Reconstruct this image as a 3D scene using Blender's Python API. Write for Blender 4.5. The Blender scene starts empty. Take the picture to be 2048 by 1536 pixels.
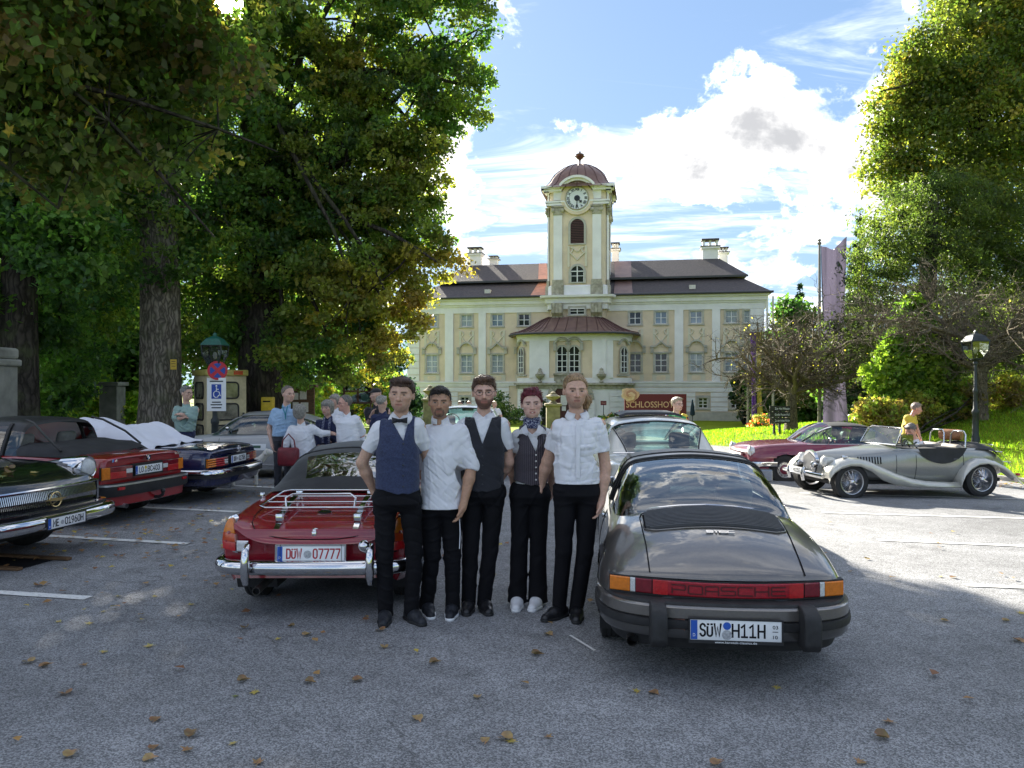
import bpy,bmesh,math,random
import numpy as np
from mathutils import Vector,Matrix,Euler
random.seed(7)
SC=bpy.context.scene
COL=SC.collection
R=math.radians
# ---------------------------------------------------------------- camera, sky, sun, exposure
F,HY,CX,H=1539.0,772.0,1024.0,1.80
cam=bpy.data.cameras.new('camera')
cam_ob=bpy.data.objects.new('camera',cam);COL.objects.link(cam_ob)
cam_ob.location=(0,0,H);cam_ob.rotation_euler=(R(90),0,0)
cam.sensor_width=36;cam.lens=36*F/2048;cam.shift_y=(HY-768)/2048
cam.clip_end=4000;cam.clip_start=0.05
SC.camera=cam_ob
SC.view_settings.view_transform='Standard';SC.view_settings.look='None'
SC.view_settings.gamma=1;SC.view_settings.use_curve_mapping=False
SC.view_settings.exposure=3.35
SC.render.engine='CYCLES'
SC.cycles.max_bounces=7;SC.cycles.transparent_max_bounces=10;SC.cycles.diffuse_bounces=3
SC.cycles.use_denoising=True
SC.cycles.sample_clamp_indirect=6
SUN_AZ,SUN_EL=R(-20.45),R(25.2)
SUN_DIR=Vector((math.sin(SUN_AZ)*math.cos(SUN_EL),math.cos(SUN_AZ)*math.cos(SUN_EL),math.sin(SUN_EL)))
def make_world():
 w=bpy.data.worlds.new('World');SC.world=w;w.use_nodes=True
 nt=w.node_tree;N=nt.nodes;L=nt.links
 for n in list(N):N.remove(n)
 out=N.new('ShaderNodeOutputWorld');bg=N.new('ShaderNodeBackground')
 sky=N.new('ShaderNodeTexSky');sky.sky_type='NISHITA';sky.sun_disc=False
 sky.sun_elevation=SUN_EL;sky.sun_rotation=SUN_AZ%(2*math.pi)
 sky.air_density=1.0;sky.dust_density=0.3;sky.ozone_density=2.0
 tc=N.new('ShaderNodeTexCoord')
 def M(op,a,b=None,clamp=False):
  n=N.new('ShaderNodeMath');n.operation=op;n.use_clamp=clamp
  for i,x in enumerate((a,b)):
   if x is None:continue
   if isinstance(x,(int,float)):n.inputs[i].default_value=x
   else:L.new(x,n.inputs[i])
  return n.outputs[0]
 def VM(op,a,b=None):
  n=N.new('ShaderNodeVectorMath');n.operation=op
  for i,x in enumerate((a,b)):
   if x is None:continue
   if isinstance(x,(tuple,list,Vector)):n.inputs[i].default_value=x
   else:L.new(x,n.inputs[i])
  return n
 dirn=VM('NORMALIZE',tc.outputs['Generated']).outputs[0]
 sep=N.new('ShaderNodeSeparateXYZ');L.new(dirn,sep.inputs[0])
 zc=M('ADD',M('MAXIMUM',sep.outputs[2],0.0),0.16)
 comb=N.new('ShaderNodeCombineXYZ')
 L.new(M('DIVIDE',sep.outputs[0],zc),comb.inputs[0]);L.new(M('DIVIDE',sep.outputs[1],zc),comb.inputs[1])
 def noise(vec,scale,det,rough,dist=0.0,off=(0,0,0),sc=(1,1,1)):
  mp=N.new('ShaderNodeMapping');L.new(vec,mp.inputs[0]);mp.inputs['Location'].default_value=off;mp.inputs['Scale'].default_value=sc
  n=N.new('ShaderNodeTexNoise');n.noise_dimensions='3D'
  L.new(mp.outputs[0],n.inputs['Vector']);n.inputs['Scale'].default_value=scale
  n.inputs['Detail'].default_value=det;n.inputs['Roughness'].default_value=rough;n.inputs['Distortion'].default_value=dist
  return n.outputs[0]
 n1=noise(comb.outputs[0],1.9,9,0.6,0.35,(3.1,0.4,0))
 nd=noise(dirn,7.5,8,0.62,0.25,(0.3,0.2,0.1))
 base=M('ADD',M('MULTIPLY',n1,0.62),M('MULTIPLY',nd,0.78))
 def d_of(px,py):
  v=Vector(((px-CX)/F,1,(HY-py)/F));v.normalize();return v
 tot=None
 for px,py,s,a in((1400,330,.10,.34),(1560,250,.13,.36),(1700,330,.12,.34),(1480,180,.10,.26),(1290,370,.055,.22),(1180,250,.05,.22),(1050,40,.07,.36),(1130,20,.05,.22),(930,250,.05,.3),(880,330,.05,.3),(820,350,.05,.28),(960,470,.035,.2),(965,385,.02,.16),(1030,180,.035,.2),(1650,80,.16,.2),(1800,150,.15,.22),(1560,470,.09,.1),(1750,470,.1,.18),(1480,540,.05,.1),(1000,300,.06,-.12),(1250,130,.07,-.2),(1060,430,.07,-.12),(1330,470,.05,-.12),(1700,10,.04,-.15)):
  d=VM('DISTANCE',dirn,d_of(px,py)).outputs['Value']
  g=M('MULTIPLY',M('EXPONENT',M('MULTIPLY',M('MULTIPLY',d,d),-1.0/(s*s))),a*(.47 if a>0 else.8))
  tot=g if tot is None else(M('MAXIMUM',tot,g)if a>0 else M('ADD',tot,g))
 dens=M('ADD',base,tot)
 def ramp(v,stops,interp='EASE'):
  r=N.new('ShaderNodeValToRGB');r.color_ramp.interpolation=interp
  e=r.color_ramp.elements
  while len(e)<len(stops):e.new(0.5)
  for k,(p,c)in enumerate(stops):e[k].position=p;e[k].color=(*c,1)if len(c)==3 else c
  L.new(v,r.inputs[0]);return r.outputs[0]
 cum=ramp(dens,[(0.755,(0,0,0)),(0.845,(1,1,1))])
 n3=noise(comb.outputs[0],1.2,7,0.66,0.9,(7.3,2.2,0),(0.6,1.9,1))
 cir=M('MULTIPLY',ramp(n3,[(0.46,(0,0,0)),(0.72,(1,1,1))]),0.62)
 cover=M('MAXIMUM',cum,cir)
 shade=noise(dirn,9.0,4,0.5,0.0,(1.7,0.9,2.3))
 thick=ramp(M('ADD',dens,M('MULTIPLY',M('SUBTRACT',shade,0.5),0.42)),[(0.77,(1.0,0.985,0.955)),(0.86,(0.46,0.455,0.45)),(1.0,(0.23,0.233,0.242))])
 sd=M('MAXIMUM',VM('DOT_PRODUCT',dirn,SUN_DIR).outputs['Value'],0.0)
 glow=M('POWER',sd,14.0)
 cl=N.new('ShaderNodeVectorMath');cl.operation='SCALE';L.new(thick,cl.inputs[0]);L.new(M('ADD',3.9,M('MULTIPLY',glow,2.0)),cl.inputs['Scale'])
 skt=VM('MULTIPLY',sky.outputs[0],(.44,.47,.56)).outputs[0]
 den=VM('ADD',VM('MULTIPLY',skt,(.95,.64,.45)).outputs[0],(1,1,1)).outputs[0]
 skd=VM('DIVIDE',skt,den).outputs[0]
 mix=N.new('ShaderNodeMix');mix.data_type='RGBA'
 L.new(cover,mix.inputs['Factor']);L.new(skd,mix.inputs['A']);L.new(cl.outputs[0],mix.inputs['B'])
 au=M('MULTIPLY',M('POWER',sd,6000.0),220.0)
 add=N.new('ShaderNodeVectorMath');add.operation='ADD'
 cau=N.new('ShaderNodeCombineXYZ');L.new(au,cau.inputs[0]);L.new(M('MULTIPLY',au,.95),cau.inputs[1]);L.new(M('MULTIPLY',au,.8),cau.inputs[2])
 L.new(mix.outputs['Result'],add.inputs[0]);L.new(cau.outputs[0],add.inputs[1])
 L.new(add.outputs[0],bg.inputs['Color']);bg.inputs['Strength'].default_value=0.075
 L.new(bg.outputs[0],out.inputs['Surface'])
 w.cycles.sampling_method='MANUAL';w.cycles.sample_map_resolution=1024
make_world()
sun=bpy.data.lights.new('sun','SUN');sun.energy=2.05;sun.angle=R(0.55);sun.color=(1.0,0.93,0.80)
sun_ob=bpy.data.objects.new('sun',sun);COL.objects.link(sun_ob)
sun_ob.rotation_euler=(-SUN_DIR).to_track_quat('-Z','Y').to_euler();sun_ob.location=(-10,40,40)
# ---------------------------------------------------------------- helpers
def P(px,py,Y):return Vector(((px-CX)/F*Y,Y,H-(py-HY)/F*Y))
def G(px,py,z=0.0):
 Y=F*(H-z)/(py-HY);return Vector(((px-CX)/F*Y,Y,z))
MATS={}
def pmat(name,col,rough=0.6,metal=0.0,var=0.12,scale=14.0,bump=0.0,bscale=60.0,coat=0.0,col2=None,spec=0.5,trans=0.0,ior=1.45,attr=None,sheen=0.0,detail=4,coords='Object',stretch=None,crough=0.04,dirt=0.0):
 """Principled material whose colour is broken up by procedural noise."""
 if name in MATS:return MATS[name]
 m=bpy.data.materials.new(name);MATS[name]=m;m.use_nodes=True
 nt=m.node_tree;N=nt.nodes;L=nt.links;b=N['Principled BSDF']
 tc=N.new('ShaderNodeTexCoord');vec=tc.outputs[coords]
 if stretch:
  mp=N.new('ShaderNodeMapping');mp.inputs['Scale'].default_value=stretch;L.new(vec,mp.inputs[0]);vec=mp.outputs[0]
 nz=N.new('ShaderNodeTexNoise');nz.inputs['Scale'].default_value=scale;nz.inputs['Detail'].default_value=detail
 L.new(vec,nz.inputs['Vector'])
 mx=N.new('ShaderNodeMix');mx.data_type='RGBA'
 c2=col2 or tuple(min(1,c*(1+var))for c in col)
 c1=col if col2 else tuple(c*(1-var)for c in col)
 mr=N.new('ShaderNodeMapRange');mr.inputs[1].default_value=0.32;mr.inputs[2].default_value=0.68
 L.new(nz.outputs[0],mr.inputs[0]);L.new(mr.outputs[0],mx.inputs['Factor'])
 mx.inputs['A'].default_value=(*c1,1);mx.inputs['B'].default_value=(*c2,1)
 cout=mx.outputs['Result']
 if attr:
  at=N.new('ShaderNodeAttribute');at.attribute_name=attr
  mm=N.new('ShaderNodeMix');mm.data_type='RGBA';mm.blend_type='MULTIPLY';mm.inputs['Factor'].default_value=1
  L.new(at.outputs['Color'],mm.inputs['A']);L.new(cout,mm.inputs['B']);cout=mm.outputs['Result']
 if dirt:
  n2=N.new('ShaderNodeTexNoise');n2 .inputs['Scale'].default_value=scale*.23;n2 .inputs['Detail'].default_value=8;n2 .inputs['Roughness'].default_value=.68
  L.new(vec,n2 .inputs['Vector'])
  r2=N.new('ShaderNodeMapRange');r2 .inputs[1].default_value=.5;r2 .inputs[2].default_value=.75;L.new(n2 .outputs[0],r2 .inputs[0])
  m3=N.new('ShaderNodeMix');m3 .data_type='RGBA';m3 .blend_type='MULTIPLY'
  sc_=N.new('ShaderNodeMath');sc_.operation='MULTIPLY';sc_.inputs[1].default_value=dirt;L.new(r2 .outputs[0],sc_.inputs[0])
  L.new(sc_.outputs[0],m3 .inputs['Factor']);L.new(cout,m3 .inputs['A']);m3 .inputs['B'].default_value=(.45,.42,.38,1);cout=m3 .outputs['Result']
 L.new(cout,b.inputs['Base Color'])
 b.inputs['Roughness'].default_value=rough;b.inputs['Metallic'].default_value=metal
 b.inputs['Specular IOR Level'].default_value=spec
 b.inputs['Coat Weight'].default_value=coat;b.inputs['Coat Roughness'].default_value=crough
 b.inputs['Transmission Weight'].default_value=trans;b.inputs['IOR'].default_value=ior
 b.inputs['Sheen Weight'].default_value=sheen
 if bump:
  n2=N.new('ShaderNodeTexNoise');n2 .inputs['Scale'].default_value=bscale;n2 .inputs['Detail'].default_value=5;L.new(vec,n2 .inputs['Vector'])
  bp=N.new('ShaderNodeBump');bp.inputs['Strength'].default_value=bump;bp.inputs['Distance'].default_value=0.02
  L.new(n2 .outputs[0],bp.inputs['Height']);L.new(bp.outputs[0],b.inputs['Normal'])
 return m
def glassmat(name,tint=(0.75,0.85,0.82),refl=0.12,alpha=0.55):
 """thin pane: see-through with a clear reflection"""
 if name in MATS:return MATS[name]
 m=bpy.data.materials.new(name);MATS[name]=m;m.use_nodes=True
 nt=m.node_tree;N=nt.nodes;L=nt.links
 for n in list(N):
  if n.type=='BSDF_PRINCIPLED':N.remove(n)
 out=[n for n in N if n.type=='OUTPUT_MATERIAL'][0]
 tr=N.new('ShaderNodeBsdfTransparent');gl=N.new('ShaderNodeBsdfGlossy');gl.inputs['Roughness'].default_value=0.02
 nz=N.new('ShaderNodeTexNoise');nz.inputs['Scale'].default_value=3.0
 tc=N.new('ShaderNodeTexCoord');L.new(tc.outputs['Object'],nz.inputs['Vector'])
 mc=N.new('ShaderNodeMix');mc.data_type='RGBA';mc.inputs['A'].default_value=(*[t*.92 for t in tint],1);mc.inputs['B'].default_value=(*tint,1)
 L.new(nz.outputs[0],mc.inputs['Factor']);L.new(mc.outputs['Result'],tr.inputs[0])
 fr=N.new('ShaderNodeFresnel');fr.inputs[0].default_value=1.5
 ad=N.new('ShaderNodeMath');ad.operation='ADD';ad.use_clamp=True;L.new(fr.outputs[0],ad.inputs[0]);ad.inputs[1].default_value=refl
 mx=N.new('ShaderNodeMixShader');L.new(ad.outputs[0],mx.inputs[0]);L.new(tr.outputs[0],mx.inputs[1]);L.new(gl.outputs[0],mx.inputs[2])
 L.new(mx.outputs[0],out.inputs['Surface'])
 return m
def tag(o,label=None,cat=None,group=None,kind=None):
 if label:o['label']=label
 if cat:o['category']=cat
 if group:o['group']=group
 if kind:o['kind']=kind
 return o
def thing(name,label,cat,loc=(0,0,0),rz=0.0,group=None,scale=1.0):
 o=bpy.data.objects.new(name,None);COL.objects.link(o);o.empty_display_size=0.2
 o.location=loc;o.rotation_euler=(0,0,rz);o.scale=(scale,scale,scale)
 return tag(o,label,cat,group)
def link_mesh(name,me,parent=None,mat=None):
 if mat is not None:
  me.materials.clear()
  for m in(mat if isinstance(mat,(list,tuple))else[mat]):me.materials.append(m)
 o=bpy.data.objects.new(name,me);COL.objects.link(o)
 if parent is not None:o.parent=parent
 return o
def copy_tree(o,parent=None):
 c=o.copy();COL.objects.link(c)
 if parent is not None:c.parent=parent
 for ch in list(o.children):copy_tree(ch,c)
 return c
class MB:
 """collects simple shapes into one mesh"""
 def __init__(self):self.v=[];self.f=[];self.m=[]
 def add(self,vs,fs,mi=0):
  n=len(self.v);self.v.extend([tuple(p)for p in vs])
  for q in fs:self.f.append([i+n for i in q]);self.m.append(mi)
  return self
 def bx(self,x0,x1,y0,y1,z0,z1,mi=0,M=None):
  vs=[(x0,y0,z0),(x1,y0,z0),(x1,y1,z0),(x0,y1,z0),(x0,y0,z1),(x1,y0,z1),(x1,y1,z1),(x0,y1,z1)]
  if M is not None:vs=[M@Vector(p)for p in vs]
  return self.add(vs,[(3,2,1,0),(4,5,6,7),(0,1,5,4),(1,2,6,5),(2,3,7,6),(3,0,4,7)],mi)
 def rbx(self,x0,x1,y0,y1,z0,z1,r=0.01,mi=0,M=None,seg=2):
  bm=bmesh.new();bmesh.ops.create_cube(bm,size=1)
  for v in bm.verts:v.co=Vector(((x0+x1)/2+v.co.x*(x1-x0),(y0+y1)/2+v.co.y*(y1-y0),(z0+z1)/2+v.co.z*(z1-z0)))
  bmesh.ops.bevel(bm,geom=list(bm.edges),offset=min(r,.49*min(abs(x1-x0),abs(y1-y0),abs(z1-z0))),segments=seg,profile=0.5,affect='EDGES',clamp_overlap=True)
  bm.verts.index_update()
  vs=[v.co.copy()for v in bm.verts];fs=[[v.index for v in f.verts]for f in bm.faces];bm.free()
  if M is not None:vs=[M@p for p in vs]
  return self.add(vs,fs,mi)
 def tube(self,pts,rad,n=8,mi=0,caps=True,flat=None,closed=False):
  pts=[Vector(p)for p in pts];m=len(pts)
  if not hasattr(rad,'__len__'):rad=[rad]*m
  rows=[];up=None
  for i,p in enumerate(pts):
   if closed:t=pts[(i+1)%m]-pts[i-1]
   else:t=pts[min(i+1,m-1)]-pts[max(i-1,0)]
   if t.length<1e-9:t=Vector((0,0,1))
   t.normalize()
   if up is None:
    a=Vector((0,0,1))if abs(t.z)<.9 else Vector((0,1,0))
    up=(a-t*a.dot(t)).normalized()
   else:
    up=up-t*up.dot(t)
    up=up.normalized()if up.length>1e-6 else Vector((1,0,0))
   s=t.cross(up);r=rad[i];k=flat if flat else 1.0
   rows.append([p+(up*math.cos(2*math.pi*j/n)*k+s*math.sin(2*math.pi*j/n))*r for j in range(n)])
  vs=[q for row in rows for q in row];fs=[]
  for i in range(m if closed else m-1):
   i2=(i+1)%m
   for j in range(n):
    fs.append((i*n+j,i*n+(j+1)%n,i2*n+(j+1)%n,i2*n+j))
  if caps and not closed:fs.append(tuple(range(n-1,-1,-1)));fs.append(tuple((m-1)*n+j for j in range(n)))
  return self.add(vs,fs,mi)
 def lathe(self,prof,n=16,c=(0,0,0),axis='z',mi=0,caps=True,M=None):
  vs=[];c=Vector(c)
  for r,h in prof:
   for j in range(n):
    a=2*math.pi*j/n;x,y=r*math.cos(a),r*math.sin(a)
    vs.append({'z':Vector((x,y,h)),'x':Vector((h,x,y)),'y':Vector((x,h,-y))if False else Vector((y,h,x))}[axis]+c)
  if M is not None:vs=[M@p for p in vs]
  k=len(prof);fs=[(i*n+j,i*n+(j+1)%n,(i+1)*n+(j+1)%n,(i+1)*n+j)for i in range(k-1)for j in range(n)]
  if caps:fs.append(tuple(range(n-1,-1,-1)));fs.append(tuple((k-1)*n+j for j in range(n)))
  return self.add(vs,fs,mi)
 def prism(self,poly,y0,y1,mi=0,plane='xz',M=None):
  """extrude a 2-D outline; plane xz extrudes along y, xy along z, yz along x"""
  n=len(poly)
  def mk(a,b,d):return{'xz':(a,d,b),'xy':(a,b,d),'yz':(d,a,b)}[plane]
  vs=[mk(a,b,y0)for a,b in poly]+[mk(a,b,y1)for a,b in poly]
  if M is not None:vs=[M@Vector(p)for p in vs]
  fs=[tuple(range(n)),tuple(range(2*n-1,n-1,-1))]+[(i,i+n,(i+1)%n+n,(i+1)%n)for i in range(n)]
  return self.add(vs,fs,mi)
 def grid(self,rows,mi=0,cu=False,cv=False):
  nr,nc=len(rows),len(rows[0]);vs=[p for r in rows for p in r];fs=[]
  for i in range(nr if cu else nr-1):
   for j in range(nc if cv else nc-1):
    fs.append((i*nc+j,i*nc+(j+1)%nc,((i+1)%nr)*nc+(j+1)%nc,((i+1)%nr)*nc+j))
  return self.add(vs,fs,mi)
 def ball(self,c,r,nu=12,nv=8,mi=0,M=None):
  if not hasattr(r,'__len__'):r=(r,r,r)
  rows=[]
  for i in range(nv+1):
   t=math.pi*i/nv
   rows.append([Vector((c[0]+r[0]*math.sin(t)*math.cos(2*math.pi*j/nu),c[1]+r[1]*math.sin(t)*math.sin(2*math.pi*j/nu),c[2]+r[2]*math.cos(t)))for j in range(nu)])
  if M is not None:rows=[[M@p for p in rw]for rw in rows]
  return self.grid(rows,mi,cv=True)
 def mesh(self,name='mesh'):
  me=bpy.data.meshes.new(name);me.from_pydata(self.v,[],self.f)
  me.polygons.foreach_set('material_index',self.m);return me
 def build(self,name,mat,parent=None,smooth=None,fixn=True):
  me=self.mesh(name)
  if fixn:
   bm=bmesh.new();bm.from_mesh(me);bmesh.ops.recalc_face_normals(bm,faces=bm.faces);bm.to_mesh(me);bm.free()
  if smooth is not None:
   me.polygons.foreach_set('use_smooth',[True]*len(me.polygons));me.set_sharp_from_angle(angle=R(smooth))
  return link_mesh(name,me,parent,mat)
def np_mesh(name,verts,faces,smooth=True):
 """mesh from numpy arrays, faces all of one size"""
 me=bpy.data.meshes.new(name);nv,nf,k=len(verts),len(faces),faces.shape[1]
 me.vertices.add(nv);me.vertices.foreach_set('co',np.asarray(verts,dtype=np.float32).ravel())
 me.loops.add(nf*k);me.loops.foreach_set('vertex_index',np.asarray(faces,dtype=np.int32).ravel())
 me.polygons.add(nf);me.polygons.foreach_set('loop_start',np.arange(0,nf*k,k,dtype=np.int32))
 if smooth:me.polygons.foreach_set('use_smooth',np.ones(nf,dtype=bool))
 me.update(calc_edges=True);return me
def set_cols(me,cols,name='Col'):
 a=me.color_attributes.new(name,'FLOAT_COLOR','POINT')
 c=np.ones((len(cols),4),dtype=np.float32);c[:,:3]=cols;a.data.foreach_set('color',c.ravel())
def text_mesh(s,size,extrude=0.001,align='CENTER',bold=0.0,space=1.0,shear=0.0):
 cu=bpy.data.curves.new('lettering','FONT');cu.body=s;cu.size=size;cu.extrude=extrude
 cu.align_x=align;cu.align_y='CENTER';cu.offset=bold;cu.space_character=space;cu.shear=shear;cu.resolution_u=3
 ob=bpy.data.objects.new('lettering',cu);COL.objects.link(ob)
 dg=bpy.context.evaluated_depsgraph_get();me=bpy.data.meshes.new_from_object(ob.evaluated_get(dg))
 bpy.data.objects.remove(ob);bpy.data.curves.remove(cu);return me
def text(name,s,parent,mat,size,M,width=None,height=None,extrude=0.001,bold=0.0,space=1.0,shear=0.0):
 """lettering as a mesh: text lies in local xy and M places it; width/height fit the whole line"""
 me=text_mesh(s,size,extrude,bold=bold,space=space,shear=shear)
 co=np.zeros(len(me.vertices)*3,dtype=np.float32);me.vertices.foreach_get('co',co);co=co.reshape(-1,3)
 lo,hi=co.min(0),co.max(0);c=(lo+hi)/2
 sx=width/(hi[0]-lo[0])if width else 1;sy=height/(hi[1]-lo[1])if height else(sx if width else 1)
 co[:,0]=(co[:,0]-c[0])*sx;co[:,1]=(co[:,1]-c[1])*sy
 me.vertices.foreach_set('co',co.ravel());me.transform(M);me.update()
 return link_mesh(name,me,parent,mat)
UPRIGHT=Matrix(((1,0,0,0),(0,0,-1,0),(0,1,0,0),(0,0,0,1)))
def interp(x,xs,ys):return float(np.interp(x,xs,ys))
def spline(xs,ys):
 """monotone cubic interpolation"""
 xs=np.array(xs,float);ys=np.array(ys,float);h=np.diff(xs);d=np.diff(ys)/h
 m=np.zeros(len(xs));m[0]=d[0];m[-1]=d[-1]
 for i in range(1,len(xs)-1):m[i]=0 if d[i-1]*d[i]<=0 else 2*d[i-1]*d[i]/(d[i-1]+d[i])
 def f(x):
  x=min(max(x,xs[0]),xs[-1]);i=min(int(np.searchsorted(xs,x,'right'))-1,len(h)-1);t=(x-xs[i])/h[i]
  return float((2*t**3-3*t**2+1)*ys[i]+(t**3-2*t**2+t)*h[i]*m[i]+(-2*t**3+3*t**2)*ys[i+1]+(t**3-t**2)*h[i]*m[i+1])
 return f
# ---------------------------------------------------------------- a narrow stroke alphabet for number plates and badges
def _arc(cx,cy,rx,ry,a0,a1,n=7):return[(cx+rx*math.cos(R(a0+(a1-a0)*i/n)),cy+ry*math.sin(R(a0+(a1-a0)*i/n)))for i in range(n+1)]
def _rr(x0,y0,x1,y1,r):return _arc(x1-r,y1-r,r,r,0,90,4)+_arc(x0+r,y1-r,r,r,90,180,4)+_arc(x0+r,y0+r,r,r,180,270,4)+_arc(x1-r,y0+r,r,r,270,360,4)+[(x1,y1-r)]
_r=.2
GLYPH={'D':[[(0,0),(0,1),(.3,1)]+_arc(.3,.75,.25,.25,90,0,4)+[(.55,.25)]+_arc(.3,.25,.25,.25,0,-90,4)+[(0,0)]],'U':[[(0,1),(0,.25)]+_arc(.27,.25,.27,.25,180,360,8)+[(.54,1)]],'Ü':[[(0,.74),(0,.22)]+_arc(.27,.22,.27,.22,180,360,8)+[(.54,.74)],[(.045,.98),(.10,.98)],[(.44,.98),(.495,.98)]],'W':[[(0,1),(.17,0),(.35,.75),(.53,0),(.7,1)]],'S':[_arc(.27,.74,.27,.26,20,180,7)+_arc(.27,.74,.27,.24,180,262,3)+_arc(.27,.26,.27,.24,82,0,3)+_arc(.27,.26,.27,.26,0,-160,7)],'H':[[(0,0),(0,1)],[(.54,0),(.54,1)],[(0,.5),(.54,.5)]],'1':[[(.0,.80),(.24,1),(.24,0)],[(.02,0),(.46,0)]],'0':[_rr(0,0,.5,1,.24)],'O':[_rr(0,0,.58,1,.27)],'7':[[(0,1),(.5,1),(.5,.9),(.16,0)]],'M':[[(0,0),(0,1),(.33,.35),(.66,1),(.66,0)]],'E':[[(.48,1),(0,1),(0,0),(.48,0)],[(0,.52),(.42,.52)]],'9':[_rr(0,.42,.5,1,.23),[(.5,.75),(.5,.6),(.3,.2),(.2,0)]],'6':[_rr(0,0,.5,.58,.23),[(0,.25),(0,.4),(.2,.8),(.3,1)]],'L':[[(0,1),(0,0),(.45,0)]],'B':[[(0,0),(0,1),(.28,1)]+_arc(.28,.76,.22,.24,90,-90,6)+[(0,.52)],[(.28,.52)]+_arc(.28,.26,.25,.26,90,-90,6)+[(0,0)]],'C':[_arc(.28,.72,.28,.28,15,180,7)+_arc(.28,.28,.28,.28,180,345,7)],'G':[_arc(.28,.72,.28,.28,15,180,7)+_arc(.28,.28,.28,.28,180,360,7)+[(.56,.46),(.32,.46)]],'8':[_rr(0,.5,.48,1,.22),_rr(-.01,0,.5,.52,.24)],'4':[[(.36,0),(.36,1),(0,.3),(.52,.3)]],'3':[_arc(.24,.75,.24,.25,165,-80,8)+_arc(.24,.26,.27,.26,82,-165,8)],'2':[_arc(.25,.74,.25,.26,170,-25,7)+[(0,0),(.52,0)]],'5':[[(.46,1),(.05,1),(.02,.55)]+_arc(.25,.31,.26,.31,110,-165,8)],'I':[[(0,0),(0,1)]],'P':[[(0,0),(0,1),(.4,1)]+_arc(.4,.72,.16,.28,90,-90,6)+[(0,.44)]],'-':[[(0,.5),(.3,.5)]],'wP':[[(0,0),(0,.62),(.75,.62),(.75,1)]if False else[(0,0),(0,.55)],[(0,.40),(.88,.40),(.95,.5),(.95,.9),(.88,1),(0,1)]],'wO':[[(.07,0),(.93,0),(1,.1),(1,.9),(.93,1),(.07,1),(0,.9),(0,.1),(.07,0)]],'wR':[[(0,0),(0,.9),(.07,1),(.86,1),(.93,.9),(.93,0)],[(0,.42),(.93,.42)]],'wS':[[(1,1),(.07,1),(0,.92),(0,.58),(.07,.52),(.93,.52),(1,.44),(1,.08),(.93,0),(0,0)]],'wC':[[(1,1),(.07,1),(0,.9),(0,.1),(.07,0),(1,0)]],'wH':[[(0,0),(0,1)],[(1,0),(1,1)],[(0,.5),(1,.5)]],'wE':[[(1,1),(.07,1),(0,.9),(0,.1),(.07,0),(1,0)],[(0,.52),(.95,.52)]],'w9':[[(0,0),(.93,0),(1,.1),(1,.9),(.93,1),(.07,1),(0,.9),(0,.5),(1,.5)]],'w1':[[(.1,1),(.35,1),(.35,0)]],}
def stroke_mesh(s,width,height,weight,M,wide=False,gap=.26,th=.0008):
 """flat ribbons for the whole word, fitted to width x height and centred"""
 adv=0;items=[]
 for ch in s:
  if ch==' ':adv+=.35;continue
  st=GLYPH[('w' if wide else '')+ch];w=max(p[0]for q in st for p in q)
  items+=[[(x+adv,y)for x,y in q]for q in st];adv+=w+gap
 adv-=gap;sx=(width-weight)/adv;sy=height-weight;mb=MB();h=weight/2
 for k,q in enumerate(items):
  p=[Vector(((x-adv/2)*sx,(y-.5)*sy))for x,y in q];p=[a for i,a in enumerate(p)if i==0 or(a-p[i-1]).length>1e-6]
  n=len(p);z=th+k*4e-5;L_,R_=[],[];closed=(p[0]-p[-1]).length<1e-5
  for i in range(n):
   if closed and i in(0,n-1):d0,d1=(p[-1]-p[-2]).normalized(),(p[1]-p[0]).normalized()
   else:d0=(p[i]-p[i-1]).normalized()if i else None;d1=(p[i+1]-p[i]).normalized()if i<n-1 else None
   d0=d0 or d1;d1=d1 or d0;nn=(Vector((-d0 .y,d0 .x))+Vector((-d1 .y,d1 .x)));nn=nn.normalized()if nn.length>1e-6 else Vector((-d1 .y,d1 .x))
   m=min(1.7,1/max(.45,nn.dot(Vector((-d1 .y,d1 .x)))));e=Vector((0,0))
   if not closed:e=-d1*h*.98 if i==0 else(d0*h*.98 if i==n-1 else e)
   L_.append(p[i]+nn*h*m+e);R_.append(p[i]-nn*h*m+e)
  rows=[[M@Vector((a.x,a.y,z)),M@Vector((b.x,b.y,z)),M@Vector((b.x,b.y,z-th)),M@Vector((a.x,a.y,z-th))]for a,b in zip(L_,R_)]
  mb.grid(rows,cv=True)
 return mb
# ---------------------------------------------------------------- ground, parking lot, markings
EDGE=[(16,9.0),(11.3,17.1),(9.6,22.0),(7.8,27.0),(-6,29),(-45,29)]
def lot_z(x,y):
 """the lot is level on the left and dips gently away to the right"""
 return max(-.35,-.003*max(0.0,x)*max(0.0,y-5))
def edge_dist(x,y):
 """metres right of / behind the asphalt's right edge (positive on the bank)"""
 ax,ay,bx_,by=11.3,17.1,7.8,27.0
 dx,dy=bx_-ax,by-ay;l=math.hypot(dx,dy)
 return((x-ax)*dy-(y-ay)*dx)/l
def ground_z(x,y):
 s=edge_dist(x,y);t=min(1.0,max(0.0,(y-28)/34))
 base=lot_z(x,min(y,28))*(1-t)-1.33*t
 t=max(0.0,s-0.15)
 bank=min(0.05+0.125*t+0.006*t*t if t>0 else 0,9+.02*t)
 k=1-min(1,max(0,(y-27)/14))
 bank*=k if x<14 else k+(1-k)*min(1.0,max(0.0,(x-14-max(0,y-38)*.45)/12))
 bank*=min(1.0,max(0.0,(x-7.0)/3.0 if y>20 else 1.0))
 return base-(.03 if bank<.03 else 0)+bank
def GL(px,py):
 """point of the lot's surface seen at a pixel"""
 p=G(px,py)
 for _ in range(12):p=G(px,py,lot_z(p.x,p.y))
 return p
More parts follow.
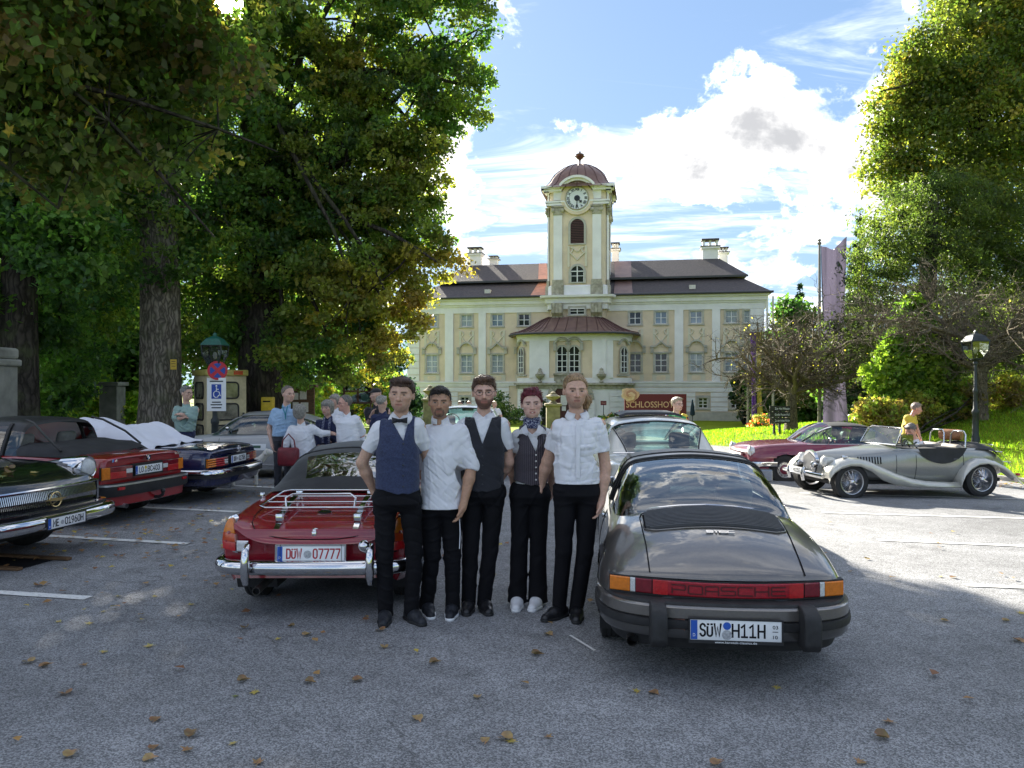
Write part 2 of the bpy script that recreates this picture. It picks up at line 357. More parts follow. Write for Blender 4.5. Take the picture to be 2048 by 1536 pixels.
def make_ground():
 def lin(a,b,n):return list(np.linspace(a,b,n))
 xs=sorted(set([-800,-400,-200,-120,-80,-60]+lin(-45,-12,12)+lin(-10,30,81)+[33,37,42,50,65,90,140,250,500,800]))
 ys=sorted(set([-300,-100,-40,-20]+lin(-10,8,7)+lin(9,45,73)+[48,52,57,62,68,75,85,100,130,180,260,400,700,1400]))
 rows=[[(x,y,ground_z(x,y)+0.015*math.sin(x*1.7+y*.6)*(1 if edge_dist(x,y)>.5 else 0))for x in xs]for y in ys]
 m=MB();m.grid(rows)
 g=m.build('ground',pmat('lawn grass',(0.13,0.19,0.010),0.9,var=.35,scale=3.0,bump=.9,bscale=40,col2=(0.20,0.25,0.012),spec=.1,detail=8),smooth=60,fixn=False)
 tag(g,kind='structure')
 am=bpy.data.materials.new('asphalt');am.use_nodes=True
 nt=am.node_tree;N=nt.nodes;L=nt.links;b=N['Principled BSDF']
 tc=N.new('ShaderNodeTexCoord');vec=tc.outputs['Object']
 def nz(s,d=4,r=.55):
  n=N.new('ShaderNodeTexNoise');n.inputs['Scale'].default_value=s;n.inputs['Detail'].default_value=d;n.inputs['Roughness'].default_value=r
  L.new(vec,n.inputs['Vector']);return n.outputs[0]
 vo=N.new('ShaderNodeTexVoronoi');vo.inputs['Scale'].default_value=135;L.new(vec,vo.inputs['Vector'])
 cr=N.new('ShaderNodeValToRGB');e=cr.color_ramp.elements
 e[0].position=.12;e[0].color=(.115,.117,.122,1);e[1].position=.82;e[1].color=(.35,.355,.365,1)
 e2=e.new(.45);e2 .color=(.20,.203,.21,1)
 sp=N.new('ShaderNodeSeparateColor');L.new(vo.outputs['Color'],sp.inputs[0]);L.new(sp.outputs[0],cr.inputs[0])
 big=N.new('ShaderNodeMapRange');L.new(nz(.33,6,.6),big.inputs[0]);big.inputs[1].default_value=.35;big.inputs[2].default_value=.7;big.inputs[3].default_value=.70;big.inputs[4].default_value=1.2
 mid=N.new('ShaderNodeMapRange');L.new(nz(4.5,7,.7),mid.inputs[0]);mid.inputs[1].default_value=.3;mid.inputs[2].default_value=.7;mid.inputs[3].default_value=.80;mid.inputs[4].default_value=1.18
 mu=N.new('ShaderNodeMath');mu.operation='MULTIPLY';L.new(big.outputs[0],mu.inputs[0]);L.new(mid.outputs[0],mu.inputs[1])
 st=N.new('ShaderNodeMapRange');L.new(nz(1.4,5,.6),st.inputs[0]);st.inputs[1].default_value=.60;st.inputs[2].default_value=.72;st.inputs[3].default_value=1.0;st.inputs[4].default_value=.74
 mv=N.new('ShaderNodeMath');mv.operation='MULTIPLY';L.new(mu.outputs[0],mv.inputs[0]);L.new(st.outputs[0],mv.inputs[1]);mu=mv
 sc=N.new('ShaderNodeVectorMath');sc.operation='SCALE';L.new(cr.outputs[0],sc.inputs[0]);L.new(mu.outputs[0],sc.inputs['Scale'])
 dv=N.new('ShaderNodeVectorMath');dv.operation='ADD';L.new(vec,dv.inputs[0])
 nc=N.new('ShaderNodeTexNoise');nc.inputs['Scale'].default_value=1.1;nc.inputs['Detail'].default_value=8;L.new(vec,nc.inputs['Vector']);L.new(nc.outputs['Color'],dv.inputs[1])
 vc=N.new('ShaderNodeTexVoronoi');vc.feature='DISTANCE_TO_EDGE';vc.inputs['Scale'].default_value=.21;L.new(dv.outputs[0],vc.inputs['Vector'])
 lc=N.new('ShaderNodeMath');lc.operation='LESS_THAN';lc.inputs[1].default_value=.0022;L.new(vc.outputs['Distance'],lc.inputs[0])
 gate=N.new('ShaderNodeMath');gate.operation='GREATER_THAN';gate.inputs[1].default_value=.50;L.new(nz(.5,3),gate.inputs[0])
 cm=N.new('ShaderNodeMath');cm.operation='MULTIPLY';L.new(lc.outputs[0],cm.inputs[0]);L.new(gate.outputs[0],cm.inputs[1])
 c2=N.new('ShaderNodeMath');c2 .operation='MULTIPLY';c2 .inputs[1].default_value=.32;L.new(cm.outputs[0],c2 .inputs[0])
 mx=N.new('ShaderNodeMix');mx.data_type='RGBA';L.new(c2 .outputs[0],mx.inputs['Factor']);L.new(sc.outputs[0],mx.inputs['A']);mx.inputs['B'].default_value=(.035,.034,.033,1)
 L.new(mx.outputs['Result'],b.inputs['Base Color']);b.inputs['Roughness'].default_value=.78;b.inputs['Specular IOR Level'].default_value=.35
 bp=N.new('ShaderNodeBump');bp.inputs['Strength'].default_value=.55;bp.inputs['Distance'].default_value=.004
 L.new(vo.outputs['Distance'],bp.inputs['Height']);L.new(bp.outputs[0],b.inputs['Normal'])
 mb=MB();ex=[e[0]for e in EDGE[:4]];ey=[e[1]for e in EDGE[:4]]
 rows=[]
 for y in list(np.linspace(-12,27,40)):
  xr=float(np.interp(y,ey,ex));rows.append([(x,y,lot_z(x,y)+.004)for x in list(np.linspace(-45,-1,6))+list(np.linspace(0,xr,14))])
 rows.append([(x,29,lot_z(min(x,7),27)+.004)for x in list(np.linspace(-45,-7,6))+list(np.linspace(-6,6.5,14))])
 mb.grid(rows);tag(mb.build('parking_lot',am,smooth=60,fixn=False),kind='structure')
 kp=EDGE[:4]
 k=MB()
 for(a,b_)in zip(kp[:-1],kp[1:]):
  d=math.hypot(b_[0]-a[0],b_[1]-a[1]);n=max(1,int(d/1.0));ang=math.atan2(b_[1]-a[1],b_[0]-a[0])
  for i in range(n):
   t0,t1=i/n,(i+1)/n
   cx,cy=a[0]+(b_[0]-a[0])*(t0+t1)/2,a[1]+(b_[1]-a[1])*(t0+t1)/2
   kk=MB();kk.rbx(-d/n/2+.006,d/n/2-.006,-.07,.07,-.15,.11,.012)
   o=kk.build('kerb_stone',pmat('kerb stone',(.30,.29,.27),.85,var=.2,scale=9,bump=.4),KERB,smooth=40)
   o.location=(cx,cy,lot_z(cx,cy));o.rotation_euler=(0,0,ang)
 pm=bpy.data.materials.new('line paint');pm.use_nodes=True;nt=pm.node_tree;b=nt.nodes['Principled BSDF']
 n1=nt.nodes.new('ShaderNodeTexNoise');n1 .inputs['Scale'].default_value=38;n1 .inputs['Detail'].default_value=7;n1 .inputs['Roughness'].default_value=.7
 tcn=nt.nodes.new('ShaderNodeTexCoord');nt.links.new(tcn.outputs['Object'],n1 .inputs['Vector'])
 r1=nt.nodes.new('ShaderNodeValToRGB');r1 .color_ramp.elements[0].position=.38;r1 .color_ramp.elements[0].color=(.46,.46,.45,1)
 r1 .color_ramp.elements[1].position=.47;r1 .color_ramp.elements[1].color=(.72,.72,.70,1)
 nt.links.new(n1 .outputs[0],r1 .inputs[0]);nt.links.new(r1 .outputs[0],b.inputs['Base Color']);b.inputs['Roughness'].default_value=.7
 def line(p,q,w=.11):
  p,q=GL(*p),GL(*q);d=(q-p).normalized();s=Vector((-d.y,d.x,0))*w/2
  mb=MB();n=8;rows=[[(p+(q-p)*i/n+s*(1+.1*random.uniform(-1,1))).to_tuple(),(p+(q-p)*i/n-s*(1+.1*random.uniform(-1,1))).to_tuple()]for i in range(n+1)]
  rows=[[(a[0],a[1],lot_z(a[0],a[1])+.011),(b_[0],b_[1],lot_z(b_[0],b_[1])+.011)]for a,b_ in rows]
  mb.grid(rows);tag(mb.build('bay_line',pm,fixn=False),kind='structure')
 for p,q in(((-260,1170),(177,1198)),((60,1071),(376,1089)),((180,1011),(476,1025)),((330,966),(640,980)),((1600,987),(2300,1006)),((1645,1026),(2300,1045)),((1755,1081),(2300,1104)),((1930,1172),(2300,1186))):
  line(p,q)
 line((1140,1273),(1190,1304),.02)
KERB=tag(bpy.data.objects.new('kerb',None),kind='structure');COL.objects.link(KERB)
make_ground()
# ---------------------------------------------------------------- the castle
X0,Y0,ZB,PHI=(1157-CX)/F*72,72.0,-1.30,R(10.0)
CS,CC=math.sin(PHI),math.cos(PHI)
def cu(px,w=0.0):
 k=(px-CX)/F;return(k*Y0-X0+w*(k*CC-CS))/(CC+k*CS)
def cz(py,px=1157,w=0.0):
 Y=Y0-cu(px,w)*CS+w*CC;return H-(py-HY)/F*Y-ZB
def make_castle():
 T=thing('castle','pale yellow and white baroque castle with clock tower and dark roof behind the lawn','castle',(X0,Y0,ZB),-PHI)
 beige=pmat('ochre plaster',(.74,.61,.45),.88,var=.07,scale=1.2,bump=.15,bscale=25,detail=8,dirt=.35)
 white=pmat('white plaster',(.82,.80,.79),.85,var=.06,scale=1.0,bump=.12,bscale=20,detail=8,dirt=.3)
 grey=pmat('grey stucco',(.47,.45,.39),.88,var=.12,scale=2.5,bump=.25,bscale=22,dirt=.5)
 stone=pmat('weathered stone',(.40,.37,.29),.9,var=.25,scale=3.5,bump=.5,bscale=14,dirt=.8)
 tiles=pmat('roof tiles',(.050,.043,.045),.75,scale=5,var=.5,bump=.6,bscale=30,col2=(.085,.070,.068),detail=9)
 copper=pmat('copper sheet',(.16,.092,.080),.42,metal=.35,scale=1.4,col2=(.23,.14,.115),detail=8,dirt=.4)
 redcop=pmat('bright copper',(.42,.20,.13),.5,metal=.3,scale=2,var=.2)
 dark=pmat('dark metal',(.05,.05,.055),.5)
 pane_d=pmat('dark pane',(.018,.020,.024),.06,scale=.8,var=.5,spec=.6)
 pane_c=pmat('curtained pane',(.34,.38,.42),.10,scale=2.0,var=.25,spec=.7,stretch=(6,6,1))
 pane_sky=pmat('sky reflection pane',(.16,.21,.27),.05,scale=1.2,var=.4,spec=.8)  # sky reflection painted into the pane colour of some upper windows
 frame_m=pmat('white window paint',(.72,.72,.71),.5)
 uL,uR=cu(816),cu(1527);DEP=13.0
 zE,zA=cz(592,1157,-.7),cz(765)
 zF=cz(620)
 wins=[]
 up_z=(cz(650),cz(626));mn_z=(cz(744.5),cz(708));gr_z=(cz(815),cz(795))
 uppers=[864,935,995.5,1048,1269.5,1323,1394,1463,1500]
 mains=[863.5,931.5,994,1048,1271,1321,1391,1463,1500]
 ucent=[]
 for a,b_ in zip(uppers,mains):ucent.append((cu(a)+cu(b_))/2)
 hw=.52
 for i,u in enumerate(ucent):
  wins.append((u-hw,u+hw,*up_z,'upper',pane_d if i in(3,4)else pane_sky if i in(0,2,5,6)else pane_c))
  wins.append((u-hw-.03,u+hw+.03,*mn_z,'main',pane_d if i in(4,5)else pane_c))
 for px in(864,929.5,1406,1471):
  u=cu(px);wins.append((u-.40,u+.40,*gr_z,'ground',pane_d))
 def wall_holes(mb,u0,u1,z0,z1,holes,y0,y1,mi):
  us=sorted({u0,u1,*[h[0]for h in holes],*[h[1]for h in holes]});zs=sorted({z0,z1,*[h[2]for h in holes],*[h[3]for h in holes]})
  for a,b_ in zip(us[:-1],us[1:]):
   run=None
   for c,d in zip(zs[:-1],zs[1:]):
    inh=any(h[0]<(a+b_)/2<h[1]and h[2]<(c+d)/2<h[3]for h in holes)
    if inh:
     if run:mb.bx(a,b_,y0,y1,run[0],run[1],mi);run=None
    else:run=(run[0]if run else c,d)
   if run:mb.bx(a,b_,y0,y1,run[0],run[1],mi)
 w=MB()
 wall_holes(w,uL,uR,0,zA,[x for x in wins if x[4]=='ground'],0,.4,1)
 wall_holes(w,uL,uR,zA,zE,[x for x in wins if x[4]!='ground'],0,.4,0)
 w.bx(uL,uL+.4,.4,DEP,0,zE,0);w.bx(uR-.4,uR,.4,DEP,0,zE,0);w.bx(uL,uR,DEP-.4,DEP,0,zE,0)
 w.bx(uL+.4,uR-.4,.9,1.0,0,zE,2)
 w.build('wall',[beige,white,dark],T)
 n=6;hz=(zA-cz(822))/n;zb=cz(822)
 for side in(0,1):
  for i in range(n):
   z0,z1=zb+i*hz+.03,zb+(i+1)*hz-.03
   holes=sorted([x for x in wins if x[4]=='ground'])
   a=uL-.06 if side==0 else cu(1262);e=cu(1018)if side==0 else uR+.06
   segs=[];cur=a
   for x in holes:
    if x[0]-.28>a and x[1]+.28<e and z1>x[2]-.3 and z0<x[3]+.3:
     segs.append((cur,x[0]-.28));cur=x[1]+.28
   segs.append((cur,e))
   for s0,s1 in segs:
    m=MB();m.bx(s0,s1,-.07,-.002,z0,z1);m.build('course',white,T)
 pl=MB();pl.bx(uL-.1,uR+.1,-.13,-.003,-.6,cz(823));pl.build('plinth',grey,T)
 co=MB()
 co.bx(uL-.1,uR+.1,-.12,-.002,zA-.30,zA-.05);co.bx(uL-.15,uR+.15,-.20,-.002,zA-.05,zA+.10)
 co.build('string_course',white,T)
 ec=MB()
 ec.bx(uL-.08,uR+.08,-.10,-.002,zF-.15,zF+.45);ec.bx(uL-.15,uR+.15,-.22,-.002,zF+.45,zF+.62)
 ec.bx(uL-.25,uR+.25,-.38,-.002,zF+.62,zE-.22);ec.bx(uL-.45,uR+.45,-.60,-.002,zE-.22,zE)
 ec.bx(uL-.25,uL-.003,-.001,DEP,zF-.1,zE-.22);ec.bx(uR+.003,uR+.25,-.001,DEP,zF-.1,zE-.22)
 ec.build('eaves_cornice',white,T)
 for px0,px1 in((890.5,907),(957.5,972),(1349,1366.5),(1424,1440)):
  m=MB();m.bx(cu(px0),cu(px1),-.13,-.003,zA+.1,zF-.15);m.build('pilaster',white,T)
 for(a,e)in((uL-.05,uL+1.15),(uR-1.15,uR+.05)):
  n2=10;h2=(zF-.15-zA-.1)/n2
  for i in range(n2):
   m=MB();m.bx(a,e,-.12,-.004,zA+.1+i*h2+.025,zA+.1+(i+1)*h2-.025);m.build('quoin',white,T)
 def window(u0,u1,z0,z1,kind,pane,y=0.0,arch=False,nz=None,surround=grey,parent=T):
  fr=.16 if kind!='ground' else.22
  m=MB()
  cxu=(u0+u1)/2;r=(u1-u0)/2
  def outline(g,za):
   pts=[(u0-g,z0-g*.6),(u1+g,z0-g*.6)]
   if arch:pts+=[(cxu+(r+g)*math.cos(t),z1-r+(r*1.12+g)*math.sin(t))for t in np.linspace(0,math.pi,13)]
   else:pts+=[(u1+g,z1+g),(u0-g,z1+g)]
   return pts
  if arch:
   inn,out=outline(0,0),outline(fr,0);k=len(inn)
   vs=[(a,y-.07,b_)for a,b_ in out]+[(a,y-.07,b_)for a,b_ in inn]+[(a,y,b_)for a,b_ in out]+[(a,y+.0,b_)for a,b_ in inn]
   fs=[]
   for i in range(k):
    j=(i+1)%k;fs+=[(i,j,k+j,k+i),(i,2*k+i,2*k+j,j),(k+i,k+j,3*k+j,3*k+i)]
   m.add(vs,fs)
  else:
   yb=y-.06
   m.bx(u0-fr,u0,yb,y-.004,z0-.02,z1+fr);m.bx(u1,u1+fr,yb,y-.004,z0-.02,z1+fr);m.bx(u0,u1,yb,y-.004,z1,z1+fr)
   m.bx(u0-fr-.05,u1+fr+.05,y-.12,y-.004,z0-.14,z0-.02)
  W=m.build('window',surround,parent)
  yd=y+.12 if not arch else y-.02
  p=MB()
  if arch:p.add([(a,yd,b_)for a,b_ in inn],[tuple(range(k))])
  else:p.add([(u0,yd,z0),(u1,yd,z0),(u1,yd,z1),(u0,yd,z1)],[(0,1,2,3)])
  p.build('pane',pane,W)
  f=MB();yf=yd-.05;t=.05
  nz=nz or{'upper':[.5],'main':[.34,.64],'ground':[.36,.68]}[kind]
  top=z1 if not arch else z1+r*.1
  f.bx(u0,u0+t,yf,yd-.003,z0,z1-(r if arch else 0));f.bx(u1-t,u1,yf,yd-.003,z0,z1-(r if arch else 0))
  f.bx(u0+t,u1-t,yf,yd-.003,z0,z0+t)
  if not arch:f.bx(u0+t,u1-t,yf,yd-.003,z1-t,z1)
  f.bx(cxu-.04,cxu+.04,yf-.01,yd-.002,z0+t,top-(t if not arch else 0))
  for q in nz:f.bx(u0+t,u1-t,yf+.004,yd-.004,z0+(z1-z0)*q-.03,z0+(z1-z0)*q+.03)
  f.build('frame',frame_m,W)
  return W
 for x in wins:window(*x)
 def hood(u,z,curved):
  pts=[]
  for s in np.linspace(-1,1,21):
   a=abs(s)
   if curved:h=.62*math.sqrt(max(0,1-(a/.62)**2))*.85 if a<.62 else 0
   else:h=max(0,.48*(1-a/.55))
   pts.append((u+s*.95,-.16,z+h))
  m=MB()
  for p,q in zip(pts[:-1],pts[1:]):
   m.add([(p[0],-.22,p[2]),(q[0],-.22,q[2]),(q[0],-.003,q[2]),(p[0],-.003,p[2]),(p[0],-.22,p[2]+.17),(q[0],-.22,q[2]+.17),(q[0],-.003,q[2]+.17),(p[0],-.003,p[2]+.17)],[(0,3,2,1),(4,5,6,7),(0,1,5,4),(3,7,6,2)])
  m.bx(u-.95,u-.67,-.16,-.003,z-.5,z-.02);m.bx(u+.67,u+.95,-.16,-.003,z-.5,z-.02)
  return m.build('window_hood',grey,T)
 def scroll(u,z0,z1,hw=.62):
  m=MB()
  m.bx(u-hw-.12,u-hw+.1,-.06,-.003,z0,z1);m.bx(u+hw-.1,u+hw+.12,-.06,-.003,z0,z1)
  for s in(-1,1):
   pts=[(u+s*(hw-.12-.20*math.sin(t)),-.05,z1-.30+.22*math.cos(t))for t in np.linspace(0,math.pi*1.2,8)]
   pts+=[(u+s*hw*.55,-.05,z1-.78),(u+s*.25,-.05,z1-.92),(u,-.05,z1-1.22),(u,-.05,z1-1.45)]
   m.tube(pts,.06,5)
  m.build('stucco_scroll',pmat('cream stucco',(.66,.61,.48),.85,var=.06),T,smooth=50)
 def apron(u):
  m=MB();z0,z1=zA+.12,mn_z[0]-.2
  m.bx(u-.8,u+.8,-.06,-.003,z0,z1)
  m.build('window_apron',pmat('pale stucco',(.62,.58,.47),.85,var=.05),T)
  k=MB();k.prism([(u-.42+.84*a,(z0+z1)/2+b_)for a,b_ in((0,-.14),(.08,-.22),(.92,-.22),(1,-.14),(1,.14),(.92,.22),(.08,.22),(0,.14))],-.075,-.061)
  k.build('apron_panel',beige,T)
 for i,u in enumerate(ucent):
  hood(u,mn_z[1]+.55,i not in(2,5));apron(u)
  scroll(u,mn_z[1]+.8,up_z[0]-.42)
# ---- roofs
 ov=.75;zR1,zR2=cz(559,1157,2.4),cz(523)
 in1,in2=3.0,DEP/2
 uBL,uBR=cu(884,3),cu(1483,3);uRL,uRR=cu(938,7),cu(1438,7)
 r=MB()
 zr0=zE+.02;e=[(uL-ov,-ov,zr0),(uR+ov,-ov,zr0),(uR+ov,DEP+ov,zr0),(uL-ov,DEP+ov,zr0)]
 zb1=zR1-.18;b1=[(uBL,in1-.4,zb1),(uBR,in1-.4,zb1),(uBR,DEP-in1,zb1),(uBL,DEP-in1,zb1)]
 zb2=zR1+.02;b2=[(uBL-.5,in1-.9,zb2),(uBR+.5,in1-.9,zb2),(uBR+.5,DEP-in1+.5,zb2),(uBL-.5,DEP-in1+.5,zb2)]
 rg=[(uRL,in2,cz(525,1100,6)),(uRR,in2,cz(525,1100,6))]
 r.add(e+b1,[(0,1,5,4),(1,2,6,5),(2,3,7,6),(3,0,4,7),(0,3,2,1)])
 r.add(b2+rg,[(0,1,5,4),(1,2,5),(2,3,4,5),(3,0,4),(0,3,2,1)])
 ro=r.build('roof',tiles,T)
 for z,y,a,b_ in((zr0,-ov,uL-ov,uR+ov),):
  g=MB();g.tube([(a,y-.06,z+.02),(b_,y-.06,z+.02)],.11,8);g.build('gutter',dark,ro)
 eb=MB();eb.bx(b2[0][0],b2[1][0],b2[0][1]-.06,b2[0][1]-.003,zb2-.16,zb2+.02);eb.build('roof_step',dark,ro)
 def roofpt(u,t,low=True):
  if low:return(u,-ov+(in1-.4+ov)*t-.03,zr0+(zb1-zr0)*t+.05)
  return(u,in1-.9+(in2-in1+.9)*t-.03,zb2+(rg[0][2]-zb2)*t+.06)
 for(a0,a1,m_)in((1070,1092,redcop),(1228,1262,copper)):
  k=MB();k.add([roofpt(cu(a0+(0 if m_ is copper else-8)),0),roofpt(cu(a1+(4 if m_ is copper else 0)),0),roofpt(cu(a1),1),roofpt(cu(a0),1)],[(0,1,2,3)])
  k.add([roofpt(cu(a0),0,False),roofpt(cu(a1),0,False),roofpt(cu(a1,6),.97,False),roofpt(cu(a0+(0 if m_ is copper else 7),6),.97,False)],[(0,1,2,3)])
  k.build('copper_flashing',m_,ro)
 for px in(974,1385):
  k=MB();p=Vector(roofpt(cu(px),.32));k.bx(p.x-.28,p.x+.28,p.y-.12,p.y+.5,p.z-.1,p.z+.28);k.build('skylight',pmat('pale metal',(.6,.57,.5),.4),ro)
 def chimney(u,y,z0,wd,h):
  m=MB();m.bx(u-wd/2,u+wd/2,y-.5,y+.5,z0-1.5,z0+h*.55);m.bx(u-wd/2-.16,u+wd/2+.16,y-.66,y+.66,z0+h*.5,z0+h*.6)
  for s in(-1,0,1):m.bx(u+s*(wd/2-.12)-.1,u+s*(wd/2-.12)+.1,y-.4,y+.4,z0+h*.6,z0+h*.92)
  c=m.build('chimney',white,ro)
  k=MB();k.bx(u-wd/2-.1,u+wd/2+.1,y-.6,y+.6,z0+h*.92,z0+h);k.bx(u-wd/2-.22,u+wd/2+.22,y-.72,y+.72,z0+h*.6,z0+h*.64);k.build('chimney_cap',tiles,c)
 chimney(cu(951,7),7,cz(528,951,7),1.35,1.7);chimney(cu(988,8),8,cz(528,988,8),.8,.8)
 chimney(cu(1420,7),7,cz(519,1420,7),1.5,2.0);chimney(cu(1446,9),9.3,cz(521,1446,9),.9,1.35);chimney(cu(1231,9),9,cz(519,1231,9),.7,1.7)
 dp=MB();dp.tube([(uR+.3,-.2,0),(uR+.3,-.2,zE-.3)],.09,8);dp.build('downpipe',white,T)
# ---- tower
 wf=-1.2
 a0,a1=cu(1096,wf),cu(1214,wf);uc=(a0+a1)/2;hwT=(a1-a0)/2;yc=wf+hwT
 def plan(s,p=7.0,n=48,cx=uc,cy=yc):
  out=[]
  for i in range(n):
   t=2*math.pi*i/n;c,d=math.cos(t),math.sin(t)
   r_=(abs(c)**p+abs(d)**p)**(-1/p);out.append((cx+s*r_*c,cy+s*r_*d))
  return out
 def ringed(levels,p=7.0,mb=None,n=48):
  mb=mb or MB();rows=[[(x,y,z)for x,y in plan(s,pp,n)]for s,z,pp in[(l[0],l[1],l[2]if len(l)>2 else p)for l in levels]]
  mb.grid(rows,cv=True);mb.add(rows[-1],[tuple(range(n))]);return mb
 z_pl0,z_pl1,z_sh,z_en0,z_en1=cz(591,1157,wf),cz(570,1157,wf),cz(411,1157,wf),cz(411,1157,wf),cz(374,1157,wf)
 tw=MB()
 ringed([(hwT-.1,zA),(hwT-.1,z_pl0)],9,tw)
 ringed([(hwT-.02,z_pl1),(hwT-.02,z_en1)],8,tw)
 TW=tw.build('tower',beige,T,smooth=30)
 pl=MB();ringed([(hwT+.15,z_pl0+.02),(hwT+.15,z_pl1-.1),(hwT+.05,z_pl1)],9,pl);pl.build('tower_plinth',white,TW,smooth=30)
 cb=MB();ringed([(hwT+.15,z_pl0-1.25,12),(hwT+.15,z_pl0-.75,12),(hwT+.35,z_pl0-.7,12),(hwT+.4,z_pl0-.3,12),(hwT+.75,z_pl0-.2,12),(hwT+.8,z_pl0,12)],12,cb)
 cb.build('tower_cornice',white,TW,smooth=30)
 for face in range(4):
  pil=MB();cap=MB();base=MB()
  Mx=Matrix.Translation((uc,yc,0))@Matrix.Rotation(R(90*face),4,'Z')
  for s in(-1,1):
   pil=MB();cap=MB();base=MB()
   c=s*hwT*.66;hwp=.40
   pil.bx(c-hwp,c+hwp,-hwT-.12,-hwT+.05,z_pl1+.5,z_sh-.85,M=Mx)
   cap.rbx(c-hwp-.05,c+hwp+.05,-hwT-.2,-hwT+.05,z_sh-.85,z_sh-.15,.06,M=Mx);cap.bx(c-hwp-.18,c+hwp+.18,-hwT-.3,-hwT+.05,z_sh-.16,z_sh-.02,M=Mx)
   for q in(-1,1):cap.ball((c+q*(hwp+.02),-hwT-.22,z_sh-.42),(.2,.14,.22),8,6,M=Mx)
   base.bx(c-hwp-.1,c+hwp+.1,-hwT-.2,-hwT+.05,z_pl1,z_pl1+.5,M=Mx);base.bx(c-hwp-.16,c+hwp+.16,-hwT-.3,-hwT+.02,z_pl0+.03,z_pl1-.02,M=Mx)
   pil.bx(c-hwp,c+hwp,-hwT-.1,-hwT+.05,z_en0+.55,z_en1-.3,M=Mx)
   pil.build('pilaster',white,TW);cap.build('capital',stone,TW,smooth=40);base.build('pilaster_base',stone,TW)
 for s in(-1,1):
  c=uc+s*hwT*.66;m=MB();zt,zb_=z_pl0-.75,cz(655,1157,wf)
  prof=[(-hwT-.95+yc-0,zt),(-hwT-.95+yc,zt-.9),(-hwT-.55+yc,zt-1.2),(-hwT-.55+yc,zt-2.0),(-hwT-.95+yc,zt-2.5),(-hwT-1.05+yc,zb_),(-hwT+.1+yc,zb_),(-hwT+.1+yc,zt)]
  m.prism(prof,c-.5,c+.5,plane='yz')
  for q in(-.3,0,.3):
   m.prism([(y-.06,z)for y,z in prof[:6]]+prof[6:],c+q-.1,c+q+.1,plane='yz')
  m.build('scroll_console',stone,TW)
 zc,rc=cz(397.5,1157,wf),1.02
 white_e,beige_e=MB(),MB()
 for face in range(4):
  Mx=Matrix.Translation((uc,yc,0))@Matrix.Rotation(R(90*face),4,'Z')
  def band(zl,rr,thick,dep,up):
   pts=[]
   L_=hwT+dep
   dz=zl-zc;xi=math.sqrt(max(.01,rr*rr-dz*dz))
   pts.append((-L_,zl))
   ths=np.linspace(0,1,15)
   a_s=math.atan2(dz,-xi);a_e=math.atan2(dz,xi)
   if up:a_s=a_s if a_s>0 else a_s+2*math.pi
   else:a_s=a_s if a_s<0 else a_s-2*math.pi
   for t in ths:a=a_s+(a_e-a_s)*t;pts.append((rr*math.cos(a),zc+rr*math.sin(a)))
   pts.append((L_,zl))
   vs=[];n_=len(pts)
   for i,(x,z)in enumerate(pts):
    p0=pts[max(0,i-1)];p1=pts[min(n_-1,i+1)];tx,tz=p1[0]-p0[0],p1[1]-p0[1];l=math.hypot(tx,tz);nx,nz_=-tz/l,tx/l
    for(o,d)in((0,-hwT-dep),(thick,-hwT-dep),(thick,-hwT+.1),(0,-hwT+.1)):vs.append(Mx@Vector((x+nx*o,d,z+nz_*o)))
   fs=[(i*4+j,i*4+(j+1)%4,(i+1)*4+(j+1)%4,(i+1)*4+j)for i in range(n_-1)for j in range(4)]
   white_e.add(vs,fs)
  band(z_en1-.38,1.62,.22,.36,True);band(z_en1-.16,1.84,.22,.60,True)
  band(z_en0+.05,-1*-1.42,.22,.16,False);band(z_en0+.30,1.22,.16,.24,False)
  beige_e.lathe([(1.5,0),(1.5,.2)],32,M=Mx@Matrix.Translation((0,-hwT-.02,zc))@Matrix.Rotation(R(90),4,'X'))
 white_e.build('tower_entablature',white,TW,smooth=35);beige_e.build('clock_surround',beige,TW,smooth=35)
 for face in(0,1):
  Mx=Matrix.Translation((uc,yc,zc))@Matrix.Rotation(R(90*face),4,'Z')@Matrix.Translation((0,-hwT-.24,0))@UPRIGHT.to_4x4()
  ck=MB();ck.lathe([(rc,0),(rc,.03)],40,M=Mx);CK=ck.build('clock',pmat('clock face',(.72,.74,.76),.5,var=.05),TW,smooth=30)
  rg_=MB();rg_.tube([Mx@Vector((1.05*math.cos(t),1.05*math.sin(t),.02))for t in np.linspace(0,2*math.pi,33)[:-1]],.07,6,closed=True);rg_.build('clock_rim',stone,CK,smooth=60)
  bl=pmat('clock black',(.02,.025,.035),.5);hd=MB()
  rom=['XII','I','II','III','IIII','V','VI','VII','VIII','IX','X','XI']
  for h_,s_ in enumerate(rom):
   me=text_mesh(s_,.34,.004,bold=.012);A=-R(30*h_)
   me.transform(Mx@Matrix.Rotation(A,4,'Z')@Matrix.Translation((0,.8,.04)));o=link_mesh('numeral',me,CK,bl)
  hd.lathe([(.27,.035),(.27,.06)],20,M=Mx)
  def hand(ang,l,w_):
   hd.prism([(-w_,-.15),(w_,-.15),(w_*.8,l*.6),(w_*2.6,l*.72),(0,l),(-w_*2.6,l*.72),(-w_*.8,l*.6)],.07,.10,plane='xy',M=Mx@Matrix.Rotation(-R(ang),4,'Z'))
  hand(181,.9,.035);hand(134,.62,.06)
  hd.build('clock_hand',bl,CK)
 zd0,zd1=z_en1+.04,cz(331,1157,1.5)
 hd_=zd1-zd0;rows=[]
 prof=[(1.27,-.05),(1.20,.02),(1.10,.10),(1.02,.22),(.97,.36),(.90,.52),(.79,.68),(.64,.82),(.45,.92),(.22,.985),(.02,1.0)]
 lev=[((hwT)*s,zd0+hd_*t,7.0-5.0*min(1,t*1.3))for s,t in prof]
 dm=MB();ringed(lev,7,dm,64);D=dm.build('dome',copper,TW,smooth=35)
 sm=MB()
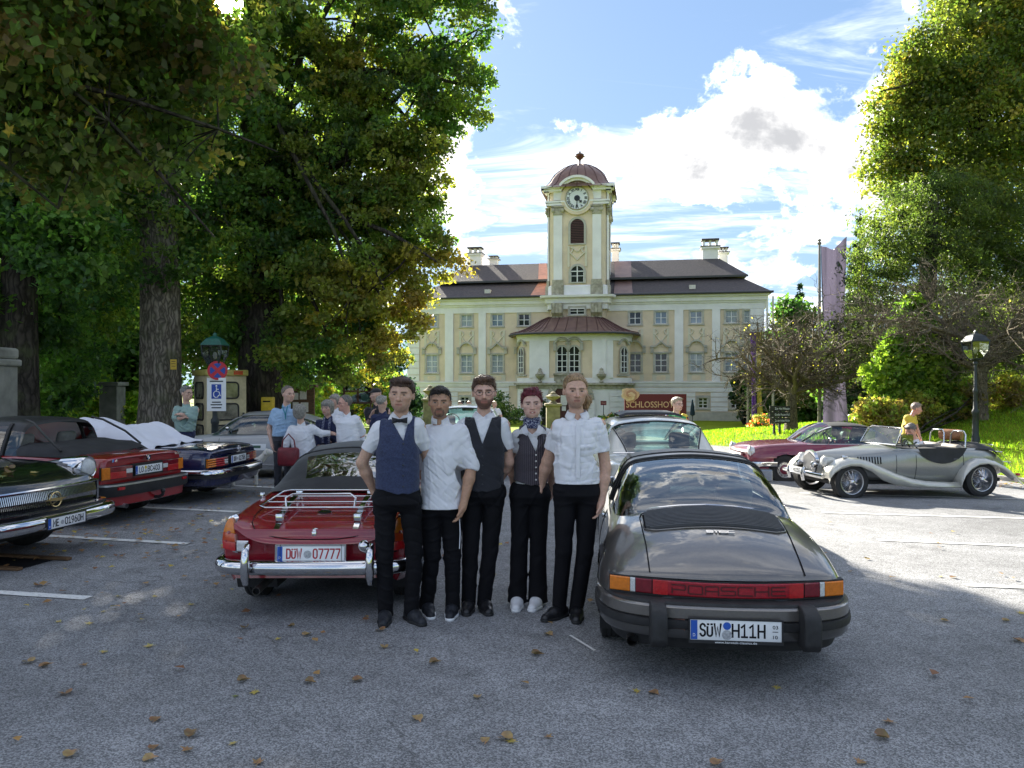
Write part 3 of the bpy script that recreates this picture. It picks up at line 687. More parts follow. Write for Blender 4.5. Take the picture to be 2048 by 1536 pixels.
 for i in range(0,64,3):
  sm.tube([(plan(l[0],l[2],64)[i][0],plan(l[0],l[2],64)[i][1],l[1]+.02)for l in lev[:-1]],.035,4)
 sm.build('dome_seam',pmat('dark copper',(.10,.045,.04),.5,metal=.3),D)
 zf=cz(301,1166,1.5)-zd1
 fi=MB();fi.lathe([(.10,0),(.08,.25*zf),(.10,.40*zf),(.32,.52*zf),(.40,.62*zf),(.50,.64*zf),(.36,.68*zf),(.40,.78*zf),(.10,.88*zf),(.05,.9*zf),(.13,.95*zf),(.02,1.0*zf)],14,(uc,yc,zd1-.05))
 fi.build('finial',pmat('finial copper',(.13,.06,.05),.4,metal=.5),TW,smooth=50)
 def tower_open(Mx,side):
  def bxm(m,*a):m.bx(*a,M=Mx)
  def arch_poly(hw_,z0,z1,g=0):
   return[(-hw_-g,z0-g*.6),(hw_+g,z0-g*.6)]+[((hw_+g)*math.cos(t),z1-hw_+(hw_+g)*math.sin(t))for t in np.linspace(0,math.pi,13)]
  for kind,(z0,z1,hw_)in(('louvre',(cz(487,1157,wf),cz(438,1157,wf),.62)),('window',(cz(564,1157,wf),cz(532,1157,wf),.60))):
   inn,out=arch_poly(hw_,z0,z1),arch_poly(hw_,z0,z1,.2);k=len(inn);y=-hwT-.02
   vs=[Mx@Vector((a,d,b_))for poly,d in((out,y-.1),(inn,y-.1),(out,y),(inn,y))for a,b_ in poly]
   fs=[]
   for i in range(k):j=(i+1)%k;fs+=[(i,j,k+j,k+i),(i,2*k+i,2*k+j,j),(k+i,k+j,3*k+j,3*k+i)]
   m=MB();m.add(vs,fs);m.build('opening_surround',grey,TW,smooth=30)
   p=MB();p.add([Mx@Vector((a,y-.012,b_))for a,b_ in inn],[tuple(range(k))]);W=p.build('louvre_opening' if kind=='louvre' else 'tower_window',pmat('louvre back',(.02,.012,.012),.7)if kind=='louvre' else pane_d,TW)
   f=MB()
   if kind=='louvre':
    zz=z0+.04
    while zz<z1-.1:
     q=hw_ if zz<z1-hw_ else math.sqrt(max(.01,hw_**2-(zz+.07-z1+hw_)**2))
     bxm(f,-q,q,y-.08,y-.02,zz,zz+.07);zz+=.155
    f.build('louvre_slat',pmat('louvre wood',(.085,.035,.032),.6),TW)
   else:
    bxm(f,-.05,.05,y-.05,y-.015,z0,z1);bxm(f,-hw_,hw_,y-.045,y-.016,z0+(z1-z0)*.36,z0+(z1-z0)*.36+.05);bxm(f,-hw_,hw_,y-.045,y-.016,z0+(z1-z0)*.64,z0+(z1-z0)*.64+.09)
    bxm(f,-hw_,-hw_+.05,y-.045,y-.016,z0,z1-hw_);bxm(f,hw_-.05,hw_,y-.045,y-.016,z0,z1-hw_)
    f.build('window_frame',frame_m,TW)
  s=MB();z0,z1=cz(527,1157,wf)-.3,cz(492,1157,wf)
  for q in(-1,1):
   bxm(s,q*.8-.1,q*.8+.1,-hwT-.09,-hwT,z0,z1)
   s.tube([Mx@Vector(p)for p in[(q*(.62-.2*math.sin(t)),-hwT-.06,z1-.35+.25*math.cos(t))for t in np.linspace(0,3.6,8)]+[(q*.3,-hwT-.06,z1-.95),(0,-hwT-.06,z1-1.3)]],.065,5)
   s.tube([Mx@Vector(p)for p in((q*.4,-hwT-.06,z1-.1),(q*.25,-hwT-.06,z1-.35),(0,-hwT-.06,z1-.55))],.05,5)
  s.build('stucco_scroll',pmat('cream stucco',(.66,.61,.48),.85),TW,smooth=50)
 for face in(0,1):tower_open(Matrix.Translation((uc,yc,0))@Matrix.Rotation(R(90*face),4,'Z'),face)
 zw0,zw1=cz(629,1157,wf),cz(615.5,1157,wf)
 window(uc-.68,uc+.68,zw0,zw1,'upper',pane_d,y=wf-.12,nz=[])
# ---- bowed porch in front of the tower
 wp=-4.2
 pl_,pr_=cu(1034,wp+2.5),cu(1262,wp+1.5);pcx=(cu(1092,wp)+cu(1192,wp))/2
 hwp=(pr_-pl_)/2;pcx=(pl_+pr_)/2;flat=hwp*.47
 def porch_plan(off=0.0,n=10):
  pts=[(pcx-hwp-off,.2)]
  for t in np.linspace(0,1,n):
   a=math.pi-t*math.pi/2
   pts.append((pcx-flat+(hwp-flat+off)*math.cos(a),wp+3.0-(3.0+off)*math.sin(a)))
  for t in np.linspace(0,1,n):
   a=math.pi/2-t*math.pi/2
   pts.append((pcx+flat+(hwp-flat+off)*math.cos(a),wp+3.0-(3.0+off)*math.sin(a)))
  pts.append((pcx+hwp+off,.2));return pts
 def pband(z0,z1,off,mb=None,off1=None):
  mb=mb or MB();a=porch_plan(off);b_=porch_plan(off if off1 is None else off1)
  mb.grid([[(x,y,z0)for x,y in a],[(x,y,z1)for x,y in b_]])
  mb.add([(x,y,z1)for x,y in b_],[tuple(range(len(b_)))]);mb.add([(x,y,z0)for x,y in a],[tuple(range(len(a)))]);return mb
 zp0,zp1,zp2=0,cz(767,1157,wp),cz(664,1157,wp)
 pw=MB();pband(0,zp1,0,pw,0);PW=pw.build('porch_base',white,T,smooth=40)
 for i in range(5):
  h_=(zp1-1.0)/5
  pts=porch_plan(.07);z0,z1=.3+i*h_+.03,.3+(i+1)*h_-.03
  for half in(pts[:10],pts[13:]):
   m=MB();m.grid([[(x,y,z0)for x,y in half],[(x,y,z1)for x,y in half]]);m.grid([[(x,y,z1)for x,y in half],[(pcx+(x-pcx)*.97,y+.1,z1)for x,y in half]])
  m.build('course',white,PW,smooth=40)
 pc=MB();pband(zp1-.45,zp1-.12,.12,pc);pband(zp1-.12,zp1+.06,.34,pc);pc.build('porch_cornice',stone,T,smooth=40)
 up=MB();pband(zp1+.06,zp2,-.12,up);up.build('porch_upper',beige,T,smooth=40)
 wb=MB();pband(zp2-.75,zp2-.3,.03,wb);pband(zp2-.3,zp2,.14,wb);pband(zp1+.07,zp1+.5,.02,wb);wb.build('porch_frieze',white,T,smooth=40)
 for s in(-1,1):
  m=MB();x0,x1=pcx+s*(flat+.62),pcx+s*(flat-.55)
  m.bx(min(x0,x1),max(x0,x1),wp-.06,wp+.6,zp1+.5,zp2-.75)
  x0,x1=pcx+s*(flat+1.25),pcx+s*(flat+.62)
  m.bx(min(x0,x1),max(x0,x1),wp+.12,wp+.9,zp1+.5,zp2-.75);m.build('porch_pilaster',white,T)
  u=MB();u.lathe([(.10,0),(.22,.05),(.16,.12),(.08,.22),(.30,.45),(.42,.62),(.40,.70),(.46,.74),(.30,.8),(.22,.95),(.14,1.1),(.17,1.2),(.03,1.32)],14,(pcx+s*(flat+.25),wp-.15,zp1+.07));u.build('urn',stone,T,smooth=40)
 za,zb_=cz(744,1157,wp),cz(694,1157,wp)
 for px in(1124,1148.5):
  u=cu(px,wp);window(u-.44,u+.44,za,zb_,'main',pane_d,y=wp+.10,arch=True,nz=[.22,.45,.70])
 for px in(1124,1148.5):
  hm=MB();u=cu(px,wp);pts=[(u+s*.78,wp-.06,zb_+.35+(.42*math.sqrt(max(0,1-(s/.75)**2))if abs(s)<.75 else 0))for s in np.linspace(-1,1,13)]
  hm.tube(pts,.12,6);hm.build('window_hood',grey,T,smooth=40)
 for px in(1110,1136.5,1163):hm=MB();hm.bx(cu(px,wp)-.14,cu(px,wp)+.14,wp-.12,wp+.12,zb_-.3,zb_+.3);hm.build('hood_console',grey,T,smooth=40)
 sb=MB();sb.bx(cu(1107,wp),cu(1166,wp),wp-.16,wp+.12,za-.28,za-.12);sb.bx(cu(1108,wp),cu(1165,wp),wp-.05,wp+.12,za-.8,za-.3);sb.build('porch_sill',stone,T)
 for s in(-1,1):
  t=.52;a=math.pi/2+s*-1*0;
  ang=math.pi*(.5+.29)if s<0 else math.pi*(.5-.29)
  cxp=pcx+s*flat+(hwp-flat-.12)*math.cos(ang);cyp=wp+3.0-(3.0-.12)*math.sin(ang)
  nx,ny=math.cos(ang)/(hwp-flat),-math.sin(ang)/3.0;l=math.hypot(nx,ny);rot=math.atan2(ny/l,nx/l)+math.pi/2
  Wt=window(-.44,.44,za-.05,zb_-.1,'main',pane_d,y=-.06,arch=True,nz=[.22,.45,.70])
  Wt.location=(cxp,cyp,0);Wt.rotation_euler=(0,0,rot)
  h_=MB();h_.tube([(q*.78,-.1,zb_+.28+(.42*math.sqrt(max(0,1-(q/.75)**2))if abs(q)<.75 else 0))for q in np.linspace(-1,1,13)],.12,6)
  k_=MB();k_.bx(-.78,.78,-.14,.1,za-.35,za-.2);ko=k_.build('window_sill',grey,T);ko.location=Wt.location;ko.rotation_euler=(0,0,rot)
  ho=h_.build('window_hood',grey,T,smooth=40);ho.location=Wt.location;ho.rotation_euler=(0,0,rot)
 rows=[];zr_t=cz(634,1157,wp+2.5)
 for k_,(o,t)in enumerate(((.75,-.1),(.70,.0),(.15,.10),(-.5,.30),(-1.1,.58),(-1.6,.82),(-2.2,1.0))):
  pp=porch_plan(o);rows.append([(pcx+(x-pcx)*(1-max(0,t)*.18),y+max(0,t)*.3,zp2+.02+(zr_t-zp2)*t)for x,y in pp])
 pr=MB();pr.grid(rows);pr.add(rows[-1],[tuple(range(len(rows[-1])))]);pr.add(rows[0],[tuple(range(len(rows[0])))]);PR=pr.build('porch_roof',copper,T,smooth=35)
 sm=MB()
 for i in range(1,len(rows[0])-1):sm.tube([Vector(r_[i])+Vector((0,-.015,.025))for r_ in rows[1:]],.03,4)
 for q in(-.6,-.2,.2,.6):sm.tube([Vector(((r_[10][0]+r_[11][0])/2+q*abs(r_[11][0]-r_[10][0])/2,r_[10][1]-.015,r_[10][2]+.025))for r_ in rows[1:]],.03,4)
 sm.build('roof_seam',pmat('dark copper',(.10,.045,.04),.5,metal=.3),PR)
 gt=MB();gt.tube([(x,y,z+.02)for x,y,z in rows[0]],.09,6);gt.build('gutter',dark,PR,smooth=60)
 da=MB();rr=1.55;zs=cz(800,1140,wp);dcx=cu(1141,wp)
 for i in range(11):
  t0,t1=math.pi*i/11+.02,math.pi*(i+1)/11-.02
  v=MB();poly=[(dcx+r_*math.cos(t),zs+r_*math.sin(t))for r_,t in((rr,t0),(rr,(t0+t1)/2),(rr,t1),(rr+.55,t1),(rr+.55,(t0+t1)/2),(rr+.55,t0))]
  v.prism(poly,wp-.2,wp+.1);v.build('voussoir',stone,T)
 dr=MB();dr.prism([(dcx-rr,0),(dcx+rr,0)]+[(dcx+rr*math.cos(t),zs+rr*math.sin(t))for t in np.linspace(0,math.pi,17)],wp-.06,wp+.05)
 DR=dr.build('door',pmat('door wood',(.075,.022,.020),.5,var=.3,scale=6,stretch=(4,4,.6)),T)
 nt_=MB()
 for px,py,a,b_ in((1128,800,.28,.42),(1128,808,.2,.12),(1128,817,.18,.2)):nt_.bx(cu(px,wp)-a,cu(px,wp)+a,wp-.085,wp-.062,cz(py,px,wp)-b_,cz(py,px,wp)+b_)
 nt_.build('notice',pmat('paper',(.7,.68,.62),.8),DR)
 for s in(-1,1):
  m=MB();m.bx(dcx+s*(rr+.3)-.3,dcx+s*(rr+.3)+.3,wp-.25,wp+.1,0,zs-.02);m.build('door_jamb',white,T)
make_castle()
# ---------------------------------------------------------------- trees and plants
def leaf_material(name,gain=1.0,translucency=.5,rough=.45):
 if name in MATS:return MATS[name]
 m=bpy.data.materials.new(name);MATS[name]=m;m.use_nodes=True
 nt=m.node_tree;N=nt.nodes;L=nt.links;b=N['Principled BSDF'];out=[n for n in N if n.type=='OUTPUT_MATERIAL'][0]
 at=N.new('ShaderNodeAttribute');at.attribute_name='Col'
 tc=N.new('ShaderNodeTexCoord');nz=N.new('ShaderNodeTexNoise');nz.inputs['Scale'].default_value=22;L.new(tc.outputs['Object'],nz.inputs['Vector'])
 mr=N.new('ShaderNodeMapRange');mr.inputs[1].default_value=.3;mr.inputs[2].default_value=.7;mr.inputs[3].default_value=.8*gain;mr.inputs[4].default_value=1.2*gain;L.new(nz.outputs[0],mr.inputs[0])
 sc=N.new('ShaderNodeVectorMath');sc.operation='SCALE';L.new(at.outputs['Color'],sc.inputs[0]);L.new(mr.outputs[0],sc.inputs['Scale'])
 L.new(sc.outputs[0],b.inputs['Base Color']);b.inputs['Roughness'].default_value=rough;b.inputs['Specular IOR Level'].default_value=.35
 tl=N.new('ShaderNodeBsdfTranslucent');s2=N.new('ShaderNodeVectorMath');s2 .operation='MULTIPLY';L.new(sc.outputs[0],s2 .inputs[0]);s2 .inputs[1].default_value=(2.0,2.25,1.1)
 L.new(s2 .outputs[0],tl.inputs[0])
 mx=N.new('ShaderNodeMixShader');mx.inputs[0].default_value=translucency;L.new(b.outputs[0],mx.inputs[1]);L.new(tl.outputs[0],mx.inputs[2]);L.new(mx.outputs[0],out.inputs['Surface'])
 return m
def bark_material(name,col=(.085,.07,.055),scale=9.0,strength=1.0,moss=None):
 if name in MATS:return MATS[name]
 m=bpy.data.materials.new(name);MATS[name]=m;m.use_nodes=True
 nt=m.node_tree;N=nt.nodes;L=nt.links;b=N['Principled BSDF']
 tc=N.new('ShaderNodeTexCoord');mp=N.new('ShaderNodeMapping');mp.inputs['Scale'].default_value=(1,1,.13);L.new(tc.outputs['Object'],mp.inputs[0])
 nz0=N.new('ShaderNodeTexNoise');nz0 .inputs['Scale'].default_value=3;L.new(tc.outputs['Object'],nz0 .inputs['Vector'])
 ad=N.new('ShaderNodeVectorMath');ad.operation='MULTIPLY_ADD';L.new(nz0 .outputs['Color'],ad.inputs[0]);ad.inputs[1].default_value=(.25,.25,.1);L.new(mp.outputs[0],ad.inputs[2])
 vo=N.new('ShaderNodeTexVoronoi');vo.feature='DISTANCE_TO_EDGE';vo.inputs['Scale'].default_value=scale;L.new(ad.outputs[0],vo.inputs['Vector'])
 cr=N.new('ShaderNodeValToRGB');e=cr.color_ramp.elements;e[0].position=.0;e[0].color=(*[c*.3 for c in col],1);e[1].position=.22;e[1].color=(*col,1)
 e2=e.new(.6);e2 .color=(*[min(1,c*1.7)for c in col],1);L.new(vo.outputs['Distance'],cr.inputs[0])
 n2=N.new('ShaderNodeTexNoise');n2 .inputs['Scale'].default_value=2.2;n2 .inputs['Detail'].default_value=6;L.new(tc.outputs['Object'],n2 .inputs['Vector'])
 mr=N.new('ShaderNodeMapRange');mr.inputs[1].default_value=.5;mr.inputs[2].default_value=.68;mr.inputs[4].default_value=.55;L.new(n2 .outputs[0],mr.inputs[0])
 mx=N.new('ShaderNodeMix');mx.data_type='RGBA';L.new(mr.outputs[0],mx.inputs['Factor']);L.new(cr.outputs[0],mx.inputs['A']);mx.inputs['B'].default_value=(*(moss or(.075,.085,.04)),1)
 L.new(mx.outputs['Result'],b.inputs['Base Color']);b.inputs['Roughness'].default_value=.9;b.inputs['Specular IOR Level'].default_value=.2
 bp=N.new('ShaderNodeBump');bp.inputs['Strength'].default_value=strength;bp.inputs['Distance'].default_value=.05;L.new(vo.outputs['Distance'],bp.inputs['Height']);L.new(bp.outputs[0],b.inputs['Normal'])
 return m
RNG=np.random.default_rng(11)
def rand_dirs(n):
 v=RNG.normal(size=(n,3));return v/np.linalg.norm(v,axis=1)[:,None]
def leaf_quads(pos,size,col,up=.35,aspect=.62,droop=.2):
 """one folded diamond per leaf"""
 n=len(pos);nrm=rand_dirs(n)*1.0;nrm[:,2]+=up;nrm/=np.linalg.norm(nrm,axis=1)[:,None]
 a=np.cross(nrm,rand_dirs(n));a/=np.linalg.norm(a,axis=1)[:,None]+1e-9;a[:,2]-=droop
 b=np.cross(nrm,a);L_=(size*RNG.uniform(.65,1.25,n))[:,None]if np.ndim(size)==0 else(size*RNG.uniform(.65,1.25,n))[:,None]
 W=L_*aspect*.5;f=L_*.10
 p0=pos-a*L_*.5;p2=pos+a*L_*.5;p1=pos+b*W+nrm*f-a*L_*.08;p3=pos-b*W+nrm*f-a*L_*.08
 v=np.stack([p0,p1,p2,p3],1).reshape(-1,3);fc=np.arange(4*n).reshape(-1,4)
 return v,fc,np.repeat(col,4,axis=0)
def make_crown(name,blobs,n,size,palette,parent,mat,rc=.55,per=70,shell=.45,up=.35,aspect=.62,squash=.6,autumn=None):
 """blobs: (centre, radius or radii, weight); leaves gathered in sprays, sprays spread through the blobs"""
 B=[(np.array(c,float),np.array(r if hasattr(r,'__len__')else(r,r,r),float),(w[0]if w else 1.0))for c,r,*w in blobs]
 vol=np.array([np.prod(r)**(2/3)*w for _,r,w in B]);vol/=vol.sum()
 nc=max(1,n//per);idx=RNG.choice(len(B),nc,p=vol)
 C=np.array([b[0]for b in B])[idx];RR=np.array([b[1]for b in B])[idx]
 rad=RNG.uniform(shell**3,1,nc)**(1/3);d=rand_dirs(nc)
 cen=C+d*RR*rad[:,None]
 cr=rc*RNG.uniform(.6,1.35,nc)
 pc=np.array([palette(c)for c in cen])
 k=np.repeat(np.arange(nc),per)
 off=rand_dirs(len(k))*(RNG.uniform(0,1,len(k))**.5)[:,None];off[:,2]*=squash
 pos=cen[k]+off*cr[k][:,None];pos[:,2]-=.25*cr[k]*(off[:,0]**2+off[:,1]**2)
 col=pc[k]*RNG.uniform(.72,1.28,(len(k),1))*RNG.uniform(.93,1.07,(len(k),3))
 wp=pos+np.array(parent.location)-np.array((0,0,H));sd=np.array(SUN_DIR);al=wp@sd
 k=np.linalg.norm(wp-al[:,None]*sd,axis=1)>.024*np.abs(al)*RNG.uniform(.3,1.5,len(wp));pos,col=pos[k],col[k]
 v,f,c=leaf_quads(pos,size,col,up,aspect)
 me=np_mesh(name,v,f,smooth=False);set_cols(me,np.clip(c,0,1))
 o=link_mesh(name,me,parent,mat);o['kind']='stuff'
 return cen
def wobble(p,q,n,amp,sag=0.0):
 p,q=Vector(p),Vector(q);out=[];d=q-p;l=d.length
 o1,o2=random.uniform(0,6),random.uniform(0,6)
 for i in range(n+1):
  t=i/n;v=p+d*t;e=math.sin(math.pi*t)
  out.append(v+Vector((math.sin(t*5+o1),math.sin(t*4.3+o2),0))*amp*l*e+Vector((0,0,sag*l*e)))
 return out
def bark_trunk(pts,rads,n=28,rough=.05,flare=1.5):
 """fluted trunk with buttressed foot"""
 mb=MB();P_=[Vector(p)for p in pts];m=len(P_);ph=[random.uniform(0,6.28)for _ in range(4)]
 sub=[];R_=[]
 for i in range(m-1):
  for t in np.linspace(0,1,6,endpoint=False):sub.append(P_[i].lerp(P_[i+1],t));R_.append(rads[i]+(rads[i+1]-rads[i])*t)
 sub.append(P_[-1]);R_.append(rads[-1]);rows=[]
 z0=sub[0].z
 for p,r in zip(sub,R_):
  fl=1+(flare-1)*math.exp(-(p.z-z0)/.55);row=[]
  for j in range(n):
   a=2*math.pi*j/n
   k=fl*(1+rough*(math.sin(5*a+ph[0]+p.z*.15)+.6*math.sin(9*a+ph[1]-p.z*.3)+.5*math.sin(3*a+ph[2]+p.z*.8)))
   row.append((p.x+r*k*math.cos(a),p.y+r*k*math.sin(a),p.z))
  rows.append(row)
 mb.grid(rows,cv=True);mb.add(rows[-1],[tuple(range(n))]);return mb
def palette_mix(*cols,w=None):
 c=np.array(cols);pr=np.array(w if w is not None else[1]*len(cols),float);pr/=pr.sum()
 return lambda p:c[RNG.choice(len(c),p=pr)]*RNG.uniform(.75,1.3)
def big_tree(name,label,base,trunk_h,r0,blobs,n,size,pal,mat,bark,limbs=18,group=None,**kw):
 T=thing(name,label,'tree',base,group=group);bx_,by_,bz_=base
 top=Vector((random.uniform(-.3,.3),random.uniform(-.3,.3),trunk_h))
 pts=[(0,0,-.2),(0,0,trunk_h*.12),(top.x*.3,top.y*.3,trunk_h*.5),tuple(top)]
 bark_trunk(pts,[r0,r0*.95,r0*.86,r0*.45]).build('trunk',bark,T,smooth=180)
 lb=[((c[0]-bx_,c[1]-by_,c[2]-bz_),r,*w)for c,r,*w in blobs]
 cen=make_crown('crown',lb,n,size,pal,T,mat,**kw)
 m=MB()
 for i in range(limbs):
  c=lb[i%len(lb)][0];t=random.uniform(.35,.98);p=Vector((top.x*t,top.y*t,trunk_h*t))
  q=Vector(c)+Vector((random.uniform(-.5,.5),random.uniform(-.5,.5),random.uniform(-.3,.3)))
  w=wobble(p,q,7,.05,.06);rr=r0*random.uniform(.16,.3)
  m.tube(w,[rr*(1-.8*k/7)for k in range(8)],7,caps=False)
  for _ in range(5):
   j=random.randint(3,7);e=cen[random.randrange(len(cen))];e=Vector(e)
   if(e-w[j]).length<4.5:m.tube(wobble(w[j],e,4,.07),[rr*.25,rr*.2,rr*.14,rr*.09,.008],4,caps=False)
 o=m.build('branch',bark,T,smooth=60,fixn=False);o['kind']='stuff'
 return T
def PB(px,py,Y,rpx,w=1.0,ry=None):
 """crown lobe seen at a place in the view, at depth Y, with its radius measured there"""
 r=rpx/F*Y;return(tuple(P(px,py,Y)),(r,ry if ry else r*.9,r),w)
GREEN=[(.030,.062,.016),(.040,.080,.018),(.055,.095,.020),(.022,.048,.016)]
LIME=[(.075,.110,.020),(.095,.125,.022)]
GOLD=[(.19,.145,.024),(.23,.150,.026),(.17,.095,.024)]
def pal_main(c0,golds):
 G_,Lm,Go=np.array(GREEN),np.array(LIME),np.array(GOLD)
 def f(p):
  g=0
  for(gx,gy,gz),r,a in golds:
   d2=(p[0]-gx)**2+(p[2]-gz)**2;g=max(g,a*math.exp(-d2/(r*r)))
  c=G_[RNG.integers(4)]if RNG.uniform()>.16 else Lm[RNG.integers(2)]
  k=min(1,max(0,1.25*g+RNG.normal(0,.13)));return c*(1-k)+Go[RNG.integers(3)]*k
 return f
LEAF=leaf_material('tree foliage',1.85,.55);BARK=bark_material('grey ridged bark',(.19,.165,.135),11);BARKD=bark_material('dark bark',(.05,.042,.035))
def make_trees():
 b=G(322,900);b=(P(322,772,20).x,20.0,0.0)
 blobs=[PB(330,60,20,190),PB(420,190,20.5,150),PB(250,180,19.5,170),PB(390,360,21,130),PB(470,480,21,120),PB(420,620,22,110,.8),PB(230,430,22,130),PB(170,560,23,130),PB(180,330,19,130),PB(330,480,19.6,95,.6),PB(330,-200,20,220),PB(150,-100,20,220),PB(330,-450,20,240,.6),PB(520,-260,20,200,.8),PB(450,90,20,100,.6)]
 pal=pal_main(b,[])
 T1=big_tree('broadleaf_tree','tall tree with pale ridged bark and a small yellow plate on its trunk',b,15,.52,blobs,170000,.145,pal,LEAF,BARK,22)
 pl=MB();pl.rbx(-.075,.075,-.012,.012,-.13,.13,.006)
 p=P(347,729,19.55)-Vector(b);PLT=pl.build('number_plate',pmat('yellow plate',(.55,.36,.04),.5),T1);PLT.location=p;PLT.rotation_euler=(0,0,R(12))
 for k in range(3):
  m=MB();m.bx(-.05,.05,-.016,-.0125,.07-k*.06,.085-k*.06);m.build('print',pmat('print',(.05,.04,.02)),PLT)
 b=(P(522,772,22).x,22.0,0.0)
 blobs=[PB(690,40,22,190,.7),PB(850,60,21.5,130,.5),PB(900,170,21.5,95,.5),PB(800,190,22,140,.6),PB(610,210,22.5,150),PB(690,330,22,150),PB(800,340,22,95,.8),PB(870,255,21.4,60,.6),PB(560,400,22,130),PB(690,470,22,130),PB(790,450,22,95,.9),PB(840,500,21.4,70,.6),PB(895,545,21,34,.3),PB(640,590,21,120,.9),PB(760,590,21,105,.9),PB(815,620,20.6,50,.4),PB(700,690,20.5,85,.7),PB(600,700,20.5,80,.6),PB(755,700,20.5,55,.4),PB(560,560,23,120,.8),PB(700,-200,22,230),PB(880,-150,22,170),PB(620,-430,22,250,.6),PB(840,-420,22,210,.6),PB(950,60,21.5,50,.3)]
 gold=[((P(840,600,21).x,0,P(840,600,21).z),1.6,.5),((P(900,560,21).x,0,P(900,560,21).z),.9,.6),((P(720,600,21).x,0,P(720,600,21).z),1.5,.32),((P(760,700,21).x,0,P(760,700,21).z),1.0,.4),((P(800,350,21).x,0,P(800,350,21).z),1.4,.25),((P(700,110,21).x,0,P(700,110,21).z),1.6,.22),((P(620,300,21).x,0,P(620,300,21).z),1.6,.12)]
 gold=[((x-b[0],y,z),r,a)for(x,y,z),r,a in gold]
 big_tree('broadleaf_tree','broad dark trunked tree with green and gold crown reaching towards the castle',b,14,.62,blobs,250000,.14,pal_main(b,gold),LEAF,BARKD,30,rc=.42,per=85)
 b=(P(40,772,18).x,18.0,0.0)
 blobs=[PB(60,420,17.5,110),PB(130,500,17,90,.7),PB(-60,350,18,170),PB(30,250,19,150),PB(150,430,17,70,.6),PB(60,600,19,100,.6),PB(-180,200,18,240),PB(-100,-150,18,260),PB(130,690,20,85,.6),PB(-80,600,18,130)]
 big_tree('broadleaf_tree','dark tree at the left edge behind the stone monument with low green branches',b,13,.40,blobs,95000,.165,palette_mix(*GREEN,(.05,.10,.02)),LEAF,BARKD,16)
 b=(-7.6,5.6,0.0)
 T4=thing('maple_tree','near maple with bronze and yellow leaves hanging into the upper left corner','tree',b)
 bark_trunk([(0,0,-.2),(0,0,1.5),(.1,.1,5),(.4,.3,9)],[.34,.31,.26,.14]).build('trunk',BARKD,T4,smooth=180)
 blobs=[PB(120,60,8.6,150),PB(300,40,9,170),PB(430,110,9.4,110,.8),PB(60,220,8,150),PB(230,230,8.8,130),PB(380,220,9.2,100,.8),PB(300,320,8.6,60,.5),PB(150,310,8.2,90,.6),PB(-150,100,7,260),PB(200,-250,8,300),PB(-50,-200,6.5,300),PB(480,-150,9,180)]
 blobs=[((c[0]-b[0],c[1]-b[1],c[2]-b[2]),r,w)for c,r,w in blobs]
 pal=palette_mix((.060,.070,.020),(.050,.080,.020),(.080,.068,.022),(.11,.095,.022),(.045,.068,.018),(.07,.050,.022),w=[3,4,1.5,1.2,4,.6])
 cen=make_crown('crown',blobs,42000,.10,pal,T4,LEAF,rc=.42,per=50,aspect=.85,shell=.3)
 mb=MB()
 for q in((2.2,2.6,5.2),(3.6,3.4,4.4),(4.8,3.6,4.6),(3.0,2.2,3.6),(1.5,2.0,4.0),(4.2,3.2,3.5)):
  w=wobble((.1,.1,random.uniform(4,7)),q,8,.05,.05);mb.tube(w,[.07*(1-.85*k/8)for k in range(9)],6,caps=False)
  for c in cen:
   e=Vector(c);j=min(range(9),key=lambda k:(w[k]-e).length)
   if(w[j]-e).length<.9 and random.random()<.35:mb.tube([w[j],w[j].lerp(e,.5)+Vector((0,0,.05)),e],[.012,.009,.004],4,caps=False)
 o=mb.build('branch',BARKD,T4,smooth=60,fixn=False);o['kind']='stuff'
 lobes=[]
 for k,(a,r)in enumerate(((-150,.30),(-128,.62),(-105,.36),(-62,.86),(-35,.45),(0,1.0),(35,.45),(62,.86),(105,.36),(128,.62),(150,.30))):lobes.append((r*math.sin(R(a)),r*math.cos(R(a))))
 cols=[(.20,.14,.02),(.10,.12,.02),(.16,.10,.025),(.08,.10,.02)];lms=[]
 for i,c in enumerate(cols):
  vs=[(0,0,0)]+[(x*.11,y*.11,-.03*(x*x+y*y)+.012*((k%2)*2-1))for k,(x,y)in enumerate(lobes)]
  me=np_mesh('leaf',np.array(vs),np.array([(0,k+1,k+2)for k in range(len(lobes)-1)]),smooth=False);set_cols(me,np.array([c]*len(vs)));me.materials.append(LEAF);lms.append(me)
 front=sorted([c for c in cen if-0.3<(c[0]+b[0])*F/(c[1]+b[1])+1024<560],key=lambda c:c[1])
 for i in range(210):
  c=front[int(random.random()**1.6*min(len(front),160))]
  o=bpy.data.objects.new('leaf',lms[random.choice((0,1,1,2,3,3))]);COL.objects.link(o);o.parent=T4
  o.location=(c[0]+random.gauss(0,.3),c[1]-.25+random.gauss(0,.2),c[2]+random.gauss(0,.22));s=random.uniform(.6,.95)
  o.rotation_euler=(R(random.uniform(40,110)),R(random.uniform(-40,40)),R(random.uniform(0,360)));o.scale=(s,s,s)
 for i,(px,Y,hpx,rp,lab)in enumerate(((-120,30,300,230,'dark bushy tree deep in the wood at the far left'),(130,34,380,190,'dark tree in the wood between the monument and the big pale trunk'),(240,29,560,110,'lower leafy tree left of the big pale trunk'),(430,33,420,170,'shaded tree in the wood behind the green lantern'),(560,38,500,170,'shaded tree in the wood behind the dark trunk'),(650,50,640,110,'low dark tree behind the notice boards'))):
  b=(P(px,772,Y).x,float(Y),-.2)
  blobs=[PB(px+random.uniform(-.5,.5)*rp,hpx+k*rp*.62,Y+random.uniform(-1,1),rp*random.uniform(.6,.85))for k in range(6)if hpx+k*rp*.62<800]
  big_tree('wood_tree',lab,b,9,.3,blobs,24000,.235,palette_mix(*GREEN,(.05,.085,.02)),LEAF,BARKD,8,rc=.9,per=60)
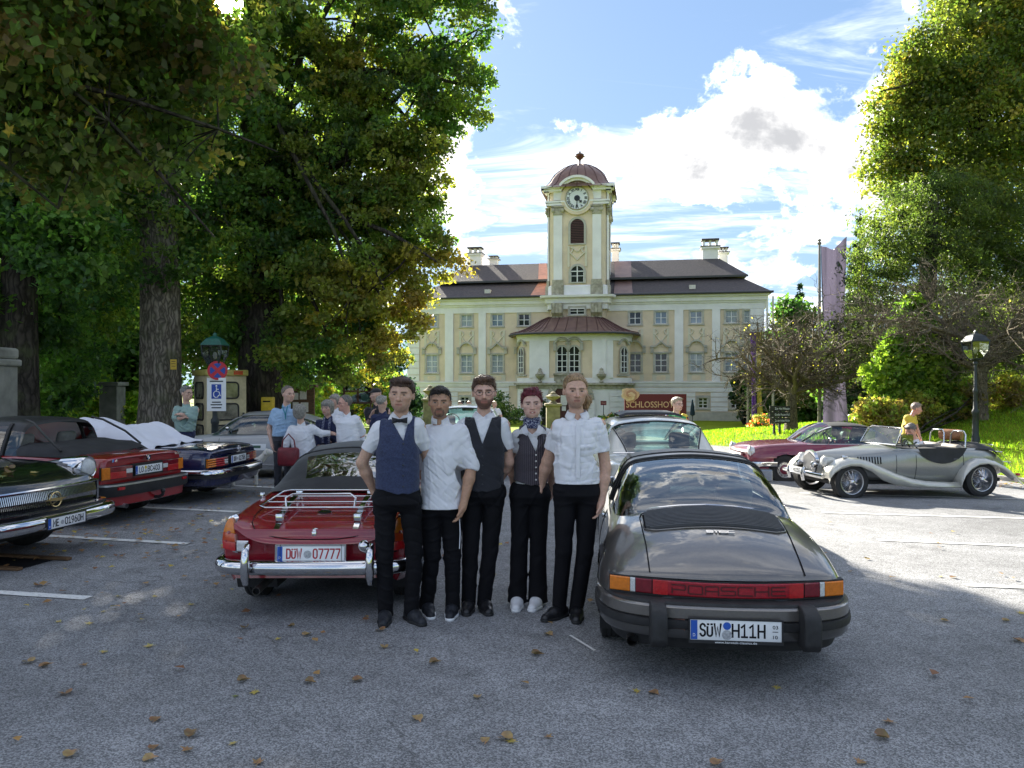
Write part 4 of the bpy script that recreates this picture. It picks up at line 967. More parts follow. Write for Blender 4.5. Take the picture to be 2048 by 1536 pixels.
 def shrub(name,label,lobes,n,size,pal,mat=LEAF,stem=True,cat='shrub',group=None,**kw):
  c0=lobes[0][0];base=(c0[0],c0[1],ground_z(c0[0],c0[1]));T=thing(name,label,cat,base,group=group)
  lb=[((c[0]-base[0],c[1]-base[1],c[2]-base[2]),r,w)for c,r,w in lobes]
  cen=make_crown('foliage',lb,n,size,pal,T,mat,**kw)
  m=MB()
  for i in range(14):
   e=Vector(cen[random.randrange(len(cen))]);m.tube(wobble((random.uniform(-.2,.2),random.uniform(-.2,.2),-.1),e,4,.06),[.05,.04,.03,.02,.008],5,caps=False)
  o=m.build('stem',BARKD,T,smooth=60,fixn=False);o['kind']='stuff';return T
 BR=palette_mix((.13,.19,.025),(.17,.21,.03),(.08,.13,.02),(.20,.21,.04))  # backlight put into the palette: leaves coloured brighter for the lit undergrowth
 shrub('shrub','sunlit yellow green undergrowth left of the big pale trunk',[PB(200,815,27,60),PB(270,830,27,45),PB(120,830,27,50),PB(160,790,28,40)],7000,.20,BR,rc=.5,per=40)
 shrub('shrub','sunlit green bush seen beside the cream booth',[PB(485,820,30,40),PB(600,800,30,40),PB(560,830,29,40)],5000,.20,BR,rc=.5,per=40)
 shrub('shrub','dark leafy bush under the trees beside the monument',[PB(90,740,24,90),PB(60,820,22,60),PB(140,690,25,60)],9000,.2,palette_mix(*GREEN),rc=.5,per=40)
 shrub('shrub','bush of green and yellow leaves behind the glass notice case',[PB(620,800,33,40),PB(755,800,34,34),PB(770,770,36,30)],5000,.2,palette_mix((.09,.13,.025),(.2,.16,.03),(.05,.09,.02)),rc=.5,per=40)
 shrub('conifer','blue green conifer beyond the notice case left of the castle',[PB(770,770,62,50),PB(770,700,62,42),PB(800,800,60,40),PB(740,790,60,40)],9000,.4,palette_mix((.022,.045,.030),(.03,.055,.035)),rc=1.0,per=50,cat='tree')
 b=(P(1960,772,34).x,34.0,2.5)
 blobs=[PB(1900,120,33,110),PB(2000,70,34,130),PB(1830,170,33,70,1.1),PB(1790,225,33,55,.8),PB(1950,240,33,120),PB(1840,300,33,90,.9),PB(2060,200,34,140),PB(1785,345,33,55,.8),PB(1900,400,33,100),PB(2050,380,34,130),PB(1950,20,34,90,.7),PB(2080,-60,34,150),PB(1760,190,32,22,.2)]
 big_tree('maple_tree','tall yellow green maple rising at the upper right',b,13,.5,blobs,125000,.185,palette_mix((.075,.085,.018),(.095,.095,.02),(.055,.075,.016),(.14,.11,.025),(.04,.058,.014),w=[3,2.2,3.4,.8,2.4]),LEAF,BARKD,20,rc=.75,per=60)
 b=(P(1850,772,30).x,30.0,1.2)
 blobs=[PB(1800,440,30,80),PB(1880,430,30.5,90),PB(1960,460,31,100),PB(2050,470,31,110),PB(1760,520,30,70),PB(1850,560,30,110),PB(1740,640,30,70),PB(1960,600,31,130),PB(1700,560,31,40,.6),PB(1690,700,30,60),PB(1800,700,31,110),PB(2060,640,31,120),PB(1930,730,31,100)]
 big_tree('yew_tree','broad olive green yew in front of the tall maple on the right bank',b,8,.35,blobs,90000,.17,palette_mix((.056,.074,.020),(.070,.085,.022),(.042,.058,.017),(.030,.044,.015)),LEAF,BARKD,12,rc=.6,per=70,aspect=.32,up=.1)
 BR2=palette_mix((.10,.145,.022),(.13,.165,.028),(.075,.115,.02),(.05,.085,.018))
 shrub('shrub','bright lime green leafy bush beside the purple banner on the right bank',[PB(1825,640,26,34),PB(1815,690,26,45),PB(1785,740,26,52),PB(1850,740,26,62),PB(1890,790,26,55),PB(1800,800,26,60),PB(1826,605,26,14)],26000,.17,BR2,rc=.35,per=40)
 shrub('hedge','low hedge of yellow and brown leaves on the bank behind the red convertible',[PB(1745,825,23.5,30),PB(1780,830,23.5,36),PB(1840,820,25,36),PB(1930,800,25.5,42),PB(2020,790,26,40)],14000,.12,palette_mix((.16,.15,.03),(.10,.075,.03),(.13,.09,.035),(.11,.14,.03)),rc=.3,per=40,cat='hedge')
 def spruce(px,top,base_y,Y,wpx,lab,n=9000):
  base=P(px,base_y,Y);zt=P(px,top,Y).z;T=thing('spruce',lab,'tree',tuple(base));hh=zt-base.z;w=wpx/F*Y
  m=MB();m.tube([(0,0,-.5),(0,0,hh)],[.22,.03],7);m.build('trunk',BARKD,T,smooth=60)
  k=RNG.uniform(0,1,n)**.6;z=hh*(1-k);tier=(np.round(z/.75)*.75);a=RNG.uniform(0,2*np.pi,n);r=w*(1-z/hh)*RNG.uniform(.1,1,n)**.6*(1+.25*np.sin(a*5+tier*7))+.1
  pos=np.stack([r*np.cos(a),r*np.sin(a),tier-r*.35+RNG.normal(0,.12,n)],1);col=np.array((.022,.040,.022))*RNG.uniform(.6,1.5,(n,1))
  v,f,c=leaf_quads(pos,.42,col,.1,.22);me=np_mesh('crown',v,f,False);set_cols(me,c);o=link_mesh('crown',me,T,LEAF);o['kind']='stuff'
 spruce(1720,425,800,48,55,'dark pointed spruce left of the yew on the right');spruce(1600,568,800,66,48,'distant spruce just right of the castle roof');spruce(1655,590,800,60,50,'distant dark spruce behind the purple banner')
 spruce(1560,600,820,74,44,'dark spruce close behind the right end of the castle',6000)
 shrub('tree','dark green rounded trees right of the castle behind the bare tree',[PB(1580,700,58,50),PB(1640,720,56,55),PB(1560,780,57,50),PB(1620,800,55,45),PB(1690,760,50,60),PB(1580,640,60,40)],22000,.35,palette_mix(*GREEN,(.07,.08,.02)),rc=1.0,per=50,cat='trees')
 shrub('shrub','dark evergreen shrub at the right end of the castle front',[PB(1490,790,63,24),PB(1480,760,63,16),PB(1500,815,63,20)],4500,.3,palette_mix((.015,.03,.018),(.022,.042,.02)),rc=.6,per=40)
 shrub('rose_bush','flowering bush with red and orange blooms by the yellow flag',[PB(1520,845,36,17),PB(1508,855,36,12),PB(1535,850,36,12)],2200,.09,palette_mix((.10,.14,.03),(.08,.10,.03),(.45,.10,.05),(.5,.25,.15),(.40,.04,.03),w=[3,3,1,1,.7]),rc=.2,per=24)
 shrub('shrub','loose green climbing shrub against the castle wall left of the porch',[PB(1000,800,64,15),PB(1010,825,63,18),PB(988,830,63,16),PB(1035,830,62,14)],2600,.2,palette_mix((.03,.055,.025),(.045,.07,.03),(.07,.09,.03)),rc=.6,per=30)
 shrub('flower_bed','bed of small red and yellow flowers in front of the castle beside the maroon sign',[PB(1225,838,52,10),PB(1205,840,52,8),PB(1240,832,52,9)],1600,.14,palette_mix((.03,.06,.02),(.05,.08,.02),(.4,.05,.03),(.5,.35,.05),w=[3,3,.8,.8]),rc=.3,per=24,cat='flowers')
 shrub('box_tree','small clipped cone of box in a pot beside the castle door',[PB(1089,815,62,6),PB(1089,804,62,4),PB(1089,826,62,8)],1200,.12,palette_mix((.015,.03,.012),(.02,.04,.015)),rc=.2,per=20,cat='shrub')
 def bare_tree(base,label,spread,height,seed,trunk_r=.17,n1=9,yellow=60,depth=4):
  rnd=random.Random(seed);T=thing('bare_tree',label,'tree',tuple(base));tw=MB();li=MB();tips=[]
  bark=bark_material('lichened bark',(.20,.165,.115),26,.8,(.26,.24,.15))
  fork=Vector((.05,0,height*.36))
  def grow(p,d,l,r,lev):
   n=4;pts=[p];q=p.copy();dd=d.copy()
   for i in range(n):
    dd=(dd+Vector((rnd.gauss(0,.22),rnd.gauss(0,.22),rnd.gauss(.02,.20)))).normalized();q=q+dd*l/n;pts.append(q.copy())
   (li if lev<=1 else tw).tube(pts,[r*(1-.55*i/n)for i in range(n+1)],6 if lev<=1 else 3,caps=False)
   if lev>=depth:tips.append(q);return
   for i in range(rnd.randint(4,6)if lev<3 else rnd.randint(3,5)):
    j=rnd.randint(1,n);a=pts[j];out=Vector((a.x,a.y,0));out=out.normalized()if out.length>.1 else Vector((1,0,0))
    nd=(dd*.5+out*.35+Vector((rnd.gauss(0,.75),rnd.gauss(0,.75),rnd.gauss(.12,.55)))).normalized()
    grow(a,nd,l*rnd.uniform(.45,.75),r*.48,lev+1)
  bark_trunk([(0,0,-.2),(.02,0,height*.15),tuple(fork)],[trunk_r,trunk_r*.85,trunk_r*.8],16,.06,1.35).build('trunk',bark,T,smooth=180)
  for i in range(n1):
   a=2*math.pi*i/n1+rnd.uniform(-.3,.3);el=rnd.uniform(.15,1.15)
   grow(fork-Vector((0,0,rnd.uniform(0,.15)*height)),Vector((math.cos(a)*math.cos(el),math.sin(a)*math.cos(el),math.sin(el))),spread*rnd.uniform(.55,.8)*(1 if el<.8 else.8),trunk_r*.5,0)
  li.build('limb',bark,T,smooth=60,fixn=False)['kind']='stuff'
  tw.build('twig',bark,T,smooth=60,fixn=False)['kind']='stuff'
  if not yellow:return T
  idx=[rnd.choice(tips)for _ in range(yellow)]
  pos=np.array([(t.x+rnd.gauss(0,.08),t.y+rnd.gauss(0,.08),t.z)for t in idx]);col=np.array([(.25,.20,.04)if rnd.random()<.6 else(.14,.13,.04)for _ in idx])
  v,f,c=leaf_quads(pos,.08,col);me=np_mesh('leaves',v,f,False);set_cols(me,c);link_mesh('leaves',me,T,LEAF)['kind']='stuff'
  return T
 b=P(1582,0,30);bare_tree((b.x,30,ground_z(b.x,30)),'almost bare gnarled fruit tree on the lawn in front of the purple banner',3.3,6.0,5,.23,13,220)
 b=P(1962,0,25);bare_tree((b.x,25,ground_z(b.x,25)),'bare twiggy fruit tree on the bank behind the right-hand lantern',3.7,7.0,9,.19,13,60)
 b=P(690,0,40);bare_tree((b.x,40,-.4),'grey leafless bush left of the glass notice case',2.0,3.2,21,.1,8,0,3)
make_trees()
def grass_blades():
 """longer tufts on the sunlit bank and along the lawn's edge"""
 n=70000;x=RNG.uniform(6.5,24,n);y=RNG.uniform(14.5,42,n);k=np.array([edge_dist(a,b)>.25 if a<14 or b<26 else True for a,b in zip(x,y)]);x,y=x[k],y[k]
 z=np.array([ground_z(a,b)for a,b in zip(x,y)]);h=RNG.uniform(.05,.13,len(x));ang=RNG.uniform(0,6.28,len(x));w=.012+.004*RNG.uniform(0,1,len(x));lx,ly=RNG.normal(0,.04,len(x)),RNG.normal(0,.04,len(x))
 v=np.stack([np.stack([x-w*np.cos(ang),y-w*np.sin(ang),z-.01],1),np.stack([x+w*np.cos(ang),y+w*np.sin(ang),z-.01],1),np.stack([x+lx+w*.3,y+ly,z+h],1),np.stack([x+lx-w*.3,y+ly,z+h],1)],1).reshape(-1,3)
 c=np.array([(.10,.17,.012),(.14,.20,.015),(.075,.13,.012)])[RNG.integers(3,size=len(x))];me=np_mesh('grass',v,np.arange(len(v)).reshape(-1,4),False);set_cols(me,np.repeat(c,4,0));o=link_mesh('grass',me,None,LEAF);tag(o,'long grass on the sunny bank at the right','grass',kind='stuff')
grass_blades()
# ---------------------------------------------------------------- car building kit (x right, y forward, z up; y = 0 at the tail)
CHROME=pmat('chrome',(.62,.62,.64),.08,metal=1.0,var=.04,scale=4)
RUBBER=pmat('black rubber',(.018,.018,.019),.65,var=.3,scale=18,bump=.08,bscale=60)
TYRE=pmat('tyre rubber',(.022,.022,.023),.8,var=.3,scale=14,bump=.1,bscale=50)
BLACKP=pmat('black trim',(.02,.02,.022),.45,var=.2)
SEATM=pmat('seat leather',(.10,.095,.09),.55,var=.2,bump=.1)
INTER=pmat('dark interior',(.022,.022,.024),.8,var=.2)
GLASS=glassmat('window glass',(.62,.76,.72),.07)
GLASSD=glassmat('dim window glass',(.40,.46,.45),.08)
AMBER=pmat('amber lens',(.62,.17,.01),.18,var=.12,scale=40,coat=.6,bump=.15,bscale=160)
REDL=pmat('red lens',(.42,.012,.016),.18,var=.15,scale=40,coat=.6,bump=.15,bscale=160)
DREDL=pmat('dark red lens',(.16,.008,.016),.2,var=.15,scale=40,coat=.6)
CLEARL=pmat('clear lens',(.55,.56,.56),.15,var=.12,scale=60,coat=.6,bump=.3,bscale=120)
PLATEW=pmat('plate white',(.74,.75,.76),.4,var=.03)
PLATEB=pmat('plate blue',(.02,.09,.42),.4,var=.05)
PBLACK=pmat('plate black',(.012,.012,.014),.85,spec=.15)
PRED=pmat('plate red',(.36,.02,.03),.5)
ALU=pmat('dull alloy',(.42,.42,.43),.32,metal=.8,var=.1)
def paint(name,col,metal=.0,rough=.34,var=.05):return pmat(name,col,rough,metal=metal,var=var,scale=60,coat=1.0,crough=.03,detail=2,dirt=.12)
def smooth_poly(pts,n,it):
 """resample a polyline evenly and round its corners"""
 p=np.array(pts,float);d=np.r_[0,np.cumsum(np.linalg.norm(np.diff(p,axis=0),axis=1))];t=np.linspace(0,d[-1],n)
 q=np.stack([np.interp(t,d,p[:,0]),np.interp(t,d,p[:,1])],1)
 for _ in range(it):q[1:-1]=.25*q[:-2]+.5*q[1:-1]+.25*q[2:]
 q[-1,0]=p[-1,0];return q
class Car:
 def __init__(s,name,label,cat,loc,rz,scale=1.0,group=None,L=4.3,W=.8,bow_r=.1,bow_f=.1):
  s.T=thing(name,label,cat,loc,rz,group,scale);s.L,s.W,s.bow_r,s.bow_f=L,W,bow_r,bow_f
 def bow(s,x,y):
  k=min(1,abs(x)/s.W)**2
  a=max(0,1-y/.9);b_=max(0,1-(s.L-y)/.9)
  return y+s.bow_r*k*a*a*(3-2*a)-s.bow_f*k*b_*b_*(3-2*b_)
 def shape(s,ys,n=30,it=5,top_p=2.4,**c):
  """curves: zb wb zm wm zs ws zt, each (values) at stations ys"""
  s.f={k:spline(ys,v)for k,v in c.items()};s.n,s.it,s.tp=n,it,top_p;s.y0,s.y1=ys[0],ys[-1]
 def sec(s,y,inset=0.0):
  g={k:f(y)for k,f in s.f.items()}
  pts=[(g['wb'],g['zb'])]
  for t in np.linspace(.2,1,5):pts.append((g['wb']+(g['wm']-g['wb'])*(1-(1-t)**2),g['zb']+(g['zm']-g['zb'])*t))
  for t in np.linspace(.2,1,5):pts.append((g['wm']+(g['ws']-g['wm'])*t**1.8,g['zm']+(g['zs']-g['zm'])*t))
  for t in np.linspace(.12,1,9):pts.append((g['ws']*(1-t),g['zs']+(g['zt']-g['zs'])*(1-(1-t)**s.tp)))
  q=smooth_poly(pts,s.n,s.it)
  if inset:q[:,0]*=1-inset/max(.2,g['wm']);zc=(g['zb']+g['zt'])/2;q[:,1]=zc+(q[:,1]-zc)*(1-inset/max(.1,(g['zt']-g['zb'])/2))
  return q
 def top(s,x,y):
  q=s.sec(y);i=int(np.argmax(q[:,0]));return float(np.interp(-abs(x),-q[i:,0],q[i:,1]))
 def side(s,z,y):
  q=s.sec(y);m=int(np.argmax(q[:,1]>q[-1,1]*.98))or len(q);zz=np.maximum.accumulate(q[:,1]);return float(np.interp(z,zz,q[:,0]))
 def on_top(s,x,y,d=.004):return Vector((x,s.bow(x,y),s.top(x,y)+d))
 def on_side(s,y,z,sd=1,d=.004):x=s.side(z,y)+d;return Vector((sd*x,s.bow(x,y),z))
 def body(s,name,mat,arches=(),ny=64,extra=(),groups=None,caps=True,er=.03,skip=None):
  ys=sorted(set(np.round(np.r_[np.linspace(s.y0+er,s.y1-er,ny),[y for y in extra]],4)))
  st=[(s.y0,.022)]+[(s.y0+er*.35,.007)]+[(y,0)for y in ys]+[(s.y1-er*.35,.007),(s.y1,.022)]
  rows=[]
  for y,ins in st:
   q=s.sec(y,ins);half=[(x,z)for x,z in q]
   full=[(-x,z)for x,z in half]+[(x,z)for x,z in half[::-1][1:]]
   rows.append([[x,s.bow(x,y),z,y]for x,z in full])
  nc=len(rows[0]);cut=set()
  for i,r in enumerate(rows):
   for j,v in enumerate(r):
    for ya,za,ra in arches:
     if abs(v[0])>.42:
      dy,dz=v[3]-ya,v[2]-za;d=math.hypot(dy,dz)
      if d<ra+.028:
       if d<ra-.03:cut.add((i,j))
       elif d>1e-6:k=ra/d;v[1]+=(ya+dy*k)-v[3];v[2]=za+dz*k;v[3]=ya+dy*k
  G_={}
  for i in range(len(rows)-1):
   for j in range(nc-1):
    cs=[(i,j),(i,j+1),(i+1,j+1),(i+1,j)]
    if any(c in cut for c in cs):continue
    ce=[sum(rows[a][b_][k]for a,b_ in cs)/4 for k in range(4)]
    if skip and skip(ce[0],ce[3],ce[2]):continue
    g=groups(ce[0],ce[3],ce[2])if groups else name
    G_.setdefault(g,[]).append(cs)
  out={}
  for g,fs in G_.items():
   idx={};mb=MB();vs=[];ff=[]
   for cs in fs:
    f=[]
    for c in cs:
     if c not in idx:idx[c]=len(vs);vs.append(rows[c[0]][c[1]][:3])
     f.append(idx[c])
    ff.append(f)
   if caps and g==name:
    for r in(rows[0],rows[-1]):
     n0=len(vs);vs.extend([v[:3]for v in r])
     for j in range(nc//2):ff.append([n0+j,n0+j+1,n0+nc-2-j,n0+nc-1-j]if j+1<nc-2-j else[n0+j,n0+j+1,n0+nc-1-j])
   mb.add(vs,ff);m_=mat[g]if isinstance(mat,dict)else mat
   out[g]=mb.build(g,m_,s.T,smooth=38)
  s.parts=out;return out
 def wells(s,arches,z_floor=.22,half=.72,y0=None,y1=None):
  mb=MB()
  for ya,za,ra in arches:
   for sd in(-1,1):
    pts=[(ya+(ra+.012)*math.cos(t),za+(ra+.012)*math.sin(t))for t in np.linspace(-.5,math.pi+.5,15)]
    mb.grid([[(sd*.40,y,z)for y,z in pts],[(sd*(s.side(min(za+ra*.5,.6),ya)-.02),y,z)for y,z in pts]])
    mb.add([(sd*.40,y,z)for y,z in pts],[tuple(range(15))])
  mb.bx(-half,half,y0 or s.y0+.3,y1 or s.y1-.3,z_floor,z_floor+.05)
  mb.build('underside',INTER,s.T,fixn=False)
 def wheel(s,x,y,r,w=.19,rim=.62,style='steel',rim_mat=None,cap_mat=None,name='wheel',steer=0.0):
  e=bpy.data.objects.new(name,None);COL.objects.link(e);e.parent=s.T;e.location=(x,y,r);e.rotation_euler=(0,0,steer);e.empty_display_size=.1
  sd=1 if x>0 else-1;ri=r*rim
  t=MB();h=w/2
  prof=[(ri,-h*.8),(ri+(r-ri)*.5,-h),(r-.03,-h*.95),(r-.008,-h*.8)]
  for k in range(5):
   a=-h*.72+k*h*.36;prof+=[(r,a-h*.13),(r,a+h*.13),(r-.008,a+h*.15),(r-.008,a+h*.21)]
  prof+=[(r-.008,h*.8),(r-.03,h*.95),(ri+(r-ri)*.5,h),(ri,h*.8)]
  t.lathe(prof,36,axis='x',caps=False);t.build('tyre',TYRE,e,smooth=30)
  rm=rim_mat or ALU;o=sd*h
  m=MB()
  def dn(p):return[(a,b_*sd)for a,b_ in p]
  if style=='wire':
   m.lathe(dn([(ri,h*.8),(ri*.99,h*.95),(ri*.93,h*.9),(ri*.90,h*.3),(ri*.90,-h*.7)]),36,axis='x',caps=False)
   m.build('rim',rm,e,smooth=30)
   sp=MB();rr=random.Random(3)
   for k in range(30):
    a=2*math.pi*k/30
    for q,(hx,da)in enumerate(((h*.95,.32),(h*.55,-.32))):
     a2=a+da;sp.tube([(sd*hx,.055*math.cos(a2),.055*math.sin(a2)),(sd*h*(.55 if q==0 else.2),ri*.9*math.cos(a),ri*.9*math.sin(a))],.0042,4,caps=False)
   o_=sp.build('spoke',CHROME,e,smooth=60,fixn=False);o_['kind']='stuff'
   hb=MB();hb.lathe(dn([(.062,-h*.3),(.062,h*.6),(.05,h*1.02),(.045,h*1.15),(.02,h*1.3),(.0,h*1.32)]),16,axis='x',caps=False)
   for a in(0,math.pi):hb.tube([(sd*h*1.1,0,0),(sd*h*1.12,.085*math.cos(a+.5),.085*math.sin(a+.5))],.013,6)
   hb.build('knock_off_hub',CHROME,e,smooth=40)
   bk=MB();bk.lathe([(.02,-sd*h*.3),(ri*.8,-sd*h*.3)],24,axis='x');bk.build('brake_drum',BLACKP,e)
  else:
   m.lathe(dn([(ri,h*.8),(ri*.98,h*.97),(ri*.90,h*.92),(ri*.86,h*.45),(ri*.55,h*.5),(ri*.5,h*.62),(.0,h*.62)]),36,axis='x',caps=False)
   m.build('rim',rm,e,smooth=30)
   if style=='fuchs':
    f=MB()
    for k in range(5):
     a=2*math.pi*k/5;M=Matrix.Rotation(a,4,'X');f.rbx(sd*h*.5 if sd>0 else-h*.85,sd*h*.85 if sd>0 else-h*.5,-.035,.035,.04,ri*.86,.012,M=M)
    f.build('rim_spoke',CHROME,e,smooth=40)
   if style in('steel','merc'):
    hl=MB()
    for k in range(12):
     a=2*math.pi*k/12;hl.lathe([(.018,0),(.018,.004)],8,axis='x',c=(sd*h*.475,ri*.70*math.cos(a),ri*.70*math.sin(a)))
    hl.build('rim_slot',BLACKP,e)
   hc=MB();hc.lathe(dn([(ri*.56,h*.5),(ri*.54,h*.68),(ri*.4,h*.82),(ri*.2,h*.88),(0,h*.9)]),28,axis='x',caps=False);hc.build('hub_cap',cap_mat or CHROME,e,smooth=40)
   if style=='merc':
    rg=MB();rg.tube([(sd*h*.95,ri*.93*math.cos(t),ri*.93*math.sin(t))for t in np.linspace(0,2*math.pi,33)[:-1]],.012,6,closed=True);rg.build('trim_ring',CHROME,e,smooth=60)
  return e
 def line(s,pts,r=.004,mat=None,name='panel_gap',closed=False,n=5):
  mb=MB();mb.tube(pts,r,n,closed=closed);return mb.build(name,mat or PBLACK,s.T,smooth=60)
 def rear(s,x0,x1,z0,z1,y=0.0,depth=.03,out=.012,mat=None,name='panel',parent=None,nx=6,r=.0,front=False,slope=0.0,yfun=None):
  """a slab following the curved tail (or nose): face stands `out` proud of it"""
  mb=MB();xs=np.linspace(x0,x1,nx)
  def yy(x,z,o):
   b_=(s.bow(x,s.L-y)+o)if front else(s.bow(x,y)-o)
   return b_+(z-z0)*slope
  e=r
  prof=[(z0+e,out),(z1-e,out),(z1,out-e),(z1,out-depth),(z0,out-depth),(z0,out-e)]if e else[(z0,out),(z1,out),(z1,out-depth),(z0,out-depth)]
  rows=[[(x,yy(x,z,o),z)for z,o in prof]for x in xs]
  mb.grid(rows,cv=True);mb.add(rows[0],[tuple(range(len(prof)))]);mb.add(rows[-1],[tuple(range(len(prof)))])
  return mb.build(name,mat,parent or s.T,smooth=40)
 def sweep(s,path,prof,mat,name,parent=None,smooth=40,mi=None):
  """prof: (outward, z) pairs carried along a plan path of (x, y) points"""
  rows=[];m=len(path)
  for i,(x,y)in enumerate(path):
   a,b_=path[max(0,i-1)],path[min(m-1,i+1)];tx,ty=b_[0]-a[0],b_[1]-a[1];l=math.hypot(tx,ty);nx,ny=ty/l,-tx/l
   rows.append([(x+nx*o,y+ny*o,z)for o,z in prof])
  mb=MB();mb.grid(rows,cv=True);mb.add(rows[0],[tuple(range(len(prof)))]);mb.add(rows[-1],[tuple(range(len(prof)))])
  return mb.build(name,mat,parent or s.T,smooth=smooth)
 def house(s,stations,groups,mats,n=16,it=2,crown=.05,sub=3):
  """greenhouse: stations (y, half width at belt, belt z, half width at roof edge, roof z); groups(y, t, x) names the part, t = 0 belt .. 1 roof centre"""
  st=np.array(stations,float);ys=[]
  for i in range(len(st)-1):ys+=list(np.linspace(st[i,0],st[i+1,0],sub,endpoint=False))
  ys.append(st[-1,0]);fs=[spline(st[:,0],st[:,k])for k in range(1,5)]
  rows=[]
  for y in ys:
   wb,zb,wt,zt=[f(y)for f in fs];h=zt-zb;c=min(crown,h*.5)
   pts=[(wb,zb),(wb+(wt-wb)*.5+.012*min(1,h*4),zb+(h-c)*.5),(wt,zt-c)]+[(wt*(1-t),zt-c+c*(1-(1-t)**2))for t in np.linspace(.15,1,7)]
   q=smooth_poly(pts,n,it);rows.append([(-x,y,z,i/(n-1))for i,(x,z)in enumerate(q)]+[(x,y,z,i/(n-1))for i,(x,z)in list(enumerate(q))[::-1][1:]])
  nc=len(rows[0]);G_={}
  for i in range(len(rows)-1):
   for j in range(nc-1):
    cs=[(i,j),(i,j+1),(i+1,j+1),(i+1,j)];ce=[sum(rows[a][b_][k]for a,b_ in cs)/4 for k in range(4)]
    g=groups(ce[1],ce[3],ce[0])
    if g:G_.setdefault(g,[]).append(cs)
  out={}
  for g,fs_ in G_.items():
   idx={};vs=[];ff=[]
   for cs in fs_:
    f=[]
    for c in cs:
     if c not in idx:idx[c]=len(vs);vs.append(rows[c[0]][c[1]][:3])
     f.append(idx[c])
    ff.append(f)
   mb=MB();mb.add(vs,ff);out[g]=mb.build(g.split('#')[0],mats[g],s.T,smooth=40)
  s.hrows=rows;s.hys=ys;return out
 def hpt(s,y,t,sd=1,d=.0):
  """a point of the greenhouse skin"""
  i=min(range(len(s.hys)),key=lambda k:abs(s.hys[k]-y));i2=min(len(s.hys)-1,i+1)if s.hys[i]<=y else max(0,i-1)
  w=0 if i==i2 else(y-s.hys[i])/(s.hys[i2]-s.hys[i]);h=len(s.hrows[0])//2;j=t*h;j0=int(min(h-1,math.floor(j)));fj=j-j0
  def g(r):a,b_=Vector(s.hrows[r][j0][:3]),Vector(s.hrows[r][j0+1][:3]);return a.lerp(b_,fj)
  p=g(i).lerp(g(i2),w);p.x=p.x*(-sd)*1.0;l=Vector((p.x,0,max(.1,p.z-.9)*.6));
  return p+l.normalized()*d if d else p
 def seat(s,x,y,z=.28,h=.50,w=.46,mat=None,head=True,name='seat'):
  m=MB();m.rbx(x-w/2,x+w/2,y,y+.5,z,z+.16,.05)
  M=Matrix.Translation((x,y,z+.1))@Matrix.Rotation(R(12),4,'X');m.rbx(-w/2,w/2,-.06,.07,0,h,.05,M=M)
  if head:m.rbx(-w*.30,w*.30,-.05,.05,h+.01,h+.20,.045,M=M)
  return m.build(name,mat or SEATM,s.T,smooth=50)
 def steering(s,x,y,z):
  m=MB();M=Matrix.Translation((x,y,z))@Matrix.Rotation(R(62),4,'X')
  m.tube([M@Vector((.19*math.cos(t),.19*math.sin(t),0))for t in np.linspace(0,2*math.pi,25)[:-1]],.014,6,closed=True)
  for a in(0,120,240):m.tube([M@Vector((0,0,0)),M@Vector((.18*math.cos(R(a+90)),.18*math.sin(R(a+90)),0))],.012,5)
  return m.build('steering_wheel',BLACKP,s.T,smooth=60)
 def plate(s,M,txt,col=None,w=.52,h=.112,name='number_plate',d=True,spread=None,frame=None,seals=(),small=None,base=PLATEW,blue=True):
  """txt: list of (string, centre x as a fraction of the width, width fraction)"""
  mb=MB();mb.rbx(-w/2,w/2,-h/2,h/2,-.006,.002,.0035);o=mb.build(name,base,s.T,smooth=40);o.matrix_local=M
  if frame:
   f=MB();e=.009
   for a in((-w/2-e,w/2+e,h/2,h/2+e),(-w/2-e,w/2+e,-h/2-frame,-h/2),(-w/2-e,-w/2,-h/2,h/2),(w/2,w/2+e,-h/2,h/2)):f.bx(a[0],a[1],a[2],a[3],-.008,.006)
   f.build('plate_frame',BLACKP,o)
  if blue:
   b_=MB();b_.bx(-w/2+.004,-w/2+.044,-h/2+.004,h/2-.004,.002,.0028);b_.build('blue_band',PLATEB,o)
   if d:text('lettering','D',o,PLATEW,.02,Matrix.Translation((-w/2+.024,-h*.25,.0032)),height=h*.15,width=.014)
  for t,cx_,wf in txt:stroke_mesh(t.upper(),w*wf,h*.68,h*.092,Matrix.Translation((-w/2+w*cx_,0,.0024))).build('lettering',col or PBLACK,o)
  for x,y,r,c in seals:
   k=MB();k.lathe([(r*h,.002),(r*h,.0036)],16,(-w/2+w*x,y*h,0));k.build('seal',c,o)
  if small:
   for t,cx_,cy_,wf,hf in small:text('lettering',t,o,PBLACK,.03,Matrix.Translation((-w/2+w*cx_,cy_*h,.0032)),width=w*wf,height=h*hf)
  return o
def on_face(x,y,z,rz=0.0,tilt=0.0):return Matrix.Translation((x,y,z))@Matrix.Rotation(rz,4,'Z')@Matrix.Rotation(tilt,4,'X')@UPRIGHT
SEALG=pmat('plate seal',(.35,.36,.38),.4,var=.3,scale=90)
